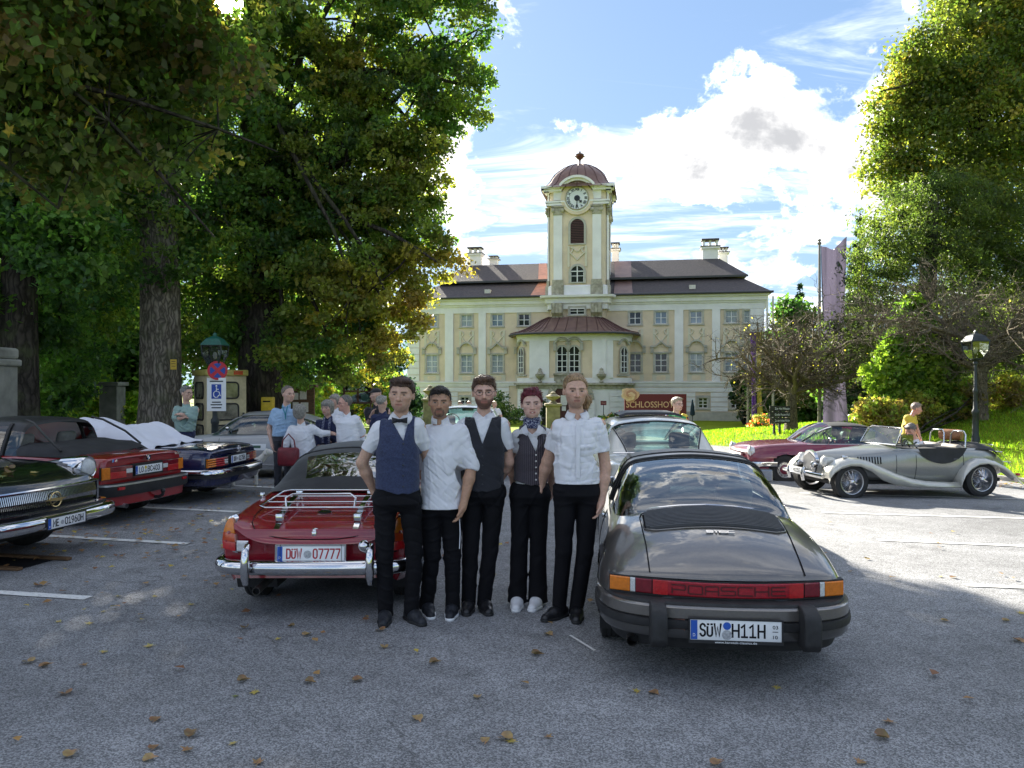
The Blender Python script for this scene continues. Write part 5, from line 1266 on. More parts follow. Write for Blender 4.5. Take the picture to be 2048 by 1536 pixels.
# ---------------------------------------------------------------- brown grey targa sports car, seen from behind
def make_targa():
 hd=R(-6.0)
 c=Car('sports_car','dark brown grey targa sports car parked tail on beside the staff','car',(1.295,4.52,0),hd,.96,L=4.29,W=.80,bow_r=.20,bow_f=.25)
 PT=paint('brown grey metallic',(.155,.143,.132),metal=.5,rough=.30)
 ys=[.13,.25,.45,.75,1.0,1.25,1.6,2.2,2.9,3.3,3.75,4.1,4.25]
 c.shape(ys,n=34,it=7,top_p=2.0,zt=[.672,.738,.828,.912,.955,.972,.95,.92,.90,.85,.77,.66,.54],zs=[.665,.700,.752,.82,.862,.885,.895,.885,.865,.85,.79,.67,.55],ws=[.70,.71,.705,.69,.67,.66,.67,.69,.68,.65,.60,.52,.40],zm=[.50,.50,.50,.50,.50,.50,.50,.50,.50,.50,.49,.46,.42],wm=[.765,.79,.812,.826,.828,.822,.805,.795,.80,.805,.78,.68,.50],zb=[.44,.36,.30,.26,.24,.22,.20,.19,.20,.22,.26,.34,.40],wb=[.70,.72,.74,.76,.76,.75,.74,.74,.74,.74,.72,.60,.44])
 arches=[(1.03,.315,.345),(3.30,.315,.335)]
 c.body('body',PT,arches,ny=70,caps=True);c.wells(arches,.20,.66)
 for sd in(-1,1):
  c.wheel(sd*.695,1.03,.315,.205,.6,'fuchs',BLACKP);c.wheel(sd*.685,3.30,.312,.19,.6,'fuchs',BLACKP)
 z0,z1=.542,.634
 bk=c.rear(-.742,.742,z0-.012,z1+.008,.13,.06,.006,RUBBER,'light_surround',nx=15)
 for sd in(-1,1):
  T_=c.rear(*sorted((sd*.475,sd*.575)),z0,z1,.13,.03,.018,DREDL,'tail_light',nx=5,r=.006)
  c.rear(*sorted((sd*.578,sd*.608)),z0,z1,.13,.03,.018,CLEARL,'reversing_light',nx=3,r=.006)
  c.rear(*sorted((sd*.611,sd*.738)),z0,z1,.13,.03,.018,AMBER,'indicator',nx=6,r=.006)
 band=c.rear(-.468,.468,z0,z1,.13,.03,.018,pmat('red reflector',(.30,.008,.018),.22,var=.2,scale=70,coat=.6,bump=.1,bscale=200),'reflector_band',nx=13,r=.006)
 for sd in(-1,1):c.rear(*sorted((sd*.375,sd*.466)),z0+.002,z1-.002,.13,.01,.0195,REDL,'fog_light',parent=band,nx=3)
 ink=pmat('band lettering',(.07,.006,.008),.5)
 lt=stroke_mesh('PORSCHE',.705,.060,.0085,Matrix(),wide=True,gap=.2)
 lt.v=[(x,c.bow(x,.13)-.0192-z,y+(z0+z1)/2)for x,y,z in lt.v];lt.build('lettering',ink,band)
 zz=lambda x,y,d=.0035:c.on_top(x,y,d)
 for sd in(-1,1):
  c.line([zz(sd*.485,.14),zz(sd*.487,.25),zz(sd*.49,.45),zz(sd*.50,.7),zz(sd*.505,.95),zz(sd*.49,1.03),zz(sd*.44,1.075)],.0048)
 c.line([zz(x,1.075+.02*(1-(x/.44)**2))for x in np.linspace(-.44,.44,15)],.004)
 gy0,gy1=.66,1.03
 def hw(y):
  t=(y-gy0)/(gy1-gy0);return.475-.05*max(0,(abs(t-.5)-.36)/.14)**2
 rec=MB();rec.grid([[tuple(zz(x*hw(y)*1.02,y,.002))for x in np.linspace(-1,1,15)]for y in np.linspace(gy0-.008,gy1+.008,9)]);GR=rec.build('grille',PBLACK,c.T,smooth=60)
 sl=pmat('slat black',(.035,.035,.038),.5,var=.2)
 for i in range(14):
  y=gy0+(gy1-gy0)*(i+.5)/14;m=MB();w_=hw(y)
  rows=[]
  for x in np.linspace(-w_,w_,11):p=zz(x,y,.0);rows.append([(p.x,p.y-.008,p.z+.006),(p.x,p.y-.004,p.z+.026),(p.x,p.y+.006,p.z+.028),(p.x,p.y+.002,p.z+.008)])
  m.grid(rows,cv=True);m.build('slat',sl,GR,smooth=40)
 fr=[zz(sx*hw(y)*1.03,y,.006)for y,sx in[(y,-1)for y in np.linspace(gy0-.012,gy1+.012,9)]]+[zz(x*hw(gy1)*1.03,gy1+.014,.006)for x in np.linspace(-.9,.9,9)]+[zz(hw(y)*1.03,y,.006)for y in np.linspace(gy1+.012,gy0-.012,9)]+[zz(x*hw(gy0)*1.03,gy0-.014,.006)for x in np.linspace(.9,-.9,9)]
 c.line(fr,.006,PT,'grille_frame',closed=True,n=6)
 p=zz(.02,.575,.004);tilt=math.atan2(c.top(0,.65)-c.top(0,.5),.15)
 stroke_mesh('911SC',.19,.034,.0085,Matrix.Translation(p)@Matrix.Rotation(tilt,4,'X'),wide=True,gap=.22,th=.006).build('badge',CHROME,c.T)
 path=[(-.815,.78),(-.818,.5),(-.79,.32),(-.73,.18),(-.62,.09),(-.46,.035),(-.25,.008),(0,0),(.25,.008),(.46,.035),(.62,.09),(.73,.18),(.79,.32),(.818,.5),(.815,.78)]
 path=[(x,y)for x,y in smooth_poly(path,41,2)]
 c.sweep(path,[(-.10,.515),(-.02,.513),(.002,.50),(.004,.44),(-.004,.432),(-.10,.43)],PT,'bumper')
 c.sweep(path,[(-.10,.43),(-.006,.431),(.014,.425),(.018,.40),(.014,.378),(-.006,.372),(-.10,.372)],RUBBER,'bumper_strip')
 c.sweep(path,[(-.10,.371),(.000,.371),(.002,.335),(-.015,.312),(-.10,.30)],paint('dark bumper grey',(.055,.053,.052),metal=.3),'bumper_lower')
 c.sweep([(x*.96,y+.03)for x,y in path],[(-.06,.43),(-.02,.30),(-.05,.23),(-.12,.21),(-.14,.43)],RUBBER,'valance')
 c.sweep([(x,y)for x,y in path],[(-.12,.53),(-.03,.53),(-.02,.515),(-.12,.515)],RUBBER,'bumper_seal')
 for sd in(-1,1):
  m=MB();m.prism([(-.105,.50),(-.085,.515),(.0,.535),(.06,.535),(.06,.285),(-.06,.28),(-.095,.30),(-.115,.33),(-.12,.46)],sd*.45-.050,sd*.45+.050,plane='yz')
  o=m.build('overrider',RUBBER,c.T,smooth=30);bv=o.modifiers.new('bevel','BEVEL');bv.width=.012;bv.segments=3;bv.limit_method='ANGLE'
 rp=c.rear(-.355,-.285,.335,.475,0,.02,.012,pmat('old reflector',(.16,.07,.05),.35,var=.5,scale=18),'reflector',nx=3)
 n='number_plate'
 PL=c.plate(on_face(.015,-.022,.385),[('SüW',.225,.245),('H11H',.64,.37)],w=.545,h=.125,frame=.018,seals=((.405,.22,.19,PLATEB),(.405,-.22,.24,SEALG)),small=(('03',.93,.22,.058,.17),('10',.93,-.26,.05,.17),('–',.93,0,.06,.03)))
 text('lettering','www.karotek-classics.de',PL,PLATEW,.02,Matrix.Translation((0,-.0715,.0072)),width=.25,height=.013)
 ex=MB();ex.lathe([(.035,-.12),(.038,.12),(.030,.12),(.028,-.05)],16,axis='y',c=(-.60,.24,.255),caps=False);ex.build('exhaust',pmat('sooty steel',(.09,.085,.08),.45,metal=.8,var=.3),c.T,smooth=40)
 st=[(1.10,.64,.84,.58,.955),(1.20,.655,.84,.59,1.015),(1.40,.675,.85,.585,1.105),(1.65,.69,.86,.565,1.195),(1.95,.695,.86,.545,1.258),(2.2,.695,.86,.545,1.282),(2.55,.695,.86,.545,1.285),(2.80,.69,.86,.535,1.262),(2.95,.69,.855,.55,1.18),(3.22,.68,.84,.62,.95),(3.28,.65,.84,.60,.885)]
 SAT=pmat('satin hoop',(.26,.25,.24),.30,metal=.6,var=.08);VIN=pmat('vinyl top',(.19,.185,.18),.5,var=.12,scale=40,bump=.12,bscale=220)
 def g(y,t,x):
  if y<1.97:return 'rear_window'
  if y<2.22:return 'targa_hoop'
  if y<2.80:return 'roof_panel' if t>.44 else('side_window#r' if x>0 else 'side_window#l')
  return 'windscreen' if t>.44 else('quarter_light#r' if x>0 else 'quarter_light#l')
 RW=glassmat('rear window glass',(.68,.78,.76),.16)
 c.house(st,g,{'rear_window':RW,'targa_hoop':SAT,'roof_panel':VIN,'side_window#r':GLASSD,'side_window#l':GLASSD,'windscreen':GLASS,'quarter_light#r':GLASSD,'quarter_light#l':GLASSD},n=18,crown=.06,sub=4)
 for sd in(-1,1):
  c.line([c.hpt(y,.46,sd,.004)for y in np.linspace(2.22,2.80,6)],.012,BLACKP,'door_frame')
  c.line([c.hpt(2.80+(3.24-2.80)*t,.45,sd,.003)for t in np.linspace(0,1,8)],.02,SAT,'windscreen_pillar')
  c.line([c.hpt(1.985,t,sd,.006)for t in np.linspace(.02,1,18)],.018,RUBBER,'window_seal')
  c.line([c.hpt(2.21,t,sd,.004)for t in np.linspace(.02,1,18)],.008,RUBBER,'hoop_seal')
  c.line([zz(sd*x,y,.008)for x,y in[(0,1.125),(.2,1.128),(.4,1.14),(.52,1.155),(.60,1.20),(.635,1.30),(.655,1.5),(.665,1.8),(.67,2.1),(.67,2.5),(.665,2.9),(.655,3.2)]],.009,CHROME,'window_trim')
  m=MB()
  mm=CHROME if sd<0 else BLACKP
  m.rbx(sd*.80-.075,sd*.80+.075,2.78,2.85,.955,1.075,.025);m.rbx(sd*.71-.03,sd*.71+.07,2.80,2.84,.89,.985,.012);mi=m.build('door_mirror',mm,c.T,smooth=40)
  k=MB();k.rbx(sd*.80-.062,sd*.80+.062,2.774,2.781,.965,1.065,.003);k.build('mirror_glass',CHROME,mi)
  h=MB();q=c.on_side(2.05,.74,sd,.012);h.rbx(q.x-.012,q.x+.012,1.98,2.16,.725,.75,.008);h.build('door_handle',CHROME,c.T,smooth=40)
  c.line([c.on_side(1.95,z,sd,.001)for z in np.linspace(.3,.86,8)],.004);c.line([c.on_side(3.02,z,sd,.001)for z in np.linspace(.3,.86,8)],.004)
  c.seat(sd*.34,1.95,.26,.52,.48,pmat('cream leather',(.30,.27,.23),.55,var=.15),True)
 fl=MB();fl.rbx(-.62,.62,1.25,1.9,.74,.80,.04);fl.rbx(-.62,.62,2.85,3.2,.72,.92,.06);fl.bx(-.66,.66,1.2,3.2,.22,.27);fl.build('interior',INTER,c.T,smooth=40)
 c.steering(-.34,2.72,.80)
 m=MB();m.rbx(-.10,.10,2.84,2.86,1.16,1.215,.01);m.build('rear_view_mirror',BLACKP,c.T,smooth=40)
make_targa()
# ---------------------------------------------------------------- dark red roadster with luggage rack
def make_roadster():
 c=Car('roadster','dark red roadster with black soft top and chrome luggage rack beside the staff','car',(-1.54,5.86,0),R(.6),.985,L=3.89,W=.76,bow_r=.10,bow_f=.15)
 PT=paint('ruby red',(.23,.006,.016),rough=.26,var=.04)
 ys=[.08,.16,.35,.7,1.05,1.25,1.7,2.3,2.7,3.1,3.45,3.75,3.85]
 c.shape(ys,n=40,it=4,top_p=5.5,zt=[.605,.665,.735,.79,.835,.85,.86,.87,.875,.84,.80,.72,.62],zs=[.765,.785,.81,.835,.85,.86,.86,.86,.86,.85,.82,.72,.62],ws=[.665,.67,.672,.675,.68,.685,.69,.69,.68,.67,.65,.6,.5],zm=[.55,.55,.55,.56,.56,.56,.56,.56,.56,.56,.54,.5,.46],wm=[.735,.742,.752,.76,.76,.76,.757,.757,.757,.757,.75,.69,.58],zb=[.285,.27,.26,.25,.22,.20,.19,.19,.19,.2,.24,.3,.38],wb=[.64,.66,.70,.72,.72,.72,.71,.71,.71,.71,.69,.6,.5])
 arches=[(.82,.30,.325),(3.13,.30,.325)]
 c.body('body',PT,arches,ny=66);c.wells(arches,.25,.60,y0=.5)
 for sd in(-1,1):
  c.wheel(sd*.63,.82,.30,.165,.62,'wire',CHROME);c.wheel(sd*.63,3.13,.30,.165,.62,'wire',CHROME)
 zz=lambda x,y,d=.0035:c.on_top(x,y,d)
 c.line([zz(-.53,.95),zz(-.545,.6),zz(-.545,.35),zz(-.53,.22),zz(-.49,.155),zz(-.40,.115),zz(-.2,.10)]+[zz(x,.098)for x in(-.1,0,.1)]+[zz(.2,.10),zz(.40,.115),zz(.49,.155),zz(.53,.22),zz(.545,.35),zz(.545,.6),zz(.53,.95),zz(.42,1.0),zz(0,1.02),zz(-.42,1.0)],.0038,closed=True)
 for sd in(-1,1):
  def lens(poly,mat,name,out,parent=c.T):
   m=MB();front=[(sd*x,c.bow(x,.08)+.012-out+.035*max(0,(z-.56)/.2)**1.5+.9*max(0,x-.66)**1.3,z)for x,z in poly];back=[(sd*x*.99,y+.07,z)for(x,y,z),_ in zip([(x_,y_,z_)for(x_,y_,z_)in[(abs(a),b_,d_)for a,b_,d_ in front]],poly)]
   n=len(poly);cen=tuple(sum(q[i]for q in front)/n-(.014 if i==1 else 0)for i in range(3))
   m.add(front+back+[cen],[(i,(i+1)%n,n+(i+1)%n,n+i)for i in range(n)]+[(i,(i+1)%n,2*n)for i in range(n)]);return m.build(name,mat,parent,smooth=50)
  full=[(.615,.515),(.735,.53),(.745,.60),(.735,.68),(.715,.74),(.69,.775),(.665,.785),(.645,.76),(.628,.68),(.615,.60)]
  bez=lens([(.68+(x-.68)*1.16,.645+(z-.645)*1.07)for x,z in full],CHROME,'lamp_bezel',.012)
  lens([(.617,.525),(.733,.537),(.743,.60),(.62,.592)],REDL,'brake_light',.035);lens([(.62,.594),(.743,.602),(.736,.665),(.629,.66)],pmat('red amber lens',(.45,.05,.01),.2,var=.1,coat=.6),'tail_light',.035)
  lens([(.629,.662),(.736,.667),(.716,.735),(.69,.77),(.665,.78),(.648,.755)],AMBER,'indicator',.035)
  rv=c.rear(*sorted((sd*.52,sd*.60)),.525,.60,.08,.02,.03,CLEARL,'reversing_light',nx=3,r=.008);c.rear(*sorted((sd*.512,sd*.608)),.517,.608,.08,.02,.018,CHROME,'lamp_bezel',nx=3,r=.008)
 path=smooth_poly([(-.77,.52),(-.785,.30),(-.765,.14),(-.70,.05),(-.55,.012),(-.25,-.008),(0,-.012),(.25,-.008),(.55,.012),(.70,.05),(.765,.14),(.785,.30),(.77,.52)],37,2)
 c.sweep([tuple(p)for p in path],[(-.03,.475),(.0,.472),(.022,.455),(.034,.425),(.030,.395),(.012,.368),(-.012,.36),(-.03,.365)],CHROME,'bumper',smooth=60)
 for sd in(-1,1):
  m=MB();pts=[(sd*.475,-.055,.31),(sd*.475,-.072,.36),(sd*.475,-.078,.43),(sd*.475,-.075,.50),(sd*.475,-.062,.56),(sd*.475,-.02,.59),(sd*.475,.02,.575)]
  m.tube(pts,[.024,.032,.034,.033,.030,.026,.020],10);m.build('overrider',CHROME,c.T,smooth=60)
  k=MB();k.ball((sd*.425 if sd>0 else-.425,-.045,.60),(.045,.05,.045),14,10);k.tube([(sd*.425,-.03,.56),(sd*.46,-.02,.53)],.014,6)
  if sd>0:k.build('plate_lamp',CHROME,c.T,smooth=60)
 PL=c.plate(on_face(0,.028,.525,tilt=R(-4)),[('DÜW',.255,.235),('07777',.735,.41)],col=PRED,w=.525,h=.118,seals=((.455,-.05,.26,SEALG),))
 f=MB()
 for a in((-.275,.275,.059,.072),(-.275,.275,-.072,-.059),(-.275,-.262,-.059,.059),(.262,.275,-.059,.059)):f.bx(a[0],a[1],a[2],a[3],-.008,.007)
 f.build('plate_frame',CHROME,PL)
 for x in(-.235,.24):k=MB();k.bx(x-.0015,x+.0015,-.07,.07,.0072,.009);k.build('plate_strap',PBLACK,PL)
 ex=MB();ex.lathe([(.030,-.12),(.033,.3),(.027,.3),(.025,-.08)],14,axis='y',c=(-.42,.05,.245),caps=False)
 ex=MB();ex.tube([(-.42,.5,.25),(-.42,.02,.235)],.031,14,caps=False);ex.lathe([(.027,0),(.031,.0)],14,axis='y',c=(-.42,.018,.235),caps=False);ex.build('exhaust',pmat('sooty steel',(.09,.085,.08),.45,metal=.8,var=.3),c.T,smooth=40)
 k=MB();k.lathe([(.026,0),(.020,.001)],14,axis='y',c=(-.42,.05,.235));k.build('exhaust_mouth',PBLACK,c.T)
 h=MB();p=zz(0,.165,.012);h.ball(p,(.028,.028,.022),10,8);h.rbx(-.02,.02,p.y-.035,p.y-.01,p.z-.06,p.z,.008);h.build('boot_handle',CHROME,c.T,smooth=60)
 tl=math.atan2(c.top(0,.6)-c.top(0,.45),.15);Mb=Matrix.Translation(zz(.0,.50,.006))@Matrix.Rotation(tl+.2,4,'X')
 b_=MB();b_.prism([(.062*math.cos(R(a)),.040*math.sin(R(a)))for a in range(22,382,45)],0,.006,plane='xy',M=Mb);BD=b_.build('badge',CHROME,c.T)
 b2=MB();b2 .prism([(.054*math.cos(R(a)),.034*math.sin(R(a)))for a in range(22,382,45)],.006,.0072,plane='xy',M=Mb);b2 .build('badge_field',PBLACK,BD);text('lettering','MG',BD,CHROME,.05,Mb@Matrix.Translation((0,0,.0085)),width=.066,height=.036,bold=.002)
 rk=MB();y0,y1=.42,.98;zr0,zr1=.822,.892
 def rp(x,y):return Vector((x,y,zr0+(zr1-zr0)*(y-y0)/(y1-y0)))
 loop=[rp(-.47,y0),rp(.47,y0),rp(.53,y0+.05),rp(.47,y1-.05),rp(.41,y1),rp(-.41,y1),rp(-.47,y1-.05),rp(-.53,y0+.05)]
 rk.tube(loop,.0095,8,closed=True)
 for y in(y0+.17,y0+.35):rk.tube([rp(-.495,y),rp(.495,y)],.0075,8)
 rk.tube([rp(-.30,y0+.005)+Vector((0,0,0)),rp(-.31,y0+.02)+Vector((0,0,.075)),rp(-.26,y0+.05)+Vector((0,0,.10)),rp(.22,y0+.05)+Vector((0,0,.10)),rp(.27,y0+.02)+Vector((0,0,.075)),rp(.26,y0+.005)],.0085,8)
 RK=rk.build('luggage_rack',CHROME,c.T,smooth=60)
 for sd in(-1,1):
  s_=MB();x=sd*.315
  rows=[[tuple(zz(x-.022,y,.004+e)),tuple(zz(x+.022,y,.004+e)),tuple(zz(x+.022,y,.012+e)),tuple(zz(x-.022,y,.012+e))]for y,e in((.15,.0),(.26,.004),(.30,.035),(.45,.055),(.7,.06),(.95,.055))]
  s_.grid(rows,cv=True);s_.add(rows[0],[(0,1,2,3)]);s_.build('rack_strap',CHROME,RK,smooth=30)
  for y,yt in((.27,.47),(.9,.9)):
   b3=MB();p=zz(x,y,.03);b3 .rbx(p.x-.028,p.x+.028,p.y-.02,p.y+.03,p.z-.03,p.z+.05,.005);b3 .tube([zz(x,y,.05),zz(x,yt,.05),rp(x,yt)],.009,6);b3 .build('rack_foot',CHROME,RK,smooth=40)
 SOFT=pmat('black soft top',(.016,.016,.018),.75,var=.25,scale=7,bump=.35,bscale=7,sheen=.2)
 st=[(1.10,.64,.86,.55,.875),(1.22,.655,.87,.56,.955),(1.40,.665,.875,.55,1.07),(1.62,.67,.875,.53,1.175),(1.85,.67,.875,.52,1.222),(2.15,.67,.875,.53,1.245),(2.45,.67,.875,.53,1.235),(2.60,.67,.875,.53,1.19),(2.85,.66,.875,.58,.95),(2.9,.64,.875,.58,.90)]
 VINYL=bpy.data.materials.new('crinkled clear vinyl');VINYL.use_nodes=True;nt=VINYL.node_tree;N=nt.nodes;L=nt.links
 for q in list(N):
  if q.type=='BSDF_PRINCIPLED':N.remove(q)
 out=[q for q in N if q.type=='OUTPUT_MATERIAL'][0];tr=N.new('ShaderNodeBsdfTransparent');tr.inputs[0].default_value=(.36,.37,.38,1);gl=N.new('ShaderNodeBsdfGlossy');gl.inputs['Roughness'].default_value=.10
 tc=N.new('ShaderNodeTexCoord');nz=N.new('ShaderNodeTexNoise');nz.inputs['Scale'].default_value=6;nz.inputs['Detail'].default_value=2;nz.inputs['Distortion'].default_value=1.6;L.new(tc.outputs['Object'],nz.inputs['Vector'])
 bp=N.new('ShaderNodeBump');bp.inputs['Strength'].default_value=.55;bp.inputs['Distance'].default_value=.03;L.new(nz.outputs[0],bp.inputs['Height']);L.new(bp.outputs[0],gl.inputs['Normal'])
 mx=N.new('ShaderNodeMixShader');mx.inputs[0].default_value=.42;L.new(tr.outputs[0],mx.inputs[1]);L.new(gl.outputs[0],mx.inputs[2]);L.new(mx.outputs[0],out.inputs['Surface'])
 def g(y,t,x):
  if 1.26<y<1.64 and t>.46:return 'rear_window'
  if y<1.75:return 'soft_top'
  if y<2.60:return 'soft_top' if t>.45 else('side_window#r' if x>0 else 'side_window#l')
  return 'windscreen' if t>.4 else('quarter_light#r' if x>0 else 'quarter_light#l')
 c.house(st,g,{'rear_window':VINYL,'soft_top':SOFT,'side_window#r':GLASSD,'side_window#l':GLASSD,'windscreen':GLASS,'quarter_light#r':GLASSD,'quarter_light#l':GLASSD},n=20,crown=.07,sub=4,it=3)
 for sd in(-1,1):
  c.line([c.hpt(y,.45,sd,.003)for y in np.linspace(1.8,2.6,6)],.012,SOFT,'top_edge');c.line([c.hpt(y,.42,sd,.002)for y in np.linspace(2.6,2.88,6)],.014,CHROME,'windscreen_pillar')
  c.line([c.hpt(1.76,t,sd,.004)for t in np.linspace(.05,1,14)],.010,SOFT,'top_seam')
  c.line([c.on_side(1.52,z,sd,.001)for z in np.linspace(.25,.84,8)],.004);c.line([c.on_side(2.5,z,sd,.001)for z in np.linspace(.25,.84,8)],.004)
  c.line([c.on_side(y,.70,sd,.004)for y in np.linspace(.25,3.6,20)],.008,CHROME,'side_trim')
  c.seat(sd*.33,1.65,.22,.46,.44,pmat('black leather',(.02,.02,.022),.5,var=.2))
 k=MB();k.tube([(0.62,.9,.855),(.645,.94,.89),(.65,.95,.915)],.01,6);kk=MB();kk.lathe([(.022,0),(.026,.03),(.02,.045)],12,(-.66,.95,.83));kk.build('fuel_cap',CHROME,c.T,smooth=40)
 it_=MB();it_.rbx(-.6,.6,2.5,2.85,.62,.86,.05);it_.bx(-.6,.6,1.2,2.8,.22,.26);it_.build('interior',INTER,c.T,smooth=40);c.steering(-.33,2.42,.78)
make_roadster()
# ---------------------------------------------------------------- cars in the left row
def rz_of(hx,hy):return math.atan2(hy,hx)-math.pi/2
def box_car(c,st,roof_mat,glass=GLASSD,pill=.07,mats=None,groups=None,**kw):
 return c.house(st,groups,mats,**kw)
def make_saloon_black():
 hx,hy=.985,-.172;L=4.80;fx,fy=-4.72,7.92
 c=Car('saloon_car','black 1960s saloon with wide chrome grille and round headlight at the left edge','car',(fx-hx*L,fy-hy*L,0),rz_of(hx,hy),1.0,L=L,W=.89,bow_r=.1,bow_f=.10)
 PT=paint('gloss black',(.006,.007,.009),rough=.2)
 ys=[.05,.3,.9,1.5,2.4,3.3,3.75,4.2,4.55,4.72,4.78]
 c.shape(ys,n=34,it=3,top_p=2.6,zt=[.82,.90,.95,.96,.97,.985,.985,.955,.90,.83,.77],zs=[.80,.90,.95,.96,.96,.97,.965,.945,.905,.84,.76],ws=[.70,.74,.78,.79,.79,.785,.78,.765,.745,.72,.68],zm=[.6]*11,wm=[.80,.85,.885,.89,.89,.89,.885,.875,.86,.84,.80],zb=[.42,.36,.28,.24,.23,.24,.26,.32,.40,.46,.50],wb=[.72,.78,.82,.83,.83,.83,.82,.80,.78,.76,.72])
 arches=[(.98,.34,.37),(3.86,.34,.37)]
 c.body('body',PT,arches,ny=60,er=.05);c.wells(arches,.24,.72)
 for sd in(-1,1):
  c.wheel(sd*.68,.98,.34,.18,.55,'steel',PT);c.wheel(sd*.68,3.86,.34,.18,.55,'steel',PT,steer=R(8))
 fr=lambda*a,**k:c.rear(*a,front=True,**k)
 gm=pmat('dark grille back',(.02,.022,.03),.6)  # even dark backing behind the grille bars
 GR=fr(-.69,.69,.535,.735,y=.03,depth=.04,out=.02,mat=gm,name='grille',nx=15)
 for i in range(64):
  x=-.672+i*1.344/63;y=c.bow(x,L-.03)+.022;m=MB()
  m.add([(x-.0055,y,.54),(x+.0055,y,.54),(x+.0055,y+.026,.645),(x-.0055,y+.026,.645),(x+.0055,y+.004,.735),(x-.0055,y+.004,.735),(x-.0055,y-.02,.54),(x+.0055,y-.02,.54),(x+.0055,y-.02,.735),(x-.0055,y-.02,.735)],[(0,1,2,3),(3,2,4,5),(0,3,5,9,6),(1,7,8,4,2)]);m.build('grille_bar',CHROME,GR)
 for a in((-.71,.71,.733,.765),(-.71,.71,.505,.535)):fr(*a,y=.03,depth=.05,out=.045,mat=CHROME,name='grille_frame',nx=15,r=.012)
 for sd in(-1,1):fr(*sorted((sd*.70,sd*.735)),.505,.765,y=.03,depth=.05,out=.043,mat=CHROME,name='grille_frame',nx=3,r=.01)
 cy=c.bow(0,L-.03)+.058;GOLD_=pmat('gilt',(.62,.48,.22),.22,metal=1.0)
 b_=MB();M=on_face(0,cy,.635,math.pi);b_.tube([M@Vector((.075*math.cos(t),.075*math.sin(t),0))for t in np.linspace(0,2*math.pi,25)[:-1]],.007,6,closed=True);b_.prism([(-.15,.0),(-.05,.018),(.15,.006),(.05,-.02)],-.004,.008,plane='xy',M=M);b_.build('badge',GOLD_,c.T,smooth=40)
 for sd in(-1,1):
  y=c.bow(.70,L-.10);k=MB();k.lathe([(.11,-.28),(.128,-.10),(.132,.0),(.125,.03),(.10,.02)],24,axis='y',c=(sd*.695,y-.02,.885),caps=False);HL=k.build('headlight',CHROME,c.T,smooth=40)
  g_=MB();g_.lathe([(.10,.0),(.09,.03),(.06,.048),(0,.055)],24,axis='y',c=(sd*.695,y,.885),caps=False);g_.build('headlight_lens',CLEARL,HL,smooth=60)
  hd=MB();hd.lathe([(.02,-.75),(.075,-.5),(.118,-.25),(.126,-.10),(.12,-.03)],24,axis='y',c=(sd*.69,y-.03,.872));hd.build('headlight_pod',PT,c.T,smooth=50)
  a=MB();a.rbx(sd*.76-.03,sd*.76+.05,c.bow(.76,L)-.09,c.bow(.76,L)-.02,.60,.655,.012);a.build('indicator',AMBER,c.T,smooth=40)
 path=smooth_poly([(.90,L-.65),(.92,L-.30),(.90,L-.04),(.80,L+.06),(.5,L+.115),(0,L+.13),(-.5,L+.115),(-.80,L+.06),(-.90,L-.04),(-.92,L-.30),(-.90,L-.65)],37,2)
 c.sweep([tuple(p)for p in path],[(-.03,.505),(.03,.50),(.055,.475),(.058,.41),(.035,.375),(-.02,.362),(-.03,.37)],CHROME,'bumper',smooth=50)
 c.sweep([(x*.97,y-.03)for x,y in path],[(-.05,.50),(.0,.498),(.0,.54),(-.05,.545)],PT,'apron')
 c.plate(on_face(.03,L+.185,.43,math.pi),[('ME',.205,.15),('O1960H',.685,.50)],w=.52,h=.11,frame=.008,seals=((.37,-.05,.2,SEALG),))
 st=[(1.0,.72,.94,.60,.96),(1.35,.74,.94,.60,1.22),(1.7,.75,.94,.59,1.40),(2.2,.755,.94,.59,1.485),(2.8,.755,.94,.59,1.49),(3.1,.755,.94,.59,1.45),(3.35,.755,.93,.62,1.28),(3.62,.74,.93,.68,.99),(3.68,.70,.93,.66,.95)]
 def g(y,t,x):
  if t>.52 and 1.75<y<3.12:return 'roof'
  if y<1.75:return 'rear_window' if t>.5 else 'roof'
  if y>3.1:return 'windscreen'
  if 2.38<y<2.46:return 'roof'
  return 'side_window#r' if x>0 else 'side_window#l'
 c.house(st,g,{'roof':PT,'rear_window':GLASSD,'windscreen':GLASS,'side_window#r':GLASS,'side_window#l':GLASS},n=18,crown=.08,sub=5)
 for sd in(-1,1):
  c.line([c.hpt(3.12,t,sd,.004)for t in np.linspace(.05,.52,6)]+[c.hpt(3.12,t,sd,.004)for t in np.linspace(.6,1,5)],.014,CHROME,'windscreen_trim')
  c.line([c.hpt(3.12-.0+.5*k,.02,sd,.01)for k in(0,.5,1)],.012,CHROME,'windscreen_trim')
  c.seat(sd*.34,2.55,.36,.52,.56,pmat('beige cloth',(.26,.25,.21),.8,var=.15),True);c.line([c.on_top(sd*.60,y,.004)for y in np.linspace(3.75,4.6,8)],.004)
 it=MB();it.rbx(-.7,.7,1.3,2.0,.4,.95,.08);it.rbx(-.7,.7,3.25,3.6,.7,.98,.06);it.build('interior',INTER,c.T,smooth=40);c.steering(.36,3.05,1.0)
 for i in range(6):
  x,y=random.uniform(-.5,.6),random.uniform(4.1,4.7);fallen_leaf(c.T,c.on_top(x,y,.006))
def fallen_leaf(T,p):
 o=bpy.data.objects.new('leaf',LITTER[random.randrange(len(LITTER))]);COL.objects.link(o);o.parent=T;o.location=p;o.rotation_euler=(R(random.uniform(-12,12)),R(random.uniform(-12,12)),random.uniform(0,6.28));return o
LITTER=[]
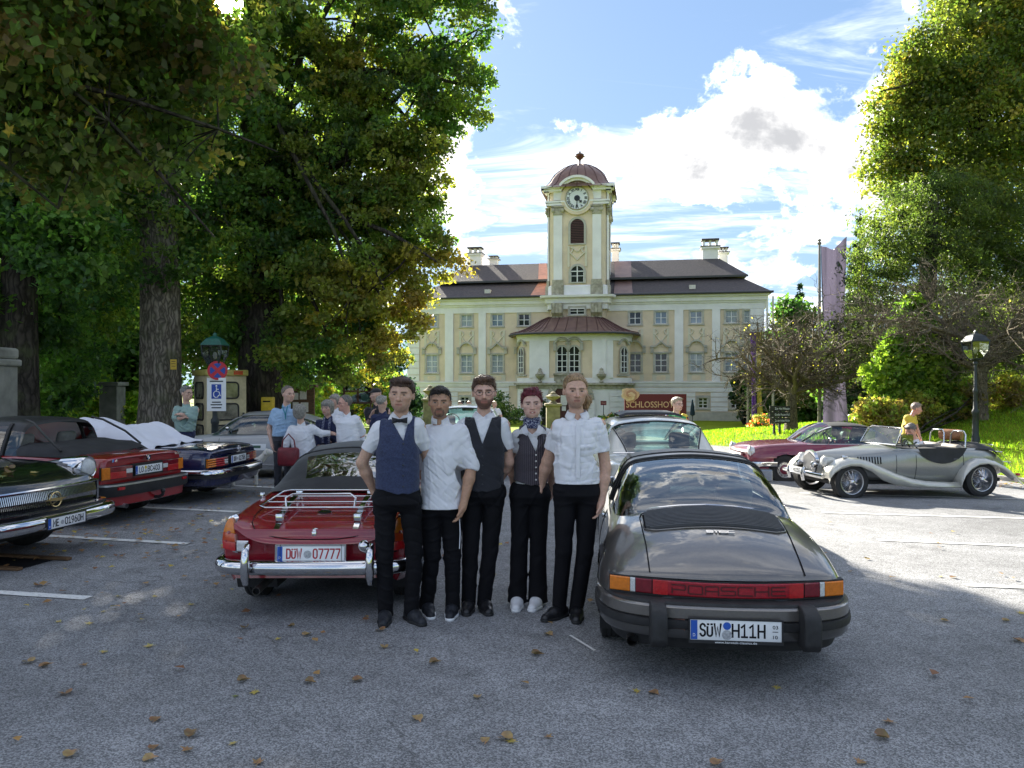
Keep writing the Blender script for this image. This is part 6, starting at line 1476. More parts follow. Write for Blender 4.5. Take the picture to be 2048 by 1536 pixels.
def make_litter():
 lobes=[(-150,.30),(-125,.62),(-105,.36),(-62,.86),(-35,.45),(0,1.0),(35,.45),(62,.86),(105,.36),(125,.62),(150,.30)]
 for i,c in enumerate([(.30,.18,.08),(.34,.23,.11),(.40,.31,.08),(.20,.115,.06),(.44,.38,.13),(.27,.15,.075),(.17,.20,.06)]):
  s=.062;curl=(.35,.6,.15,.8,.2,.5,.1)[i];vs=[(0,0,.006)]
  for k,(a,r)in enumerate(lobes):
   rr=r if i%2==0 else.55+.35*math.cos(R(a*.5));x,y=rr*math.sin(R(a))*s,rr*math.cos(R(a))*s;vs.append((x,y,.006+curl*(x*x)/s*1.1+curl*.5*abs(y)*.5*(.5+.5*(k%2))))
  vs.append((0,-s*1.1,.004));n=len(lobes)
  me=np_mesh('leaf',np.array(vs),np.array([(0,k+1,k+2)for k in range(n-1)]+[(0,n,n+1)]),smooth=False)
  set_cols(me,np.array([[q*random.uniform(.8,1.2)for q in c]for _ in vs]));me.materials.append(LITM);LITTER.append(me)
LITM=leaf_material('fallen leaf',1.0,.15,.6)
make_litter()
def boxy(c,ys,deck,hood,cowl0,cowl1,wm,zb=.24,rear_z=.80,nose_z=.70,sh=.07,wr=.93,wf=.90):
 """a three-box body: flat deck, waistline and bonnet"""
 n=len(ys);L_=c.L;zt,zs,ws,zm,W_,ZB,wb=[],[],[],[],[],[],[]
 for y in ys:
  z=deck if y<cowl0 else hood;
  t=z+(0 if y>.35 else-(deck-rear_z)*(1-y/.35)**2)-(0 if y<L_-.6 else(hood-nose_z)*((y-L_+.6)/.6)**2)
  k=1-(1-wr)*max(0,1-y/.7)**2-(1-wf)*max(0,1-(L_-y)/.8)**2
  zt.append(t);zs.append(t-.028);ws.append((wm-sh)*k);zm.append(.56);W_.append(wm*k);ZB.append(zb+.14*max(0,1-y/.8)+.12*max(0,1-(L_-y)/.8));wb.append((wm-.07)*k)
 return dict(zt=zt,zs=zs,ws=ws,zm=zm,wm=W_,zb=ZB,wb=wb)
def make_red_cabriolet():
 hx,hy=-.97,.243;c=Car('cabriolet','bright red square tailed cabriolet with black folded top and fixed hoop in the left row','car',(-4.90,10.42,0),rz_of(hx,hy),1.0,L=4.32,W=.82,bow_r=.06,bow_f=.08)
 PT=paint('signal red',(.26,.006,.010),rough=.28)
 ys=[.04,.15,.35,.8,1.1,1.6,2.2,2.9,3.3,3.8,4.15,4.3]
 c.shape(ys,n=34,it=1,top_p=4,**boxy(c,ys,.905,.90,3.0,3.1,.822,.24,.885,.68))
 arches=[(.86,.30,.335),(3.43,.30,.335)];c.body('body',PT,arches,ny=56,er=.03);c.wells(arches,.22,.70)
 for sd in(-1,1):c.wheel(sd*.70,.86,.30,.19,.62,'fuchs',ALU);c.wheel(sd*.70,3.43,.30,.19,.62,'fuchs',ALU)
 rr=c.rear
 for sd in(-1,1):
  rr(*sorted((sd*.29,sd*.775)),.60,.765,.04,.03,.004,BLACKP,'lamp_surround',nx=8)
  rr(*sorted((sd*.655,sd*.772)),.605,.76,.04,.03,.02,AMBER,'indicator',nx=5,r=.006);rr(*sorted((sd*.40,sd*.653)),.605,.695,.04,.03,.02,REDL,'brake_light',nx=5,r=.006)
  rr(*sorted((sd*.40,sd*.653)),.697,.76,.04,.03,.02,DREDL,'tail_light',nx=5,r=.006);rr(*sorted((sd*.295,sd*.398)),.66,.72,.04,.03,.02,CLEARL,'reversing_light',nx=3,r=.006)
  rr(*sorted((sd*.295,sd*.398)),.605,.658,.04,.03,.018,DREDL,'tail_light',nx=3);rr(*sorted((sd*.295,sd*.398)),.722,.76,.04,.03,.018,DREDL,'tail_light',nx=3)
  rr(*sorted((sd*.56,sd*.66)),.475,.51,-.05,.02,.062,REDL,'reflector',nx=3)
 rr(-.285,.285,.605,.775,.04,.03,.008,BLACKP,'plate_recess',nx=6)
 c.plate(on_face(0,.016,.685),[('LÖ'.replace('Ö','O'),.215,.15),('BC403',.67,.46)],w=.52,h=.115,seals=((.37,.2,.2,pmat('seal yellow',(.5,.4,.05),.5)),(.37,-.22,.2,SEALG)),frame=.012)
 em=MB();em.lathe([(.042,0),(.042,.008)],20,M=on_face(0,.03,.835));B=em.build('badge',CHROME,c.T,smooth=40);e2=MB();M=on_face(0,.0215,.835)
 for a0 in(0,180):e2 .add([M@Vector((0,0,.001))]+[M@Vector((.026*math.cos(R(a0+t)),.026*math.sin(R(a0+t)),.001))for t in np.linspace(0,90,6)],[(0,i,i+1)for i in range(1,6)])
 e2 .build('badge_field',pmat('badge blue',(.02,.10,.35),.4),B)
 b3=MB();b3 .tube([M@Vector((.034*math.cos(t),.034*math.sin(t),.001))for t in np.linspace(0,2*math.pi,21)[:-1]],.006,5,closed=True);b3 .build('badge_ring',PBLACK,B)
 stroke_mesh('318I',.13,.032,.007,on_face(.62,.043,.845),th=.003).build('badge',CHROME,c.T)
 for k,m_ in enumerate((pmat('stripe light blue',(.1,.3,.6),.4),pmat('stripe violet',(.1,.05,.3),.4),REDL)):q=MB();q.prism([(-.64+k*.014,.825),(-.628+k*.014,.825),(-.616+k*.014,.86),(-.628+k*.014,.86)],.036,.046);q.build('badge_stripe',m_,c.T)
 stroke_mesh('M',.035,.034,.008,on_face(-.575,.043,.842),th=.003).build('badge',CHROME,c.T)
 path=[tuple(p)for p in smooth_poly([(-.84,.75),(-.845,.3),(-.83,.06),(-.78,-.03),(-.5,-.07),(0,-.085),(.5,-.07),(.78,-.03),(.83,.06),(.845,.3),(.84,.75)],33,2)]
 c.sweep(path,[(-.08,.555),(.0,.552),(.012,.54),(.014,.42),(.0,.39),(-.08,.385)],BLACKP,'bumper');c.sweep(path,[(.0,.548),(.016,.546),(.018,.525),(.0,.522)],ALU,'bumper_strip')
 c.sweep([(x*.97,y+.03)for x,y in path],[(-.06,.385),(.0,.385),(-.02,.27),(-.08,.25)],PT,'valance')
 tb=MB();tb.tube([(.05,.1,.30),(.05,-.10,.30),(.05,-.16,.33),(.05,-.165,.37)],.022,8);tb.ball((.05,-.165,.385),.032,10,8);tb.build('tow_bar',BLACKP,c.T,smooth=60)
 ex=MB();ex.tube([(-.50,.3,.27),(-.50,-.06,.255)],.03,12,caps=False);ex.build('exhaust',ALU,c.T,smooth=60)
 SOFT=pmat('black canvas',(.020,.021,.024),.7,var=.25,scale=5,bump=.5,bscale=6)
 rows=[]
 for y,w,z in((.62,.70,.91),(.66,.72,.955),(.80,.72,1.005),(1.05,.71,1.03),(1.25,.70,1.045),(1.45,.69,1.04),(1.6,.68,.93)):
  rows.append([(-w-.03,y,.88),(-w,y,z-.05),(-w*.8,y-.02,z+.012*math.sin(y*9)),(-w*.4,y,z-.01),(0,y-.03,z+.02*math.sin(y*7)),(w*.4,y,z-.008),(w*.8,y-.02,z+.012*math.cos(y*9)),(w,y,z-.05),(w+.03,y,.88)])
 m=MB();m.grid(rows);m.build('folded_top',SOFT,c.T,smooth=70,fixn=False)
 st=[(1.45,.715,.88,.56,1.30),(1.50,.715,.88,.56,1.345),(1.70,.72,.88,.555,1.37),(2.2,.72,.88,.555,1.375),(2.55,.72,.88,.55,1.34),(2.85,.72,.88,.58,1.14),(3.16,.70,.88,.63,.92)]
 def g(y,t,x):
  if y<1.70:return 'hoop' if t>.36 else('quarter_window#r' if x>0 else 'quarter_window#l')
  if y<2.55:return 'roof_panel' if t>.42 else('side_window#r' if x>0 else 'side_window#l')
  return 'windscreen' if t>.42 else('quarter_light#r' if x>0 else 'quarter_light#l')
 GG=glassmat('cabin glass',(.42,.50,.48),.06)
 c.house(st,g,{k:(BLACKP if k in('hoop','roof_panel')else GG)for k in('hoop','roof_panel','quarter_window#r','quarter_window#l','side_window#r','side_window#l','windscreen','quarter_light#r','quarter_light#l')},n=16,crown=.05,sub=4)
 for sd in(-1,1):
  c.line([c.hpt(1.70,t,sd,.003)for t in np.linspace(0,.45,6)],.03,BLACKP,'pillar');c.line([c.hpt(2.55+.58*t,.42,sd,.003)for t in np.linspace(0,1,6)],.024,BLACKP,'pillar')
  c.line([(sd*.72,.75,.96),(sd*.70,1.0,1.14),(sd*.60,1.30,1.31),(sd*.56,1.46,1.345)],.016,BLACKP,'hood_frame')
  c.seat(sd*.36,1.85,.36,.50,.5,pmat('grey cloth seat',(.17,.17,.165),.85,var=.15),True)
 it=MB();it.rbx(-.68,.68,2.85,3.15,.7,.93,.05);it.build('interior',INTER,c.T,smooth=40);c.steering(-.36,2.62,.95)
def make_blue_roadster():
 hx,hy=-.995,.10;c=Car('roadster','dark blue roadster under a white sheet in the left row','car',(-4.38,12.42,0),rz_of(hx,hy),1.0,L=4.39,W=.89,bow_r=.10,bow_f=.10)
 PT=paint('navy blue',(.010,.014,.060),rough=.25);c.PT=PT
 ys=[.05,.15,.4,.9,1.2,1.6,2.2,2.9,3.3,3.8,4.2,4.36]
 c.shape(ys,n=34,it=1,top_p=3.5,**boxy(c,ys,.855,.88,2.9,3.1,.885,.24,.80,.68))
 arches=[(.95,.31,.345),(3.42,.31,.345)];c.body('body',PT,arches,ny=56,er=.03);c.wells(arches,.22,.74)
 for sd in(-1,1):c.wheel(sd*.71,.95,.31,.19,.60,'merc',ALU,PT);c.wheel(sd*.71,3.42,.31,.19,.60,'merc',ALU,PT)
 rr=c.rear
 for sd in(-1,1):
  L_=rr(*sorted((sd*.335,sd*.84)),.555,.70,.05,.03,.006,BLACKP,'lamp_surround',nx=8)
  for k in range(4):z=.562+k*.034;rr(*sorted((sd*.44,sd*.655)),z,z+.027,.05,.03,.024,REDL,'tail_light',nx=4,r=.008);rr(*sorted((sd*.657,sd*.842)),z,z+.027,.05,.03,.024,AMBER,'indicator',nx=5,r=.008);rr(*sorted((sd*.345,sd*.438)),z,z+.027,.05,.03,.022,CLEARL if 0<k<3 else DREDL,'reversing_light',nx=3,r=.006)
 rr(-.33,.33,.565,.715,.05,.03,.004,BLACKP,'plate_recess',nx=5)
 c.plate(on_face(0,.03,.64),[('DUW',.24,.2),('G275H',.70,.42)],w=.52,h=.115,seals=((.39,0,.2,SEALG),))
 b_=MB();M=on_face(0,.04,.80);b_.tube([M@Vector((.045*math.cos(t),.045*math.sin(t),.012))for t in np.linspace(0,2*math.pi,21)[:-1]],.006,5,closed=True)
 for a in(90,210,330):b_.tube([M@Vector((0,0,.012)),M@Vector((.044*math.cos(R(a)),.044*math.sin(R(a)),.012))],.006,5)
 b_.build('badge',CHROME,c.T,smooth=60);rr(-.22,.22,.735,.752,.05,.02,.02,CHROME,'boot_handle',nx=5)
 path=[tuple(p)for p in smooth_poly([(-.89,.85),(-.905,.3),(-.89,.06),(-.83,-.02),(-.5,-.07),(0,-.085),(.5,-.07),(.83,-.02),(.89,.06),(.905,.3),(.89,.85)],33,2)]
 c.sweep(path,[(-.06,.535),(.0,.532),(.02,.52),(.022,.465),(-.0,.455),(-.06,.455)],CHROME,'bumper',smooth=60);c.sweep(path,[(-.06,.455),(.012,.455),(.014,.40),(-.06,.395)],RUBBER,'bumper_rubber')
 c.sweep([(x*.97,y+.04)for x,y in path],[(-.06,.40),(.0,.40),(-.03,.29),(-.10,.26)],PT,'valance')
 ex=MB();ex.tube([(-.40,.3,.25),(-.40,-.03,.235)],.035,12,caps=False);ex.build('exhaust',ALU,c.T,smooth=60)
 for sd in(-1,1):c.line([c.on_top(sd*.70,y,.003)for y in np.linspace(.1,1.1,8)],.004)
 c.line([c.on_top(x,1.15,.006)for x in np.linspace(-.74,.74,9)],.014,CHROME,'cover_trim');c.line([c.on_top(x,1.02,.003)for x in np.linspace(-.7,.7,9)],.004)
 it=MB();it.rbx(-.66,.66,1.5,2.7,.6,.86,.06);it.build('interior',INTER,c.T,smooth=40)
 sh=pmat('white sheet',(.66,.67,.74),.85,var=.05,scale=3,bump=.25,bscale=9);rows=[]
 U=np.linspace(-1,1,33);Vv=np.linspace(0,1,37);rng=np.random.default_rng(3)
 prof=spline([1.02,1.25,1.5,1.75,2.1,2.5,2.72,2.95,3.2,3.55],[.872,.93,1.10,1.19,1.12,1.23,1.27,1.12,.95,.90])
 for v in Vv:
  y=1.02+v*2.5;row=[]
  for u in U:
   a=abs(u);ridge=prof(y);edge=.885;k=1-max(0,(a-.62)/.38)**1.4 if a>.62 else 1
   z=edge+(ridge-edge)*k-.04*math.sin(math.pi*min(1,a/.62))*(ridge>1.0)-(.10*max(0,(a-.86)/.14))
   z+=.020*math.sin(6*u+9*v)*math.sin(5*v+3)+.014*math.sin(15*u-8*v)*k+.010*math.sin(22*v+10*u)
   row.append((u*(.83+.03*math.sin(9*v)),y+.05*math.sin(7*u)*(v<.1 or v>.9),z))
  rows.append(row)
 m=MB();m.grid(rows);o=m.build('cloth_cover',sh,None,smooth=180,fixn=False);o.matrix_world=c.T.matrix_basis
 s=o.modifiers.new('thickness','SOLIDIFY');s.thickness=.006;tag(o,'white sheet draped over the cockpit of the dark blue roadster','sheet')
def coupe_911(name,label,loc,rz,PT,sticker=False,scale=1.0):
 c=Car(name,label,'car',loc,rz,scale,L=4.20,W=.81,bow_r=.17,bow_f=.25)
 ys=[.06,.25,.45,.75,1.0,1.25,1.6,2.2,2.9,3.3,3.75,4.05,4.18]
 c.shape(ys,n=30,it=6,top_p=2.0,zt=[.60,.72,.80,.88,.93,.96,.95,.92,.90,.85,.76,.64,.54],zs=[.60,.70,.75,.81,.86,.885,.895,.885,.865,.85,.79,.67,.55],ws=[.66,.70,.69,.68,.66,.66,.67,.69,.68,.65,.60,.52,.40],zm=[.5]*13,wm=[.72,.77,.79,.80,.805,.80,.795,.795,.80,.80,.77,.67,.50],zb=[.40,.34,.30,.26,.24,.22,.20,.19,.20,.22,.26,.34,.38],wb=[.66,.70,.73,.75,.75,.75,.74,.74,.74,.74,.71,.60,.44])
 arches=[(.95,.31,.335),(3.22,.31,.335)];c.body('body',PT,arches,ny=50);c.wells(arches,.20,.64)
 for sd in(-1,1):c.wheel(sd*.68,.95,.31,.17,.6,'steel',ALU);c.wheel(sd*.68,3.22,.31,.17,.6,'steel',ALU)
 st=[(.55,.55,.80,.40,.86),(.9,.62,.84,.46,1.02),(1.3,.67,.86,.50,1.20),(1.7,.69,.86,.52,1.285),(2.1,.69,.86,.53,1.305),(2.55,.69,.86,.53,1.285),(2.75,.69,.86,.545,1.19),(3.08,.67,.84,.61,.93),(3.13,.64,.84,.60,.885)]
 def g(y,t,x):
  if y>2.58:return 'windscreen' if t>.42 else('quarter_light#r' if x>0 else 'quarter_light#l')
  if t>.45:return 'roof' if y>1.15 else 'rear_window'
  if y<1.05 or 1.62<y<1.70:return 'roof'
  return 'side_window#r' if x>0 else 'side_window#l'
 c.house(st,g,{'roof':PT,'rear_window':GLASSD,'windscreen':GLASS,'side_window#r':GLASSD,'side_window#l':GLASSD,'quarter_light#r':GLASS,'quarter_light#l':GLASS},n=16,crown=.07,sub=4)
 for sd in(-1,1):
  c.line([c.hpt(y,.45,sd,.003)for y in np.linspace(1.05,2.58,10)],.008,CHROME,'window_trim');c.line([c.hpt(2.58+.5*t,.42,sd,.003)for t in np.linspace(0,1,6)],.016,PT,'pillar')
  c.line([c.on_side(1.68,z,sd,.001)for z in np.linspace(.28,.86,8)],.004);c.line([c.on_side(2.95,z,sd,.001)for z in np.linspace(.28,.86,8)],.004);c.line([c.on_side(y,.27,sd,.004)for y in np.linspace(1.35,2.85,8)],.012,CHROME,'sill_trim')
  k=MB();q=c.on_side(2.75,.86,sd,.02);k.lathe([(.0,0),(.055,.01),(.05,.06),(0,.07)],14,axis='y',c=(q.x+sd*.05,2.75,.97));k.tube([(q.x,2.78,.87),(q.x+sd*.05,2.78,.95)],.01,6);k.build('door_mirror',CHROME,c.T,smooth=50)
  if sticker:
   s_=MB();rows=[[tuple(c.on_side(y,z,sd,.004))for y in np.linspace(2.02,2.42,6)]for z in np.linspace(.56,.68,4)];s_.grid(rows);S=s_.build('rally_plate',PLATEW,c.T)
   s2=MB();s2 .grid([[tuple(c.on_side(y,z,sd,.006))for y in np.linspace(2.12,2.30,5)]for z in np.linspace(.60,.65,3)]);s2 .build('print',pmat('print green',(.05,.12,.08),.6),S);s3=MB();s3 .grid([[tuple(c.on_side(y,z,sd,.006))for y in np.linspace(2.34,2.40,3)]for z in np.linspace(.58,.65,3)]);s3 .build('print',pmat('print yellow',(.6,.5,.1),.6),S)
  hl=MB();y=4.0;hl.lathe([(.09,-.05),(.095,.04),(.06,.07),(0,.08)],16,axis='y',c=(sd*.57,3.98,.66));hl.build('headlight',CLEARL,c.T,smooth=50)
  c.seat(sd*.33,1.75,.26,.50,.45,pmat('red seat',(.22,.02,.02),.6))
 path=[tuple(p)for p in smooth_poly([(.80,3.5),(.80,3.9),(.68,4.12),(.4,4.21),(0,4.235),(-.4,4.21),(-.68,4.12),(-.80,3.9),(-.80,3.5)],21,2)]
 c.sweep(path,[(-.08,.44),(.02,.43),(.025,.35),(-.08,.33)],PT,'bumper');c.sweep(path,[(.02,.40),(.035,.395),(.035,.375),(.02,.37)],RUBBER,'bumper_strip')
 it=MB();it.rbx(-.62,.62,2.75,3.0,.65,.90,.05);it.build('interior',INTER,c.T,smooth=40);c.steering(-.33,2.5,.85);return c
make_saloon_black();make_red_cabriolet();make_blue_roadster()
coupe_911('sports_coupe','light grey rear engined coupe with a rally plate on its door behind the blue roadster',(-2.72,15.6,0),rz_of(-1,.02),paint('light grey',(.33,.335,.34),rough=.3),True)
# ---------------------------------------------------------------- cars behind and on the right
def saloon(name,label,loc,rz,PT,sunroof=False,scale=1.0,seats=True):
 c=Car(name,label,'car',loc,rz,scale,L=4.64,W=.89,bow_r=.06,bow_f=.06)
 ys=[.05,.15,.4,.9,1.2,1.8,2.4,3.1,3.5,4.1,4.45,4.6]
 c.shape(ys,n=32,it=2,top_p=3,**boxy(c,ys,.93,.92,3.1,3.3,.885,.24,.90,.78))
 arches=[(1.05,.31,.345),(3.75,.31,.345)];c.body('body',PT,arches,ny=46);c.wells(arches,.22,.74)
 for sd in(-1,1):c.wheel(sd*.72,1.05,.31,.18,.6,'merc',ALU,PT);c.wheel(sd*.72,3.75,.31,.18,.6,'merc',ALU,PT)
 st=[(1.10,.77,.88,.62,.945),(1.18,.775,.88,.62,1.00),(1.45,.78,.88,.60,1.24),(1.60,.78,.88,.59,1.335),(1.75,.78,.88,.585,1.375),(2.3,.78,.88,.585,1.40),(2.75,.78,.88,.585,1.385),(2.9,.78,.88,.60,1.33),(3.3,.77,.88,.66,1.03),(3.42,.74,.88,.65,.935)]
 def g(y,t,x):
  if y<1.60:return 'rear_window' if t>.40 else 'roof'
  if y>2.92:return 'windscreen' if t>.40 else('quarter_light#r' if x>0 else 'quarter_light#l')
  if t>.42 or 2.28<y<2.36:return 'roof'
  return 'side_window#r' if x>0 else 'side_window#l'
 c.house(st,g,{'roof':PT,'rear_window':glassmat('green tinted glass',(.62,.80,.78),.09),'windscreen':glassmat('green tinted glass',(.62,.80,.78),.09),'side_window#r':GLASS,'side_window#l':GLASS,'quarter_light#r':GLASS,'quarter_light#l':GLASS},n=18,crown=.06,sub=4)
 for sd in(-1,1):
  c.line([c.hpt(y,.40,sd,.004)for y in np.linspace(1.12,1.60,8)],.010,BLACKP,'window_seal');c.line([c.hpt(2.92+.44*t,.41,sd,.004)for t in np.linspace(0,1,6)],.022,PT,'pillar')
  for k in range(3):z=.62+k*.045;c.rear(*sorted((sd*.46,sd*.83)),z,z+.038,.05,.03,.02,REDL if k else AMBER,'tail_light',nx=5,r=.008)
 c.line([c.hpt(1.60,t,1,.004)for t in np.linspace(.42,1,8)]+[c.hpt(1.60,t,-1,.004)for t in np.linspace(1,.42,8)],.012,BLACKP,'window_seal')
 c.line([(x,1.10,.945)for x in np.linspace(-.66,.66,7)],.010,CHROME,'window_trim')
 BS=pmat('blue grey headrest',(.055,.075,.11),.6,var=.15)
 for sd in(-1,1):
  c.seat(sd*.38,2.0,.30,.50,.50,BS,False)
  m=MB();m.rbx(sd*.38-.15,sd*.38+.15,1.86,1.96,.93,1.17,.05);m.build('headrest',BS,c.T,smooth=50)
 it=MB();it.rbx(-.70,.70,1.35,1.6,.6,.93,.05);it.rbx(-.70,.70,3.05,3.35,.7,.96,.06);it.build('interior',pmat('pale blue interior',(.16,.22,.26),.7),c.T,smooth=40);c.steering(-.38,2.85,1.0)
 m=MB();m.rbx(-.13,.13,2.82,2.85,1.24,1.30,.02);m.build('rear_view_mirror',BLACKP,c.T,smooth=40)
 if sunroof:
  m=MB();rows=[]
  for y,z in((2.02,1.40),(2.05,1.435),(2.55,1.45),(2.6,1.405)):rows.append([(x,y,z+.012*(1-(x/.45)**2)-(.03 if abs(x)>.42 else 0))for x in np.linspace(-.45,.45,9)])
  m.grid(rows);m.build('sunroof',BLACKP,c.T,smooth=40)
 path=[tuple(p)for p in smooth_poly([(-.90,.8),(-.905,.2),(-.86,.0),(-.5,-.06),(0,-.075),(.5,-.06),(.86,.0),(.905,.2),(.90,.8)],27,2)]
 c.sweep(path,[(-.06,.53),(.02,.52),(.025,.46),(-.06,.45)],CHROME,'bumper',smooth=60);c.sweep(path,[(-.06,.45),(.015,.45),(.015,.38),(-.06,.36)],RUBBER,'bumper_rubber')
 c.line([c.on_side(y,.66,-1,.004)for y in np.linspace(.3,4.4,16)],.012,CHROME,'side_trim');c.line([c.on_side(y,.66,1,.004)for y in np.linspace(.3,4.4,16)],.012,CHROME,'side_trim')
 return c
CREAM=paint('cream white',(.58,.56,.50),rough=.3)
saloon('coupe','cream white hardtop coupe with black sunroof behind the grey targa',(1.98,8.95,-.02),R(0),CREAM,True)
saloon('saloon_car','white saloon half hidden behind the man in the black waistcoat',(-.95,14.6,0),R(1),paint('plain white',(.68,.68,.66),rough=.3),False)
def make_red_convertible():
 c=Car('convertible','burgundy convertible with black top parked behind the silver grey roadster','car',(8.95,16.9,lot_z(7.0,16.9)),rz_of(-1,-.02),.96,L=4.28,W=.87,bow_r=.1,bow_f=.12)
 PT=paint('burgundy',(.16,.010,.030),rough=.28)
 ys=[.05,.15,.5,1.0,1.6,2.2,2.8,3.2,3.7,4.05,4.24]
 c.shape(ys,n=32,it=3,top_p=2.6,zt=[.68,.76,.82,.86,.87,.88,.90,.89,.855,.80,.70],zs=[.66,.75,.82,.86,.87,.87,.875,.87,.85,.80,.70],ws=[.70,.74,.78,.79,.79,.79,.78,.77,.74,.70,.62],zm=[.56]*11,wm=[.80,.84,.87,.87,.87,.87,.87,.87,.86,.82,.74],zb=[.38,.34,.27,.24,.23,.23,.23,.24,.28,.34,.38],wb=[.74,.76,.80,.80,.80,.80,.80,.80,.79,.74,.66])
 arches=[(1.0,.31,.345),(3.40,.31,.345)];c.body('body',PT,arches,ny=50);c.wells(arches,.22,.72)
 for sd in(-1,1):c.wheel(sd*.74,1.0,.315,.18,.60,'merc',ALU,PT);c.wheel(sd*.74,3.40,.315,.18,.60,'merc',ALU,PT)
 SOFT=pmat('black canvas',(.020,.021,.024),.7)
 st=[(.88,.72,.85,.50,.90),(1.05,.74,.85,.53,1.08),(1.25,.75,.85,.55,1.20),(1.45,.75,.85,.56,1.275),(1.8,.75,.85,.56,1.31),(2.25,.75,.85,.56,1.305),(2.40,.75,.85,.57,1.25),(2.85,.73,.85,.64,.93),(2.9,.70,.85,.62,.885)]
 def g(y,t,x):
  if y<1.32:return 'soft_top'
  if y<2.28:return 'soft_top' if t>.45 else('side_window#r' if x>0 else 'side_window#l')
  return 'windscreen' if t>.42 else('quarter_light#r' if x>0 else 'quarter_light#l')
 c.house(st,g,{'soft_top':SOFT,'side_window#r':GLASS,'side_window#l':GLASS,'windscreen':GLASS,'quarter_light#r':GLASS,'quarter_light#l':GLASS},n=18,crown=.06,sub=4)
 for sd in(-1,1):
  c.line([c.hpt(2.28+.6*t,.43,sd,.004)for t in np.linspace(0,1,7)],.022,CHROME,'windscreen_pillar');c.line([c.hpt(y,.46,sd,.004)for y in np.linspace(1.3,2.28,7)],.014,SOFT,'top_edge')
  c.line([c.on_side(y,.86,sd,.004)for y in np.linspace(.9,2.9,10)],.008,CHROME,'waist_trim');c.line([c.on_side(1.45,z,sd,.001)for z in np.linspace(.3,.84,6)],.004);c.line([c.on_side(2.72,z,sd,.001)for z in np.linspace(.3,.84,6)],.004)
  h=MB();h.lathe([(.10,-.06),(.115,.02),(.10,.05),(.05,.07),(0,.075)],18,axis='y',c=(sd*.64,4.10,.70));h.build('headlight',CLEARL,c.T,smooth=50)
  hb=MB();hb.tube([(sd*.64+.115*math.cos(t),4.125,.70+.13*math.sin(t))for t in np.linspace(0,2*math.pi,21)[:-1]],.012,5,closed=True);hb.build('headlight_bezel',CHROME,c.T,smooth=60)
  c.seat(sd*.36,1.75,.30,.50,.5,SEATM,True);k=MB();k.rbx(sd*.92-.06,sd*.92+.06,2.45,2.50,.93,1.02,.02);k.tube([(sd*.86,2.48,.87),(sd*.92,2.48,.95)],.012,6);k.build('door_mirror',CHROME,c.T,smooth=50)
 path=[tuple(p)for p in smooth_poly([(.87,3.6),(.88,4.0),(.80,4.22),(.4,4.32),(0,4.34),(-.4,4.32),(-.80,4.22),(-.88,4.0),(-.87,3.6)],25,2)]
 c.sweep(path,[(-.05,.50),(.02,.49),(.03,.44),(.02,.39),(-.05,.38)],CHROME,'bumper',smooth=60);c.rear(-.42,.42,.50,.66,.03,.04,.03,CHROME,'grille',nx=7,front=True)
 it=MB();it.rbx(-.66,.66,2.5,2.8,.65,.90,.05);it.build('interior',INTER,c.T,smooth=40);c.steering(-.36,2.25,.92)
 c.line([c.on_top(x,3.0+.03*abs(x),.02)for x in np.linspace(-.5,-.1,4)],.008,BLACKP,'wiper')
make_red_convertible()
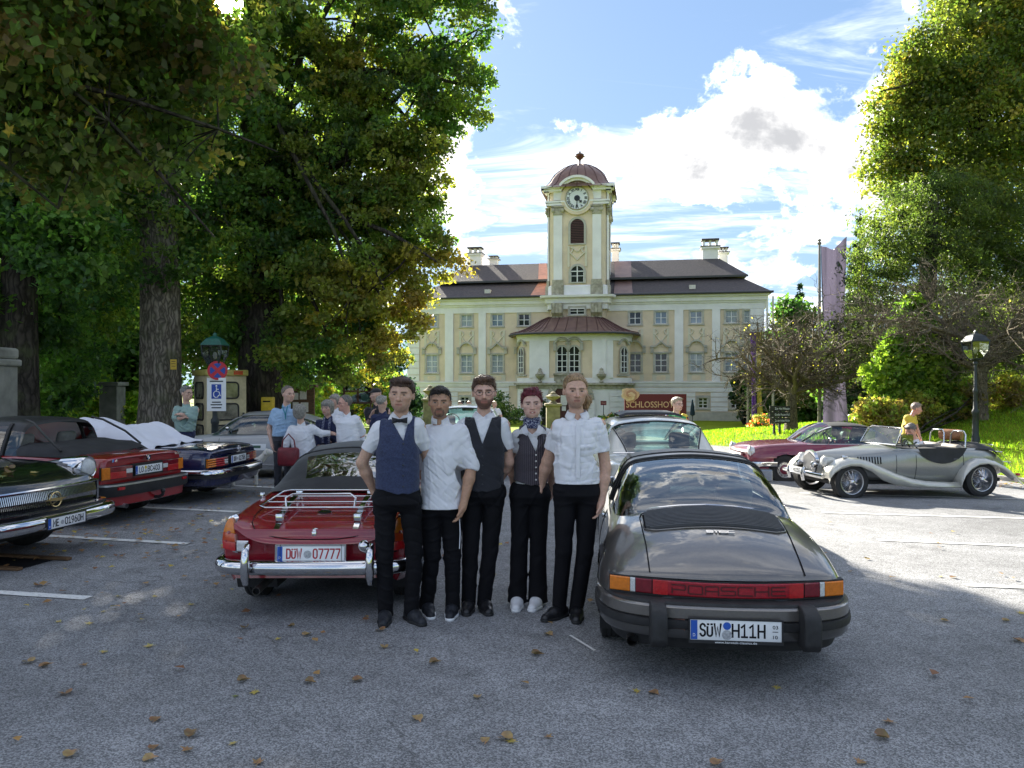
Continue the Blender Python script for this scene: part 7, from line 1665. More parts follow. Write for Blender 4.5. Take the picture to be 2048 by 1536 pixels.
def make_vintage():
 zg=lot_z(6.6,14.2);hx,hy=-.985,-.165
 T=thing('vintage_roadster','silver grey open two seater with cream wings and wire wheels on the right','car',(9.12,14.60,zg),rz_of(hx,hy),scale=1.03)
 c=Car.__new__(Car);c.T=T;c.L,c.W,c.bow_r,c.bow_f=3.9,.6,0,0
 BODY=paint('silver grey',(.27,.275,.26),metal=.5,rough=.3);WING=paint('silver cream',(.50,.49,.44),metal=.35,rough=.3)
 ys=[.10,.35,.7,1.1,1.6,2.1,2.35,2.7,3.2,3.55,3.62]
 c.shape(ys,n=30,it=4,top_p=1.9,zt=[.60,.76,.84,.85,.83,.85,.89,.86,.81,.765,.74],zs=[.58,.74,.83,.84,.82,.84,.81,.76,.68,.60,.56],ws=[.34,.46,.54,.58,.58,.57,.52,.44,.33,.24,.22],zm=[.5,.55,.60,.60,.6,.6,.6,.58,.56,.54,.54],wm=[.40,.52,.60,.62,.62,.60,.56,.48,.36,.27,.25],zb=[.40,.34,.28,.26,.26,.26,.27,.28,.30,.34,.36],wb=[.36,.46,.52,.54,.54,.53,.50,.42,.32,.25,.23])
 def g(x,y,z):return 'cockpit' if(.85<y<2.2 and abs(x)<.50 and z>.82)else 'body'
 c.body('body',{'body':BODY,'cockpit':INTER},[],ny=44,groups=g)
 ud=MB();ud.bx(-.5,.5,.3,3.5,.24,.30);ud.build('underside',INTER,T)
 for sd in(-1,1):
  c.wheel(sd*.62,.82,.305,.17,.70,'wire',ALU,CHROME);c.wheel(sd*.60,3.28,.305,.17,.70,'wire',ALU,CHROME)
  def wing(path,name,win=.30,wout=.80,th=.015):
   rows=[]
   for(y,z,wo,wi,lip)in path:rows.append([(sd*wi,y,z-.02),(sd*(wi+(wo-wi)*.35),y,z+.012),(sd*(wi+(wo-wi)*.72),y,z+.008),(sd*(wo-.02),y,z-.025),(sd*wo,y,z-.06),(sd*(wo-.005),y,z-lip)])
   m=MB();m.grid(rows);o=m.build(name,WING,T,smooth=60,fixn=False);s=o.modifiers.new('thickness','SOLIDIFY');s.thickness=th;return o
  fw=[(3.70,.36,.70,.44,.07),(3.69,.46,.705,.42,.09),(3.62,.56,.715,.40,.10),(3.50,.645,.725,.38,.11),(3.33,.69,.73,.36,.11),(3.15,.69,.735,.36,.12),(2.95,.64,.74,.40,.16),(2.75,.55,.745,.45,.22),(2.5,.44,.75,.52,.20),(2.2,.34,.75,.55,.14),(1.9,.285,.75,.56,.10),(1.6,.262,.75,.56,.085),(1.25,.255,.75,.56,.08)]
  wing(fw,'front_wing')
  rw=[(1.27,.20,.755,.52,.05),(1.25,.32,.76,.50,.07),(1.19,.46,.765,.48,.08),(1.08,.58,.77,.46,.09),(.93,.655,.775,.44,.09),(.76,.665,.775,.42,.09),(.58,.62,.77,.42,.09),(.40,.54,.76,.42,.09),(.22,.43,.74,.42,.10),(.05,.31,.70,.44,.10),(-.06,.235,.64,.46,.06)]
  wing(rw,'rear_wing')
  hl=MB();hl.lathe([(.03,-.20),(.085,-.10),(.098,.0),(.10,.03)],20,axis='y',c=(sd*.37,3.58,.63));hl.tube([(sd*.37,3.5,.6),(sd*.37,3.5,.5)],.03,6);HL=hl.build('headlight',WING,T,smooth=50);gl=MB();gl.lathe([(.092,.03),(.08,.055),(.05,.07),(0,.075)],20,axis='y',c=(sd*.37,3.58,.63));gl.build('headlight_lens',CLEARL,HL,smooth=50)
  sp=MB();sp.lathe([(.03,-.06),(.055,0),(.058,.03),(.03,.05),(0,.055)],16,axis='y',c=(sd*.24,3.72,.56));sp.build('spot_lamp',CHROME,T,smooth=50)
  sl=MB();sl.lathe([(.018,-.06),(.032,0),(.02,.04),(0,.045)],10,axis='y',c=(sd*.56,3.36,.72));sl.build('side_lamp',CHROME,T,smooth=50)
  for k in range(9):y=2.62+k*.045;l=MB();l.tube([c.on_side(y,.58,sd,.004),c.on_side(y,.70,sd,.004)],.011,5);l.build('louvre',PBLACK,T,smooth=60)
  sc=MB()
  rows=[[(sd*(c.side(min(.74,z1-dp*t*math.sin(math.pi*min(1,max(0,(y-1.05)/.95)))**.6),y)+.02),y,z1-dp*t*math.sin(math.pi*min(1,max(0,(y-1.05)/.95)))**.6)for y in np.linspace(1.05,2.0,12)]for t in(0,.5,1)for z1,dp in((.85,.27),)]
  sc.grid(rows);sc.build('side_flap',pmat('black canvas',(.020,.021,.024),.7),T,fixn=False)
  c.line([c.on_side(2.02,z,sd,.003)for z in np.linspace(.30,.84,6)],.004);c.line([c.on_side(2.36,z,sd,.003)for z in np.linspace(.30,.84,6)],.004);c.line([c.on_side(1.12,z,sd,.003)for z in np.linspace(.30,.84,6)],.004)
  c.line([c.on_side(y,.855 if y<2.0 else.86,sd,.01)for y in np.linspace(.9,2.05,8)],.022,pmat('cream leather',(.5,.47,.38),.55),'cockpit_edge');c.line([c.on_side(y,.66,sd,.012)for y in(1.22,1.32)],.010,CHROME,'door_handle')
  mm=MB();mm.lathe([(0,0),(.05,.008),(.045,.04),(0,.06)],14,axis='y',c=(sd*.68,2.05,.93));mm.tube([(sd*.58,2.08,.86),(sd*.68,2.08,.92)],.008,5);mm.build('door_mirror',CHROME,T,smooth=50)
 gr=MB();pts=[(-.17,.36),(.17,.36),(.21,.55),(.20,.66),(.13,.76),(0,.80),(-.13,.76),(-.20,.66),(-.21,.55)];gr.prism(pts,3.60,3.66);G_=gr.build('grille',CHROME,T,smooth=30)
 bars=MB()
 for k in range(13):x=-.17+k*.34/12;b_=MB();b_.bx(x-.008,x+.008,3.655,3.675,.38,.76-abs(x)*.5);b_.build('grille_bar',ALU,G_)
 bp=MB();bp.tube([(-.62,3.78,.40),(-.3,3.86,.42),(0,3.88,.42),(.3,3.86,.42),(.62,3.78,.40)],.045,8);bp.build('bumper',CHROME,T,smooth=60)
 for sd in(-1,1):o=MB();o.tube([(sd*.22,3.90,.30),(sd*.22,3.93,.42),(sd*.22,3.89,.52)],.035,8);o.build('overrider',CHROME,T,smooth=60)
 c.plate(on_face(0,3.935,.46,math.pi,R(-8)),[('MO255',.60,.5)],w=.46,h=.11,seals=((.25,0,.2,SEALG),))
 ws=MB();fr=[(-.50,2.33,.90),(-.47,2.20,1.15),(-.40,2.17,1.19),(.40,2.17,1.19),(.47,2.20,1.15),(.50,2.33,.90)];ws.tube(fr,.016,6,closed=True);W_=ws.build('windscreen_frame',CHROME,T,smooth=60);pn=MB();pn.add(fr,[tuple(range(6))]);pn.build('windscreen',GLASS,W_)
 for sd in(-1,1):c.seat(sd*.26,1.15,.30,.50,.44,pmat('cream leather',(.5,.47,.38),.55),False);r_=MB();r_.tube([(sd*.45,.95,.84),(sd*.44,.93,1.06),(sd*.38,.92,1.12),(sd*.14,.92,1.12),(sd*.09,.93,1.06),(sd*.08,.95,.84)],.016,8);r_.build('roll_hoop',CHROME,T,smooth=60)
 for sd in(-1,1):d=MB();d.rbx(sd*.52-.015,sd*.52+.015,2.02,2.25,.90,1.09,.012);d.build('wind_deflector',GLASSD,T)
 ho=MB();rows=[]
 for y,z in((.30,.76),(.40,.86),(.55,.905),(.70,.915),(.85,.90),(.92,.85)):rows.append([(x,y+.02*math.sin(x*9),z-.10*(x/.56)**4+.012*math.sin(x*14+y*20))for x in np.linspace(-.56,.56,15)])
 ho.grid(rows);ho.build('folded_hood',pmat('black canvas',(.020,.021,.024),.7),T,smooth=70,fixn=False)
 rk=MB()
 for x in(-.3,-.1,.1,.3):rk.tube([(x,.55,.90),(x,.25,.86),(x,.0,.62),(x,-.10,.50)],.009,6)
 for y,z in((.30,.87),(.12,.74),(-.06,.55)):rk.tube([(-.36,y,z),(.36,y,z)],.009,6)
 rk.build('luggage_rack',CHROME,T,smooth=60)
 tl=MB();tl.rbx(-.60,-.54,-.03,.03,.335,.385,.015);tl.build('tail_light',REDL,T)
 c.steering(-.26,1.88,.82)
 bag=MB();bag.lathe([(.0,-.20),(.095,-.19),(.105,-.15),(.105,.15),(.095,.19),(0,.20)],18,axis='x');B=bag.build('rolled_bag',pmat('tan leather',(.24,.11,.05),.45,var=.2),None,smooth=40);p=T.matrix_basis@Vector((.10,.78,1.03));B.location=p;B.rotation_euler=(0,0,rz_of(hx,hy)+R(30));tag(B,'rolled tan leather bag behind the seats of the silver grey roadster','bag')
make_vintage()
# ---------------------------------------------------------------- people, grown as smooth distance fields
import openvdb
class Field:
 def __init__(s,lo,hi,vox):
  s.lo,s.v=np.array(lo,float),vox;s.n=np.ceil((np.array(hi)-s.lo)/vox).astype(int)+1;s.a=np.full(s.n,.08,np.float32)
 def block(s,lo,hi):
  i0=np.maximum(0,np.floor((np.array(lo)-s.lo)/s.v).astype(int));i1=np.minimum(s.n,np.ceil((np.array(hi)-s.lo)/s.v).astype(int)+1)
  if(i1<=i0).any():return None,None
  g=np.meshgrid(*[s.lo[k]+s.v*np.arange(i0[k],i1[k])for k in range(3)],indexing='ij',sparse=True)
  return tuple(slice(a,b)for a,b in zip(i0,i1)),g
 def put(s,f,lo,hi,k=.02,sub=False):
  m=k+2.5*s.v;sl,g=s.block(np.array(lo)-m,np.array(hi)+m)
  if sl is None:return s
  d=f(*g).astype(np.float32);a=s.a[sl]
  if sub:d=-d;h=np.clip(.5-.5*(a-d)/k,0,1);s.a[sl]=a*(1-h)+d*h+k*h*(1-h)
  else:h=np.clip(.5+.5*(a-d)/k,0,1);s.a[sl]=a*(1-h)+d*h-k*h*(1-h)
  return s
 def cone(s,a,b,ra,rb,k=.02,fl=None,sub=False):
  """rounded cone from a to b; fl = (axis, factor) flattens it"""
  a,b=np.array(a,float),np.array(b,float);ba=b-a;L2=max(1e-9,ba@ba)
  def f(x,y,z):
   p=[x-a[0],y-a[1],z-a[2]];t=np.clip((p[0]*ba[0]+p[1]*ba[1]+p[2]*ba[2])/L2,0,1);q=[p[i]-t*ba[i]for i in range(3)]
   if fl:q[fl[0]]=q[fl[0]]*fl[1]
   return np.sqrt(q[0]**2+q[1]**2+q[2]**2)-(ra+(rb-ra)*t)
  r=max(ra,rb);return s.put(f,np.minimum(a,b)-r,np.maximum(a,b)+r,k,sub)
 def ell(s,c,r,k=.02,M=None,sub=False):
  c,r=np.array(c,float),np.array(r,float);Mi=np.array(M.inverted().to_3x3())if M is not None else None
  def f(x,y,z):
   p=[x-c[0],y-c[1],z-c[2]]
   if Mi is not None:p=[Mi[i][0]*p[0]+Mi[i][1]*p[1]+Mi[i][2]*p[2]for i in range(3)]
   k0=np.sqrt((p[0]/r[0])**2+(p[1]/r[1])**2+(p[2]/r[2])**2);k1=np.sqrt((p[0]/r[0]**2)**2+(p[1]/r[1]**2)**2+(p[2]/r[2]**2)**2)+1e-9
   return k0*(k0-1)/k1
  R_=max(r)if M is not None else r;return s.put(f,c-R_,c+R_,k,sub)
 def column(s,prof,k=.02,g=0.0,p=2.4):
  """stack of rounded ellipses: (z, cx, cy, ax, ay)"""
  P_=np.array(sorted(prof),float);z0,z1=P_[0,0],P_[-1,0]
  def f(x,y,z):
   zz=np.clip(z,z0,z1);cx,cy,ax,ay=[np.interp(zz,P_[:,0],P_[:,i])for i in(1,2,3,4)];ax,ay=ax+g,ay+g
   q=(np.abs((x-cx)/ax)**p+np.abs((y-cy)/ay)**p)**(1/p);d=(q-1)*np.minimum(ax,ay)*(1-.15*np.abs((x-cx)/ax).clip(0,1))
   return np.maximum(d,np.abs(z-(z0+z1)/2)-(z1-z0)/2)
  w=max(P_[:,3].max(),P_[:,4].max())+g;return s.put(f,(P_[:,1].min()-w,P_[:,2].min()-w,z0),(P_[:,1].max()+w,P_[:,2].max()+w,z1),k)
 def cut(s,f):
  """keep where f < 0"""
  g=np.meshgrid(*[s.lo[k]+s.v*np.arange(s.n[k])for k in range(3)],indexing='ij',sparse=True);s.a=np.maximum(s.a,f(*g).astype(np.float32));return s
 def ripple(s,amp,seed,scale=1.0):
  """creases: narrow ridges that come and go, only worked out near the surface"""
  rg=np.random.default_rng(seed);ix=np.nonzero(np.abs(s.a)<.03);g=[s.lo[k]+s.v*ix[k]for k in range(3)];w=np.zeros(len(ix[0]))
  for i in range(6):
   d=rg.normal(size=3);d[2]*=1.5;d/=np.linalg.norm(d);f=rg.uniform(45,120)*scale;ph=rg.uniform(0,6.28,2);e=rg.normal(size=3)*9
   en=e[0]*g[0]+e[1]*g[1]+e[2]*g[2]+ph[1];s_=np.sin(f*(d[0]*g[0]+d[1]*g[1]+d[2]*g[2])+ph[0]+1.3*np.sin(en));w+=np.exp((s_-1)/.22)*np.clip(np.sin(en*.7+ph[0]),0,1)*(-1.0 if i%2 else.8)*.8+s_*.05
  s.a[ix]+=(amp*w).astype(np.float32);return s
 def mesh(s,name,keep_largest=False):
  g=openvdb.FloatGrid(1.0);g.copyFromArray(np.ascontiguousarray(s.a));g.transform=openvdb.createLinearTransform(voxelSize=s.v)
  p,t,q=g.convertToPolygons(isovalue=0.0,adaptivity=0.0);p=np.asarray(p)+s.lo
  q=np.asarray(q)[:,::-1]if len(q)else np.zeros((0,4),int);me=np_mesh(name,p,q,True);return me,p
def smooth_mesh(me,it=1,f=.5):
 n=len(me.vertices);co=np.empty(n*3,np.float32);me.vertices.foreach_get('co',co);co=co.reshape(-1,3);e=np.empty(len(me.edges)*2,np.int32);me.edges.foreach_get('vertices',e);e=e.reshape(-1,2)
 for _ in range(it):
  acc=np.zeros_like(co);cnt=np.zeros(n,np.float32)
  for a,b in((0,1),(1,0)):np.add.at(acc,e[:,a],co[e[:,b]]);np.add.at(cnt,e[:,a],1)
  co=co*(1-f)+f*acc/np.maximum(cnt,1)[:,None]
 me.vertices.foreach_set('co',co.ravel());me.update();return co
def skin_material():
 m=bpy.data.materials.new('skin');m.use_nodes=True;nt=m.node_tree;N=nt.nodes;L=nt.links;b=N['Principled BSDF']
 at=N.new('ShaderNodeAttribute');at.attribute_name='Col';tc=N.new('ShaderNodeTexCoord');nz=N.new('ShaderNodeTexNoise');nz.inputs['Scale'].default_value=60;nz.inputs['Detail'].default_value=5;L.new(tc.outputs['Object'],nz.inputs['Vector'])
 mr=N.new('ShaderNodeMapRange');mr.inputs[1].default_value=.3;mr.inputs[2].default_value=.7;mr.inputs[3].default_value=.88;mr.inputs[4].default_value=1.1;L.new(nz.outputs[0],mr.inputs[0])
 sc=N.new('ShaderNodeVectorMath');sc.operation='SCALE';L.new(at.outputs['Color'],sc.inputs[0]);L.new(mr.outputs[0],sc.inputs['Scale']);L.new(sc.outputs[0],b.inputs['Base Color'])
 b.inputs['Roughness'].default_value=.5;b.inputs['Specular IOR Level'].default_value=.4;b.inputs['Subsurface Weight'].default_value=.12;b.inputs['Subsurface Radius'].default_value=(.012,.005,.003);return m
SKIN=skin_material()
def cloth(name,col,var=.12,scale=9,bump=.3,bscale=420,**k):return pmat(name,col,.82,var=var,scale=scale,bump=bump,bscale=bscale,sheen=.15,**k)
HAIRM={}
def hairmat(col):
 k='hair %.2f %.2f %.2f'%col;return pmat(k,tuple(c*.6 for c in col),.42,col2=tuple(min(1,c*1.5)for c in col),scale=75,detail=3,stretch=(1,1,.22),bump=.9,bscale=85,spec=.4)
def rot(yaw=0,pitch=0,roll=0):return Matrix.Rotation(R(yaw),4,'Z')@Matrix.Rotation(R(pitch),4,'X')@Matrix.Rotation(R(roll),4,'Y')
def person(label,base,px_m,c0,j,vox=.006,tone=(.52,.32,.23),hair=((.06,.04,.03),'short'),head=(0,0,0),hs=1.0,top=None,vest=None,legs=None,shoes=None,sleeve=1.35,girth=1.0,face=None,hands=True,group=None,sole=None,seed=1,rz=0.0,collar=None,extras=None,bulk=(1,1),hem=None,skirt=0,leg_r=1.0,fist=None):
 """j: joints as (px, py, dy) relative to pixel column c0[0] and ground row c0[1]; px_m pixels per metre. The figure faces -y unless turned."""
 T=thing('person',label,'person',base,rz,group)
 def q(n):
  a=j[n];return np.array(((a[0]-c0[0])/px_m,a[2]if len(a)>2 else 0.0,(c0[1]-a[1])/px_m))
 J={n:q(n)for n in j};face=face or{}
 pts=np.array(list(J.values()));lo,hi=pts.min(0)-.18,pts.max(0)+.2;lo[2]=-.02;lo[1]=min(lo[1],-.26);hi[1]=max(hi[1],.26)
 S=Field(lo,hi,vox);sh_l,sh_r,nk,hl,hr=J['sl'],J['sr'],J['neck'],J['hl'],J['hr'];hc=(hl+hr)/2;scx=(sh_l+sh_r)/2;sw=np.linalg.norm(sh_r-sh_l)/2;hw=max(.10,np.linalg.norm(hr-hl)/2+.068)
 zs,zh=scx[2],hc[2]
 def torso(g=0.0,bx=1.0,lowz=None):
  def at(t):return hc*(1-t)+scx*t
  w=sw*.93;rows=[]
  for t,a,b in((-.16,hw*.98,.118),(0,hw,.122),(.22,hw*.92*bulk[1],.112*bulk[1]),(.45,(hw*.55+w*.42)*bulk[1],.112*bulk[1]),(.72,w*bulk[0],.118*bulk[0]),(.92,w*.98,.105),(1.02,w*.82,.085),(1.10,.085,.07)):
   p=at(t);rows.append((p[2],p[0],p[1],max(.03,a*bx+g),max(.03,b*girth+g)))
  return rows
 hd=J['head'];Mh=rot(*head);Mn=np.array(Mh.to_3x3())
 def H_(x,f,z):return hd+Mn@np.array((x*1.12,-f,z))*hs
 def E(c,r,k=.012,sub=False,f_=S,ex=None):f_.ell(H_(*c),np.array(r)*hs*np.array((1.12,1,1)),k*hs,Mh if ex is None else Mh@ex,sub)
 def C(a,b,ra,rb,k=.01,sub=False,f_=S):f_.cone(H_(*a),H_(*b),ra*hs,rb*hs,k*hs,sub=sub)
# ---- the body: one skin from crown to fingers
 S.column([r for r in torso(-.045)if r[0]>zh+.02],.015)
 S.cone(H_(0,-.018,-.05),nk+np.array((0,.01,-.02)),.050*hs,.056,.03);S.cone(nk+np.array((0,.015,0)),scx,.058,.05,.02)
 E((0,-.014,.035),(.076,.095,.086),.01);E((0,.024,-.025),(.066+face.get('wide',0),.068,.084),.03);E((0,.034,-.070),(.050+face.get('wide',0),.050,.044),.03);E((0,.066,-.098),(.020,.016,.016),.02)
 for s in(-1,1):
  C((s*.012,.086,.024),(s*.046,.070,.026),.008,.008,.014);E((s*.046,.058,-.018),(.022,.022,.02),.02);E((s*.0305,.094,.003),(.017,.015,.0105),.008,True);E((s*.0755,-.004,-.010),(.009,.019,.030),.006,ex=Matrix.Rotation(R(s*-14),4,'Z'))
 C((0,.086,.016),(0,.113,-.031),.0080,.0120,.010)
 for s in(-1,1):E((s*.0125,.094,-.034),(.0095,.010,.0080),.006)
 C((-.019,.082,-.0615),(.019,.082,-.0615),.0068,.0068,.006);C((-.015,.083,-.0735),(.015,.083,-.0735),.0075,.0075,.006);C((-.02,.0905,-.067),(.02,.0905,-.067),.0022,.0022,.003,True)
 E((0,.080,-.072),(.030,.012,.022),.015)
 def arm(n,sh):
  if 'e'+n not in J:return
  e,w=J['e'+n],J['w'+n];S.cone(sh,e,.050*girth,.042,.015);S.cone(e,(e*.65+w*.35),.043,.045,.02);S.cone(e*.65+w*.35,w,.045,.029,.02)
  if not hands:return
  d=(w-e)/np.linalg.norm(w-e);hdir=J['f'+n]-w if 'f'+n in J else d*.09;hdir=hdir/np.linalg.norm(hdir)
  sd=np.array((-1,0,0))if n=='l' else np.array((1,0,0));nr=np.cross(hdir,(0,1,0));nr=nr/(np.linalg.norm(nr)+1e-6);bk=np.cross(nr,hdir)
  sgn=1 if n=='r' else-1;pk=w+hdir*.085;out=nr if(nr@sd)>0 else-nr;front=np.array((0,-1,0))
  S.cone(w,w+hdir*.03,.026,.030,.015);S.cone(w+hdir*.03+front*.012,pk+front*.016,.022,.019,.02);S.cone(w+hdir*.03-front*.012,pk-front*.018,.021,.018,.02)
  for i,(o,L_)in enumerate(((.030,.070),(.011,.080),(-.009,.074),(-.027,.058))):
   a=pk+front*o-hdir*.004;inn=-out
   b=a+hdir*L_*.48+inn*L_*.10+front*o*.12;c=b+(hdir*.75+inn*.55)*L_*.34;d2=c+(hdir*.45+inn*.85)*L_*.24
   S.cone(a,b,.0098,.0090,.004);S.cone(b,c,.0090,.0082,.003);S.cone(c,d2,.0082,.0070,.003)
  ta=w+hdir*.022+front*.022;tb=ta+hdir*.036+front*.026-out*.008;tc=tb+hdir*.034+front*.006-out*.010;S.cone(ta,tb,.0135,.0115,.008);S.cone(tb,tc,.0112,.0088,.004)
 arm('l',sh_l);arm('r',sh_r)
 lg=[]
 for n in 'lr':
  if 'k'+n not in J:continue
  h,k_,a=J['h'+n],J['k'+n],J['a'+n];lg.append((h,k_,a));S.cone(h,k_,.062*leg_r,.046,.012);S.cone(k_,a,.044,.034,.012)
  if 'xl' not in J and shoes is None:t=J['t'+n];S.cone(a,a*.45+t*.55+np.array((0,0,-.02)),.030,.022,.01)
 me,p=S.mesh('body');smooth_mesh(me,1,.3)
 loc=(p-hd)@Mn/hs;x,f,z=loc[:,0],-loc[:,1],loc[:,2];col=np.tile(np.array(tone),(len(p),1));ax=np.abs(x)
 def blend(m,c):
  m=np.clip(m,0,1)[:,None];col[:]=col*(1-m)+np.array(c)*m
 near=(np.abs(z)<.16)&(f>-.02)
 blend(near*.30*np.exp(-((ax-.043)**2/.0004+(z+.028)**2/.0004)),(tone[0]*1.05,tone[1]*.72,tone[2]*.70));blend(near*.35*np.exp(-(ax**2/.0003+(z+.034)**2/.0003)),(tone[0]*1.05,tone[1]*.75,tone[2]*.7))
 hc_=np.array(hair[0]);bc=np.array(face.get('beard_col',hc_))
 if face.get('beard'):
  b=face['beard'];jaw=near&(f>.0);line=np.clip((-.045-z+.35*np.clip(ax-.04,0,1))/.012,0,1)*np.clip((f-.01)/.02,0,1)*np.clip((z+.135)/.01,0,1)if face.get('full')else 0
  mus=np.exp(-((z+.0505+ax*ax*9)**2/.000045))*(ax<.034);goat=np.exp(-(((np.sqrt((ax/.034)**2+((z+.083)/.028)**2))-1)**2)/.05)*(z<-.058);chin=np.exp(-(ax**2/.0003+(z+.098)**2/.0003))
  blend(jaw*b*np.clip(np.maximum(np.maximum(line,mus),np.maximum(goat*.9,chin)),0,1),bc)
 if face.get('stubble'):blend(near*face['stubble']*np.clip((-.035-z)/.02,0,1)*np.clip((z+.14)/.01,0,1)*(f>.0),bc*.8+np.array(tone)*.3)
 lip=near&(f>.075);blend(lip*.9*np.exp(-((z+.067)**2/.00009))*(ax<.025),face.get('lip',(tone[0]*.82,tone[1]*.50,tone[2]*.50)));blend(lip*.8*np.exp(-((z+.0672)**2/.000006))*(ax<.023),(.07,.03,.028))
 if not face.get('nobrow'):blend((f>.05)*.95*np.exp(-((z-.0225+(ax-.03)**2*5)**2/.000030))*(ax>.012)*(ax<.052),np.array(face.get('brow',hc_))*.8)
 set_cols(me,np.clip(col,0,1));B=link_mesh('body',me,T,SKIN)
 if vox<.012:
  for s in(-1,1):
   m=MB();Mx=Matrix.Translation(Vector(H_(s*.0305,.0795,.003)))@Mh@Matrix.Diagonal((.0135*hs,.0075*hs,(.0052 if not face.get('squint')else.0034)*hs,1));m.ball((0,0,0),1,14,10,M=Mx);me=m.mesh('eye');vs=m.v;inv=Mx.inverted();cc=[]
   for v in vs:l=inv@Vector(v);r=math.hypot(l.x*1.0,l.z*.55);cc.append((.02,.014,.01)if(l.z>.45 or r<.18)else((.07,.045,.03)if r<.5 else(.36,.33,.31)))
   set_cols(me,np.array(cc));me.polygons.foreach_set('use_smooth',[True]*len(me.polygons));link_mesh('eye',me,T,SKIN)
  if face.get('smile'):t=MB();t.tube([H_(q_,.0915-q_*q_*16,-.0665+q_*q_*14)for q_ in np.linspace(-.023,.023,7)],.0052*hs,6);t.build('teeth',pmat('teeth',(.70,.66,.60),.35),T,smooth=60)
  if face.get('glasses'):
   m=MB();gm=pmat('spectacle frame',(.03,.012,.02),.35)
   for s in(-1,1):m.tube([H_(s*.032+.022*math.cos(t)*(1.05),.098-abs(s*.032+.022*math.cos(t))*.12,.000+.0185*math.sin(t))for t in np.linspace(0,2*math.pi,17)[:-1]],.0019,5,closed=True);m.tube([H_(s*.054,.094,.006),H_(s*.074,.03,.008),H_(s*.078,-.01,.0)],.0018,4)
   m.tube([H_(-.011,.100,.004),H_(.011,.100,.004)],.0018,4);m.build('glasses',face['glasses']if face['glasses']is not True else gm,T,smooth=60)
# ---- hair
 hcol,style=hair[0],hair[1]
 if style!='none':
  hv=min(vox,.006)if vox<.012 else vox;Hf=Field(hd-.24,hd+.24,hv)
  def HE(c,r,k=.012,sub=False):Hf.ell(H_(*c),np.array(r)*hs*np.array((1.10,1,1)),k*hs,Mh,sub)
  if style=='cap':
   HE((0,-.012,.045),(.083,.102,.080),.01);Hf.cut(lambda X,Y,Z:-((X-hd[0])*Mn[0,2]+(Y-hd[1])*Mn[1,2]+(Z-hd[2])*Mn[2,2])+.042*hs);HE((0,.10,.052),(.066,.055,.008),.01)
  else:
   g={'side':.009,'short':.006,'thin':.005,'bob':.018,'updo':.010,'long':.008}[style];HE((0,-.016,.036),(.076+g,.095+g,.087+g),.01)
   if style=='side':HE((.012,.052,.102),(.062,.042,.020),.02);HE((-.04,.045,.095),(.035,.04,.022),.02)
   if style=='short':HE((0,.045,.100),(.056,.038,.016),.02)
   if style=='bob':HE((0,-.03,-.035),(.092,.075,.085),.03);HE((0,.06,.075),(.066,.040,.030),.02)
   if style=='updo':
    for a,b,c_,r in((.03,-.02,.118,.032),(-.035,.0,.112,.030),(0,-.05,.105,.036),(.05,.03,.088,.026),(-.05,.035,.085,.026),(.0,.04,.112,.026)):HE((a,b,c_),(r,r,r*.7),.01)
   lines={'side':[(-.13,-.085),(-.05,-.07),(-.018,-.02),(.012,.0),(.035,.035),(.06,.062),(.12,.062)],'short':[(-.13,-.085),(-.05,-.07),(-.015,-.02),(.012,-.005),(.03,.04),(.055,.066),(.12,.074)],'thin':[(-.13,-.08),(-.05,-.065),(-.01,-.015),(.01,.02),(.03,.06),(.05,.095),(.12,.12)],'bob':[(-.14,-.13),(-.02,-.12),(.03,-.10),(.045,-.02),(.055,.035),(.12,.045)],'updo':[(-.13,-.07),(-.04,-.06),(.0,-.05),(.02,-.02),(.045,.045),(.065,.078),(.12,.082)],'long':[(-.13,-.10),(-.03,-.09),(.0,-.06),(.018,.0),(.045,.055),(.065,.082),(.12,.088)]}[style]
   lf,lz=[a*hs for a,_ in lines],[b*hs for _,b in lines]
   def hcut(X,Y,Z):
    dx,dy,dz=X-hd[0],Y-hd[1],Z-hd[2];ff=-(dx*Mn[0,1]+dy*Mn[1,1]+dz*Mn[2,1]);zz=dx*Mn[0,2]+dy*Mn[1,2]+dz*Mn[2,2];return np.interp(ff,lf,lz)-zz
   Hf.cut(hcut);Hf.ripple(.006 if style not in('thin','long')else.003,seed,1.3)
   if style=='long':
    for a,b,ra,rb in(((.02,-.09,.03),(.045,-.11,-.03),.045,.05),((.045,-.11,-.03),(.085,-.07,-.08),.048,.042),((.085,-.07,-.08),(.085,-.05,-.125),.042,.022)):Hf.cone(H_(*a),H_(*b),ra*hs,rb*hs,.02)
    Hf.ripple(.008,seed+3,1.1)
  me,hp_=Hf.mesh('hair');HO=link_mesh('cap' if style=='cap' else 'hair',me,T,hairmat(hcol)if style!='cap' else cloth('cap cloth',hcol))
  if style!='cap' and vox<.012:
   rg=np.random.default_rng(seed);n_=2600 if vox<.008 else 900;ii=rg.integers(len(hp_),size=n_);nr=np.empty(len(me.vertices)*3,np.float32);me.vertices.foreach_get('normal',nr);nr=nr.reshape(-1,3)[ii];b0=hp_[ii]+nr*.001
   fl=Mn@{'side':(.8,.5,-.5),'short':(.2,-.4,-.6),'thin':(.3,.7,-.4),'bob':(.0,.1,-1.0),'updo':(.2,.9,.4),'long':(.15,.9,-.15)}[style];d_=fl+rg.normal(0,.35,(n_,3));d_-=nr*(d_*nr).sum(1)[:,None];d_/=np.linalg.norm(d_,axis=1)[:,None]+1e-6
   sd_=np.cross(nr,d_)*(.0011 if vox<.008 else.002);L_=rg.uniform(.018,.05,n_)[:,None]*hs;e0=b0+d_*L_*.5+nr*.004;e1=b0+d_*L_+nr*rg.uniform(-.004,.007,n_)[:,None]
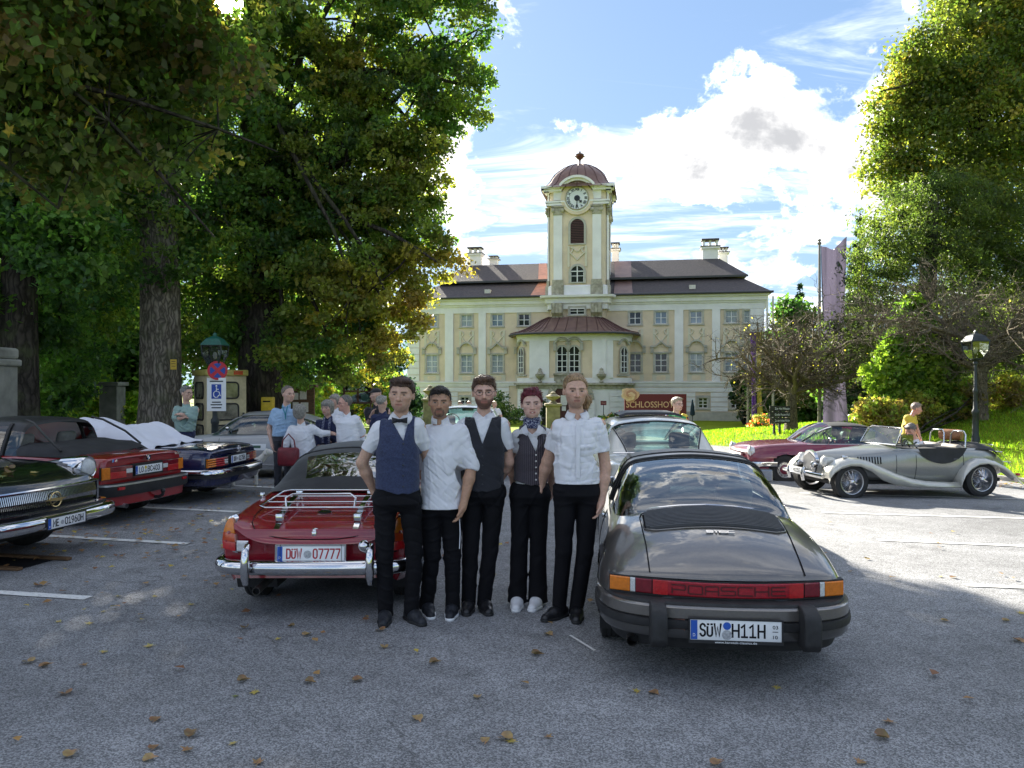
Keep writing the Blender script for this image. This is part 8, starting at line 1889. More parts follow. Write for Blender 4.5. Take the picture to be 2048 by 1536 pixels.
   vv=np.stack([b0-sd_,b0+sd_,e0+sd_,e0-sd_,e1],1).reshape(-1,3);ff=np.concatenate([np.arange(n_)[:,None]*5+np.array([[0,1,2,3]]),np.arange(n_)[:,None]*5+np.array([[3,2,4,4]])[:,:4]]);ms=MB();ms.add([tuple(q_)for q_ in vv],[list(f_)if f_[2]!=f_[3]else list(f_[:3])for f_ in ff.tolist()]);so=ms.build('hair_strand',hairmat(tuple(min(1,c_*1.25)for c_ in hcol)),HO,fixn=False);so['kind']='stuff'
# ---- clothes
 hemz=min((c0[1]-hem)/px_m,zh+(zs-zh)*.17)if hem else zh+.02
 def sleeves(Fd,r,upto):
  for n,sh in(('l',sh_l),('r',sh_r)):
   if 'e'+n not in J:continue
   e,w=J['e'+n],J['w'+n];u=min(1,upto);b=sh+(e-sh)*u;Fd.cone(sh+(scx-sh)*.12,b,.060*girth+r,.052+r,.035)
   if upto>1:Fd.cone(e,e+(w-e)*(upto-1),.052+r,.040+r,.02)
 def sleeve_ends(Fd,upto):
  for n,sh in(('l',sh_l),('r',sh_r)):
   if 'e'+n not in J:continue
   e,w=J['e'+n],J['w'+n];a,b=(sh,e)if upto<=1 else(e,w);t=upto if upto<=1 else upto-1;c=a+(b-a)*t;d=(b-a)/np.linalg.norm(b-a)
   def pl(X,Y,Z):
    u=(X-c[0])*d[0]+(Y-c[1])*d[1]+(Z-c[2])*d[2];rr=np.sqrt((X-c[0])**2+(Y-c[1])**2+(Z-c[2])**2);return np.where(rr<.14,u,-1)
   Fd.cut(pl)
 if top is not None:
  Fs=Field(lo,hi,vox);Fs.column(torso(.0 if vest else(.024 if hem else.008)),.03);sleeves(Fs,.006,sleeve);Fs.cone(nk+np.array((0,.012,.012)),scx,.066,.075,.03)
  Fs.ripple(.005 if vest else.011,seed,.62);Fs.ripple(.005,seed+2,1.25);sleeve_ends(Fs,sleeve);nz=nk[2];Fs.cut(lambda X,Y,Z:hemz-Z+0*X*Y);nr_=face.get('neckv',.03)
  Fs.cut(lambda X,Y,Z:np.where(Y<nk[1]+.03,Z-(nz+.012-nr_+np.abs(X-nk[0])*.9),Z-nz-.035))
  me,_=Fs.mesh('shirt');smooth_mesh(me,1,.3);link_mesh('shirt',me,T,top)
  if collar is not None:
   m=MB()
   for s in(-1,1):
    rows=[]
    for t in np.linspace(0,1,9):
     a=math.pi*(.5-.93*t);rx=.070+.006*t;cx_,cy_=nk[0]+s*rx*math.cos(a),nk[1]+.012-(-.062 if a>0 else.070)*math.sin(a)*(1 if a>0 else 1);cy_=nk[1]+.012+.066*math.sin(a)
     zt_=nz+.045-.036*t**1.5;rows.append([(cx_*1.0,cy_,zt_),(nk[0]+(cx_-nk[0])*1.16+s*.012*t,cy_*1.0-.012*t-.004,zt_-.030-.012*t),(nk[0]+(cx_-nk[0])*1.20+s*(.030 if t>.8 else.012)*t,cy_-.016*t,zt_-.040-.030*t**3)])
    m.grid(rows)
   o=m.build('collar',collar,T,smooth=60,fixn=False);sdm=o.modifiers.new('thickness','SOLIDIFY');sdm.thickness=.005
 if vest is not None:
  vm,vz,vx,pt=vest;vz=(c0[1]-vz)/px_m;vx=(vx-c0[0])/px_m;hz=(c0[1]-pt)/px_m;Fv=Field(lo,hi,vox);Fv.column(torso(.020),.02);Fv.cone(nk+np.array((0,.02,0)),scx,.070,.092,.04);Fv.ripple(.003,seed+5,.7);Fv.a=np.minimum(Fv.a,Fs.a-.010)
  nz=nk[2];Fv.cut(lambda X,Y,Z:np.where(Y<.03+nk[1],np.maximum(-(np.abs(X-(vx+(nk[0]-vx)*np.clip((Z-vz)/(nz-vz+.01),0,1)))-np.clip(Z-vz,0,1)*(.085/max(.1,nz-vz+.03))),-1),Z-nz-.02)*np.where(Z>vz,1,0)+np.where(Z>vz,0,-1.0))
  for sh,s in((sh_l,-1),(sh_r,1)):Fv.cut(lambda X,Y,Z,sh=sh,s=s:np.where(Z>zs-.24,s*(X-sh[0])+.022-.09*np.clip((zs-.05-Z)/.19,0,1)**2,-1))
  Fv.cut(lambda X,Y,Z:np.where(Y<0,hz+.028*np.clip(np.abs(np.abs(X-vx)-.035)/.10,0,1.2)-Z,hz+.035-Z))
  me,_=Fv.mesh('waistcoat');smooth_mesh(me,1,.3);V=link_mesh('waistcoat',me,T,vm);Fv_=Fv
  nb=5;bm=face.get('button',pmat('dark button',(.02,.022,.03),.35))
  for i in range(nb):
   zb=vz-.02-(vz-.05-hz)*i/(nb-.6);yy=-.11*girth
   iz=int((zb-Fv.lo[2])/vox);ix=int((vx-Fv.lo[0])/vox)
   if 0<=ix<Fv.n[0]and 0<=iz<Fv.n[2]:col_=Fv.a[ix,:,iz];k=np.argmax(col_<0);yy=Fv.lo[1]+k*vox if col_.min()<0 else yy
   b_=MB();b_.lathe([(.0075,0),(.0075,.004),(.004,.0055)],10,M=Matrix.Translation((vx,yy-.001,zb))@Matrix.Rotation(R(90),4,'X'));b_.build('button',bm,V,smooth=40)
 if legs is not None and lg:
  Fl=Field(lo,hi,vox)
  for h,k_,a in lg:Fl.cone(h+np.array((0,0,.03)),k_,.090*leg_r,.066*leg_r,.014);Fl.cone(k_,a+(a-k_)*.16,.065*leg_r,(.056+skirt)*leg_r,.012)
  Fl.column([r for r in torso(.010)if zh-.02<r[0]<zh+(zs-zh)*.30]+[(zh-.05,hc[0],hc[1],hw*.80,.095),(zh+(zs-zh)*.24,hc[0],hc[1],hw*.95,.118*girth)],.055)
  Fl.ripple(.008,seed+9,.6);tz=zh+(zs-zh)*.22 if not hem else min(hemz+.05,zh+(zs-zh)*.22)
  Fl.cut(lambda X,Y,Z:Z-tz+0*X*Y);Fl.cut(lambda X,Y,Z:.035-Z+0*X*Y);me,_=Fl.mesh('trousers');smooth_mesh(me,1,.3);link_mesh('trousers',me,T,legs)
 if shoes is not None:
  for n in 'lr':
   if 't'+n not in J:continue
   a,t=J['a'+n],J['t'+n];d=t-a;d[2]=0;d=d/(np.linalg.norm(d)+1e-6);hl_=np.array((a[0],a[1],0))-d*.055;tp=hl_+d*.265;Fb=Field(np.minimum(hl_,tp)-.09,np.maximum(hl_,tp)+np.array((.09,.09,.18)),min(vox,.006))
   up=np.array((0,0,1));Fb.cone(hl_+up*.045,hl_+d*.12+up*.05,.040,.046,.02);Fb.cone(hl_+d*.10+up*.042,tp-d*.045+up*.026,.046,.036,.03);Fb.cone(hl_+d*.03+up*.06,np.array((a[0],a[1],.11)),.040,.044,.02);Fb.cut(lambda X,Y,Z:.022-Z+0*X*Y)
   me,_=Fb.mesh('shoe');o=link_mesh('shoe',me,T,shoes)
   Fo=Field(np.minimum(hl_,tp)-.09,np.maximum(hl_,tp)+.09,min(vox,.006));Fo.cone(hl_+up*.02,hl_+d*.12+up*.02,.046,.050,.02);Fo.cone(hl_+d*.12+up*.02,tp-d*.045+up*.02,.050,.040,.03);Fo.cut(lambda X,Y,Z:np.maximum(Z-.025,.001-Z)+0*X*Y);me,_=Fo.mesh('sole');link_mesh('sole',me,o,sole or RUBBER)
 if extras:extras(T,J,S,H_,Mh)
 return T
# ---------------------------------------------------------------- the five members of staff
WHITE=cloth('white cotton',(.70,.70,.74),.03,4,.25,260)
TRO=pmat('black trousers',(.0045,.0045,.0065),.8,var=.3,scale=6,bump=.3,bscale=300,spec=.25)
BSHOE=pmat('black shoe leather',(.014,.014,.016),.35,var=.3,scale=20,bump=.2)
def pat_mat(name,c1,c2,scale,kind='noise',thr=.5):
 m=pmat(name,c1,.8,scale=scale,sheen=.1);nt=m.node_tree;N=nt.nodes;L=nt.links;b=N['Principled BSDF'];tc=N.new('ShaderNodeTexCoord')
 if kind=='stripe':
  s=N.new('ShaderNodeSeparateXYZ');L.new(tc.outputs['Object'],s.inputs[0]);w=N.new('ShaderNodeMath');w.operation='MULTIPLY';w.inputs[1].default_value=scale;L.new(s.outputs[0],w.inputs[0]);f=N.new('ShaderNodeMath');f.operation='FRACT';L.new(w.outputs[0],f.inputs[0]);src=f.outputs[0]
 else:
  n=N.new('ShaderNodeTexNoise');n.inputs['Scale'].default_value=scale;n.inputs['Detail'].default_value=2;n.inputs['Distortion'].default_value=1.5;L.new(tc.outputs['Object'],n.inputs['Vector']);src=n.outputs[0]
 g=N.new('ShaderNodeMath');g.operation='GREATER_THAN';g.inputs[1].default_value=thr;L.new(src,g.inputs[0]);x=N.new('ShaderNodeMix');x.data_type='RGBA';L.new(g.outputs[0],x.inputs['Factor']);x.inputs['A'].default_value=(*c1,1);x.inputs['B'].default_value=(*c2,1);L.new(x.outputs['Result'],b.inputs['Base Color']);return m
def at_px(px,py,dx=0):p=G(px,py);return(p.x,p.y,0)
def staff():
 grp='hotel staff posing between the two cars'
 def bow_tie(T,J,S,H_,Mh):
  k=J['neck']+np.array((.008,-.108,-.022));m=MB();bm=cloth('black satin',(.008,.008,.012),.2)
  for s in(-1,1):m.add([(k[0],k[1],k[2]+.010),(k[0]+s*.060,k[1]+.01,k[2]+.026),(k[0]+s*.056,k[1]+.014,k[2]-.022),(k[0],k[1],k[2]-.010),(k[0]+s*.034,k[1]-.014,k[2]+.002)],[(0,1,4),(1,2,4),(2,3,4),(3,0,4)])
  m.rbx(k[0]-.012,k[0]+.012,k[1]-.016,k[1]+.01,k[2]-.014,k[2]+.014,.005);m.build('bow_tie',bm,T)
 def buckle(T,J,S,H_,Mh):bow_tie(T,J,S,H_,Mh)
 c=(796,1243);person('man in dark blue patterned waistcoat and black bow tie beside the red roadster',at_px(*c),262.5,c,{'head':(804.5,787,-.03),'neck':(801,833,.0),'sl':(756,859,.0),'sr':(836,852,.03),'hl':(771,1005,0),'hr':(818,1003,.01),'el':(722,925,.03),'wl':(741,983,.12),'er':(853,925,.14),'wr':(862,985,.20),'kl':(770,1108,-.02),'kr':(829,1106,.0),'al':(770,1213,.02),'ar':(823,1205,.02),'tl':(773,1240,-.14),'tr':(845,1225,-.10)},hair=((.055,.030,.022),'side'),head=(-4,4,3),hs=1.06,top=WHITE,collar=WHITE,vest=(pat_mat('blue paisley',(.032,.045,.105),(.018,.024,.060),130,thr=.52),879,811,984),legs=TRO,shoes=pmat('black trainer',(.016,.018,.024),.6,var=.4,scale=30,bump=.4),sleeve=.62,girth=1.10,face={'squint':1,'stubble':.22,'neckv':.02},seed=3,extras=buckle,group=grp,vox=.0055)
 def chef(T,J,S,H_,Mh):
  m=MB();k=J['neck']
  for s in(-1,1):m.grid([[(k[0]+s*.066*math.cos(a),k[1]+.010-.070*math.sin(a),k[2]+.004-.022*max(0,math.sin(a))),(k[0]+s*.062*math.cos(a),k[1]+.012-.062*math.sin(a),k[2]+.050-.026*max(0,math.sin(a)))]for a in np.linspace(-1.5,1.30,9)])
  o=m.build('stand_collar',WHITE,T,smooth=60,fixn=False);q=o.modifiers.new('thickness','SOLIDIFY');q.thickness=.006
  for i in range(4):
   for x in(-.095,.055):
    z=J['sl'][2]-.13-i*.085;yy=None;ix=int((x+.02-S.lo[0])/S.v);iz=int((z-S.lo[2])/S.v);colm=S.a[ix,:,iz]
    if colm.min()<0:yy=S.lo[1]+np.argmax(colm<0)*S.v-.026;b=MB();b.lathe([(.006,0),(.006,.004)],8,M=Matrix.Translation((x+.02,yy,z))@Matrix.Rotation(R(90),4,'X'));b.build('button',pmat('grey button',(.38,.38,.42),.4),T)
  t=MB();w=J['wr'];t.tube([(w[0]-.03,w[1]-.02,w[2]-.11),(w[0]-.025,w[1]-.02,w[2]-.22),(w[0]-.03,w[1]-.02,w[2]-.34)],.004,5);t.build('cord',WHITE,T)
 c=(880,1230);person('man in white chef jacket with rolled sleeves and goatee',at_px(*c),256,c,{'head':(880.5,801,-.03),'neck':(880,842,0),'sl':(850,866,.03),'sr':(925,862,.0),'hl':(862,1012,0),'hr':(902,1012,0),'el':(838,930,.14),'wl':(850,985,.22),'er':(944,930,.0),'wr':(929,1003,-.10),'fr':(921,1030,-.12),'kl':(864,1110,-.01),'kr':(905,1110,0),'al':(853,1203,.05),'ar':(905,1210,.02),'tl':(862,1214,-.08),'tr':(903,1236,-.14)},tone=(.42,.24,.155),hair=((.022,.016,.014),'short'),head=(3,5,1),hs=.98,top=WHITE,legs=TRO,shoes=pmat('black trainer',(.016,.018,.024),.6,var=.4,scale=30,bump=.4),sole=PLATEW,sleeve=1.12,hem=1013,girth=1.0,face={'beard':.85,'stubble':.30,'neckv':.035},seed=11,extras=chef,group=grp,vox=.0055)
 c=(960,1222);person('bearded man with glasses in black waistcoat over white shirt',at_px(*c),250,c,{'head':(968.5,784,-.03),'neck':(967,832,0),'sl':(925,853,.0),'sr':(1008,851,.0),'hl':(945,990,0),'hr':(988,990,0),'el':(922,922,.12),'wl':(948,960,.22),'er':(1017,925,.06),'wr':(1000,965,.20),'kl':(941,1100,-.01),'kr':(980,1100,0),'al':(937,1198,.03),'ar':(969,1195,.03),'tl':(935,1224,-.14),'tr':(978,1222,-.12)},tone=(.58,.35,.27),hair=((.085,.045,.028),'side'),head=(2,4,-1),hs=1.04,top=WHITE,collar=WHITE,vest=(cloth('black waistcoat',(.014,.015,.022),.3,8),886,966,980),legs=TRO,shoes=BSHOE,sleeve=.62,girth=1.02,face={'beard':.85,'full':1,'glasses':True,'beard_col':(.09,.035,.022),'neckv':.02},seed=21,group=grp,vox=.0055)
 def scarf(T,J,S,H_,Mh):
  Fs=Field(J['neck']-.16,J['neck']+.16,.005);k=J['neck']
  for dz,r in((-.005,.064),(.022,.062),(.045,.058)):Fs.cone(k+np.array((-.01,.0,dz)),k+np.array((.01,-.012,dz)),r,r,.01)
  Fs.ripple(.007,4,1.2);Fs.cut(lambda X,Y,Z:np.maximum(Z-k[2]-.062,k[2]-.03-Z)+0*X*Y);me,_=Fs.mesh('neck_scarf');link_mesh('neck_scarf',me,T,pat_mat('navy print silk',(.015,.02,.08),(.40,.42,.50),90,thr=.56))
  lp=pat_mat('pinstripe',(.022,.017,.026),(.20,.17,.19),62,'stripe',.84)
  for s in(-1,1):
   def fy(x,z):
    ix=int((x-S.lo[0])/S.v);iz=int((z-S.lo[2])/S.v);c_=S.a[min(max(ix,0),S.n[0]-1),:,min(max(iz,0),S.n[2]-1)];return S.lo[1]+np.argmax(c_<0)*S.v-.044 if c_.min()<0 else-.14
   Z0=k[2]-.03;m=MB();pts=[(k[0]+s*.055,Z0+.0),(k[0]+s*.125,Z0-.07),(k[0]+s*.095,Z0-.085),(k[0]+s*.118,Z0-.115),(k[0]+s*.02,Z0-.26),(k[0]+s*.004,Z0-.25)]
   fr=[(x,fy(x,z)-.002,z)for x,z in pts];m.add(fr,[(0,1,2,5),(2,3,4,5)]);o=m.build('lapel',lp,T);q=o.modifiers.new('thickness','SOLIDIFY');q.thickness=.008
   m=MB();pts=[(k[0]+s*.050,Z0+.035),(k[0]+s*.085,Z0+.01),(k[0]+s*.135,Z0-.045),(k[0]+s*.075,Z0-.035),(k[0]+s*.035,Z0-.06),(k[0]+s*.03,Z0-.03)]
   fr=[(x,fy(x,z)-.014,z)for x,z in pts];m.add(fr,[(0,1,3,5),(1,2,3),(3,4,5)]);o=m.build('collar',WHITE,T);q=o.modifiers.new('thickness','SOLIDIFY');q.thickness=.006
 PS=pat_mat('pinstripe',(.022,.017,.026),(.20,.17,.19),62,'stripe',.84)
 c=(1050,1214);person('smiling woman with dark red hair, pinstripe waistcoat and white trainers',at_px(*c),245,c,{'head':(1063,808,-.03),'neck':(1064,850,0),'sl':(1033,873,.01),'sr':(1097,873,.01),'hl':(1042,992,0),'hr':(1078,992,0),'el':(1025,930,.10),'wl':(1030,985,.20),'er':(1108,930,.12),'wr':(1105,985,.22),'kl':(1039,1100,-.01),'kr':(1076,1100,0),'al':(1035,1192,.03),'ar':(1076,1192,.03),'tl':(1032,1214,-.12),'tr':(1064,1214,-.12)},tone=(.62,.40,.32),hair=((.10,.012,.022),'updo'),head=(2,4,-2),hs=.95,top=cloth('white blouse',(.66,.66,.68),.03),vest=(PS,903,1071,969),legs=TRO,shoes=pmat('white trainer',(.68,.68,.70),.6,var=.06),sole=PLATEW,sleeve=.5,girth=.94,bulk=(1.0,.92),face={'smile':1,'brow':(.10,.05,.04),'lip':(.42,.12,.12),'neckv':.09,'button':pmat('pearl button',(.62,.60,.58),.2)},seed=31,skirt=.022,leg_r=1.0,extras=scarf,group=grp,vox=.0055)
 def placket(T,J,S,H_,Mh):
  k=J['neck'];pts=[]
  for z in np.linspace(k[2]-.07,J['hl'][2]+.14,12):
   x=k[0]-.004+(J['hl'][0]*.5+J['hr'][0]*.5-k[0])*(k[2]-z)/.6;ix=int((x-S.lo[0])/S.v);iz=int((z-S.lo[2])/S.v);c_=S.a[ix,:,iz]
   if c_.min()<0:pts.append((x,S.lo[1]+np.argmax(c_<0)*S.v-.079,z))
  m=MB();m.grid([[(x-.016,y+.004,z),(x-.015,y,z),(x+.015,y,z),(x+.016,y+.004,z)]for x,y,z in pts]);m.build('placket',WHITE,T,smooth=40,fixn=False)
  for x,y,z in pts[1::3]:b=MB();b.lathe([(.0055,0),(.0055,.003)],8,M=Matrix.Translation((x,y-.001,z))@Matrix.Rotation(R(90),4,'X'));b.build('button',PLATEW,T)
 c=(1140,1236);person('tall man with long tied back blond hair in white shirt beside the grey targa',at_px(*c),258,c,{'head':(1150,781,-.03),'neck':(1154,829,0),'sl':(1116,854,.02),'sr':(1199,850,.0),'hl':(1131,988,0),'hr':(1176,988,0),'el':(1096,925,.14),'wl':(1085,975,.22),'er':(1211,935,.0),'wr':(1202,1000,-.04),'fr':(1194,1028,-.05),'kl':(1127,1102,-.01),'kr':(1170,1104,0),'al':(1119,1203,.02),'ar':(1155,1208,.02),'tl':(1090,1218,-.10),'tr':(1150,1236,-.14)},tone=(.56,.34,.25),hair=((.26,.165,.085),'long'),head=(5,4,1),hs=1.04,top=WHITE,collar=WHITE,legs=TRO,shoes=BSHOE,sleeve=.62,hem=960,girth=1.04,face={'stubble':.25,'full':1,'beard':.25,'brow':(.10,.06,.035),'beard_col':(.16,.09,.05),'neckv':.055},seed=41,extras=placket,group=grp,vox=.0055)
staff()
# ---------------------------------------------------------------- visitors
def visitors():
 NAVY=cloth('navy cloth',(.014,.020,.07),.2);DK=cloth('dark slate trousers',(.030,.032,.042),.2);SHO=pmat('blue suede',(.02,.035,.09),.8)
 GH=((.15,.135,.12),'thin');GW=((.24,.225,.20),'bob');PALE=(.58,.36,.28);gv='visitors chatting behind the red roadster'
 def std(cx,fy,s,hx,hy,lean=0,arms=None,w=25,hipw=9,knees=True):
  """joints of a standing figure from its head position"""
  H_=fy-hy;sy=hy+H_*.165;hp=fy-H_*.53;k=fy-H_*.28;d={'head':(hx,hy,-.02),'neck':(hx*.6+cx*.4,hy+H_*.118),'sl':(hx*.5+cx*.5-w,sy+H_*.02),'sr':(hx*.5+cx*.5+w,sy+H_*.02),'hl':(cx-hipw,hp),'hr':(cx+hipw,hp),'kl':(cx-hipw-1,k),'kr':(cx+hipw+1,k,-.02),'al':(cx-hipw-2,fy-s*.09,.02),'ar':(cx+hipw+1,fy-s*.09,.02),'tl':(cx-hipw-4,fy,-.13),'tr':(cx+hipw+3,fy,-.13)}
  el,wr=sy+H_*.19,sy+H_*.34;d.update({'el':(d['sl'][0]-4,el,.02),'wl':(d['sl'][0]-4,wr,-.04),'er':(d['sr'][0]+4,el,.02),'wr':(d['sr'][0]+4,wr,-.04)});d.update(arms or{});return d
 def lanyard(T,J,S,H_,Mh):
  k=J['neck'];m=MB();m.tube([(k[0]-.05,k[1]-.08,k[2]+.0),(k[0]+.02,k[1]-.15,k[2]-.12),(k[0]+.035,k[1]-.165,k[2]-.22)],.008,5);m.tube([(k[0]+.05,k[1]-.08,k[2]),(k[0]+.035,k[1]-.15,k[2]-.12),(k[0]+.035,k[1]-.165,k[2]-.22)],.008,5);m.build('lanyard',pmat('teal ribbon',(.02,.22,.28),.6),T)
 c=(566,986);person('man in light blue short sleeved shirt and dark trousers laughing beside the roadster',at_px(*c),119,c,std(566,986,119,577,788,arms={'el':(538,856,.02),'wl':(546,888,-.05),'fl':(550,900,-.06),'er':(603,855,.1),'wr':(598,880,.1)},w=23),vox=.0085,tone=PALE,hair=((.16,.13,.11),'thin'),head=(52,3,0),hs=1.12,top=cloth('pale blue shirt',(.30,.44,.62),.08),collar=None,legs=DK,shoes=SHO,sleeve=.75,girth=1.15,bulk=(1.05,1.08),hem=872,face={'smile':1},seed=51,extras=lanyard,group=gv)
 c=(618,984);person('grey haired woman in white blouse seen from behind reaching out her arm',at_px(612,990),122,c,{'head':(607,817,-.03),'neck':(608,840),'sl':(588,852),'sr':(630,850),'hl':(602,902),'hr':(626,902),'kl':(604,944),'kr':(626,944),'al':(605,974),'ar':(626,974),'tl':(604,984,.12),'tr':(627,984,.12),'el':(582,872,-.06),'wl':(581,892,-.10),'er':(648,860,.02),'wr':(668,860,.05),'fr':(678,862,.06)},vox=.0085,tone=PALE,hair=GW,head=(165,0,0),hs=1.0,top=cloth('white linen',(.68,.68,.72),.03),legs=cloth('grey trousers',(.06,.06,.065)),shoes=SHO,sleeve=1.9,hem=925,girth=1.15,bulk=(1.0,1.05),seed=52,group=gv)
 c=(660,975);person('silver haired woman in navy jacket and blue patterned scarf',at_px(660,982),117,c,std(658,978,117,655,808,w=20,arms={'er':(685,862,.05),'wr':(676,880,-.1),'el':(634,862),'wl':(640,885,-.08)}),vox=.0085,tone=PALE,hair=GW,head=(-18,6,0),hs=1.05,top=NAVY,legs=cloth('beige trousers',(.28,.25,.2)),shoes=SHO,sleeve=1.9,hem=912,seed=53,girth=1.05,group=gv,extras=lambda T,J,S,H_,Mh:[MB().tube([(J['neck'][0]+s*.05,J['neck'][1]-.07,J['neck'][2]),(J['neck'][0]+s*.055,J['neck'][1]-.155,J['neck'][2]-.15),(J['neck'][0]+s*.05,J['neck'][1]-.16,J['neck'][2]-.42)],.020,6).build('scarf',pat_mat('navy print silk',(.015,.02,.08),(.40,.42,.50),90,thr=.56),T)for s in(-1,1)])
 c=(697,984);person('stout man with glasses in white shirt facing left',at_px(697,988),121,c,std(698,986,121,690,801,w=19,arms={'el':(706,862,-.08),'wl':(700,888,-.12),'er':(722,858,.1),'wr':(722,884,.1)}),vox=.0085,tone=(.62,.34,.27),hair=GH,head=(-62,6,0),hs=1.12,top=cloth('white cotton',(.70,.70,.74)),collar=None,legs=NAVY,shoes=SHO,sleeve=1.8,hem=885,girth=1.45,bulk=(1,1.16),face={'glasses':True},seed=54,group=gv)
 c=(671,950);person('woman in white top almost hidden behind the silver haired woman',at_px(671,950),90,c,std(671,948,90,670,814,w=15,hipw=7),vox=.012,tone=PALE,hair=((.28,.25,.22),'bob'),head=(-30,5,0),hs=1.0,top=cloth('white linen',(.68,.68,.72)),legs=DK,shoes=SHO,sleeve=1.8,seed=55,group=gv)
 c=(756,968);person('man in black cap and black shirt behind the man with the bow tie',at_px(756,966),105,c,std(756,966,105,752,796,w=20,arms={'el':(738,850),'wl':(748,832,-.15)}),vox=.012,tone=PALE,hair=((.012,.012,.014),'cap'),head=(-60,5,0),hs=1.0,top=cloth('black shirt',(.012,.012,.016)),legs=DK,shoes=SHO,sleeve=.8,girth=1.1,seed=56,group=gv)
 c=(768,972);person('white haired man in dark jacket seen from behind next to the black cap',at_px(768,974),108,c,std(768,972,108,764,809,w=18),vox=.012,tone=PALE,hair=((.28,.26,.23),'short'),head=(140,5,0),hs=1.02,top=NAVY,legs=DK,shoes=SHO,sleeve=1.9,girth=1.1,seed=57,group=gv)
 c=(370,966);person('man in pale green pullover and sunglasses standing with folded arms by the cream booth',at_px(370,968),106,c,std(370,966,106,374,789,w=19,arms={'el':(353,838,-.05),'wl':(369,838,-.19),'fl':(376,836,-.18),'er':(389,838,-.05),'wr':(374,830,-.22),'fr':(367,829,-.20)}),vox=.0085,tone=PALE,hair=((.17,.165,.16),'short'),head=(68,3,0),hs=1.1,top=cloth('pale green pullover',(.25,.36,.33),.06),legs=NAVY,shoes=SHO,sleeve=1.95,girth=1.2,hem=853,face={'glasses':pmat('dark sunglasses',(.02,.012,.01),.2)},seed=58)
 y=18.6;b=P(1812,0,y);z=ground_z(b.x,y);fy=HY+(H-z)*F/y;c=(1812,fy);person('man in yellow polo shirt bending forward behind the silver grey roadster',(b.x,y,z),F/y,c,std(1812,fy,83,1832,817,w=13,hipw=7,arms={'sl':(1812,836,-.05),'sr':(1830,834,.10),'el':(1815,856,-.10),'wl':(1822,872,-.2),'er':(1838,858,.1),'wr':(1840,874,.0)}),vox=.0095,tone=(.60,.30,.22),hair=((.24,.18,.15),'short'),head=(70,14,0),hs=1.15,top=cloth('yellow polo',(.62,.46,.04),.06),legs=cloth('khaki trousers',(.2,.17,.12)),shoes=SHO,sleeve=.62,girth=1.35,seed=59)
 c=(1352,955);person('blonde woman with sunglasses in a multicoloured top in front of the maroon sign',at_px(1352,955),101,c,std(1352,955,101,1354,809,w=18),vox=.0095,tone=PALE,hair=((.34,.28,.20),'short'),head=(35,3,0),hs=1.12,top=multi_mat(),legs=DK,shoes=SHO,sleeve=1.6,girth=1.15,face={'glasses':True,'neckv':.06},seed=60)
 for i,(px,lab,hc)in enumerate(((921,'dark haired person seen small beyond the white saloon',(.03,.02,.015)),(938,'brown haired person beside the dark haired one beyond the white saloon',(.2,.1,.06)),(989,'blond child with white hat looking over the white saloon',(.55,.42,.25)))):
  c=(px,872);yy=27.5;person(lab,(P(px,0,yy).x,yy,lot_z(P(px,0,yy).x,27)*1.0),F/yy,c,std(px,872,56,px,808,w=9,hipw=4),vox=.014,tone=PALE,hair=(hc,'short'),head=(30*(i-1),0,0),hs=.95,top=WHITE,legs=DK,shoes=SHO,sleeve=.8,seed=61+i)
 def sitter(label,T0,loc,yaw,top,hair,tone,pitch=0):
  """seated driver: placed in the car's own frame"""
  b=T0 .matrix_basis@Vector(loc);c=(0,0);s=100;j={'head':(0,-70,-.10),'neck':(0,-50,-.03),'sl':(-18,-44),'sr':(18,-44),'hl':(-9,-8),'hr':(9,-8),'kl':(-12,-14,-.40),'kr':(12,-14,-.40),'al':(-12,14,-.60),'ar':(12,14,-.60),'tl':(-12,18,-.7),'tr':(12,18,-.7),'el':(-24,-20,-.10),'wl':(-14,-22,-.34),'er':(24,-20,-.10),'wr':(14,-22,-.34),'xl':(0,0)}
  return person(label,b,s,c,j,vox=.011,tone=tone,hair=hair,head=(yaw,pitch,0),hs=1.05,top=top,legs=DK,sleeve=.7,seed=70,rz=T0 .rotation_euler[2]+math.pi,hands=True)
 cars={o['label']:o for o in SC.objects if 'label' in o}
 sitter('man in white shirt bending down in the silver grey roadster',cars['silver grey open two seater with cream wings and wire wheels on the right'],(.26,1.38,.43),20,WHITE,((.16,.14,.13),'short'),(.60,.32,.24),30)
 sitter('driver in red top sitting in the burgundy convertible',cars['burgundy convertible with black top parked behind the silver grey roadster'],(-.36,1.98,.40),10,cloth('red shirt',(.42,.05,.04)),((.12,.10,.09),'short'),PALE)
 B=thing('handbag','dark red leather handbag hanging at the arm of the woman in white','bag',tuple(P(577,932,12.45)));LM=pmat('oxblood leather',(.14,.010,.018),.4,var=.25,bump=.15);m=MB();m.rbx(-.17,.17,-.07,.07,0,.30,.045);m.build('bag_body',LM,B,smooth=50);m=MB();m.tube([(-.11,0,.28),(-.09,0,.42),(0,0,.52),(.09,0,.42),(.11,0,.28)],.012,6);m.build('bag_handle',LM,B,smooth=60)
 p=P(490,0,13.9);p.z=0;D=thing('dog','white dog with black harness behind the dark blue roadster','dog',tuple(p),R(14));Fd=Field((-.5,-.2,-.01),(.5,.2,.75),.009)
 Fd.ell((0,0,.36),(.24,.10,.115),.03);Fd.ell((.16,0,.365),(.12,.105,.14),.05);Fd.cone((.24,0,.43),(.36,0,.56),.075,.06,.04);Fd.ell((.40,0,.59),(.085,.065,.062),.03);Fd.cone((.44,0,.575),(.51,0,.56),.036,.026,.02);Fd.cone((-.22,0,.42),(-.36,0,.52),.028,.016,.02)
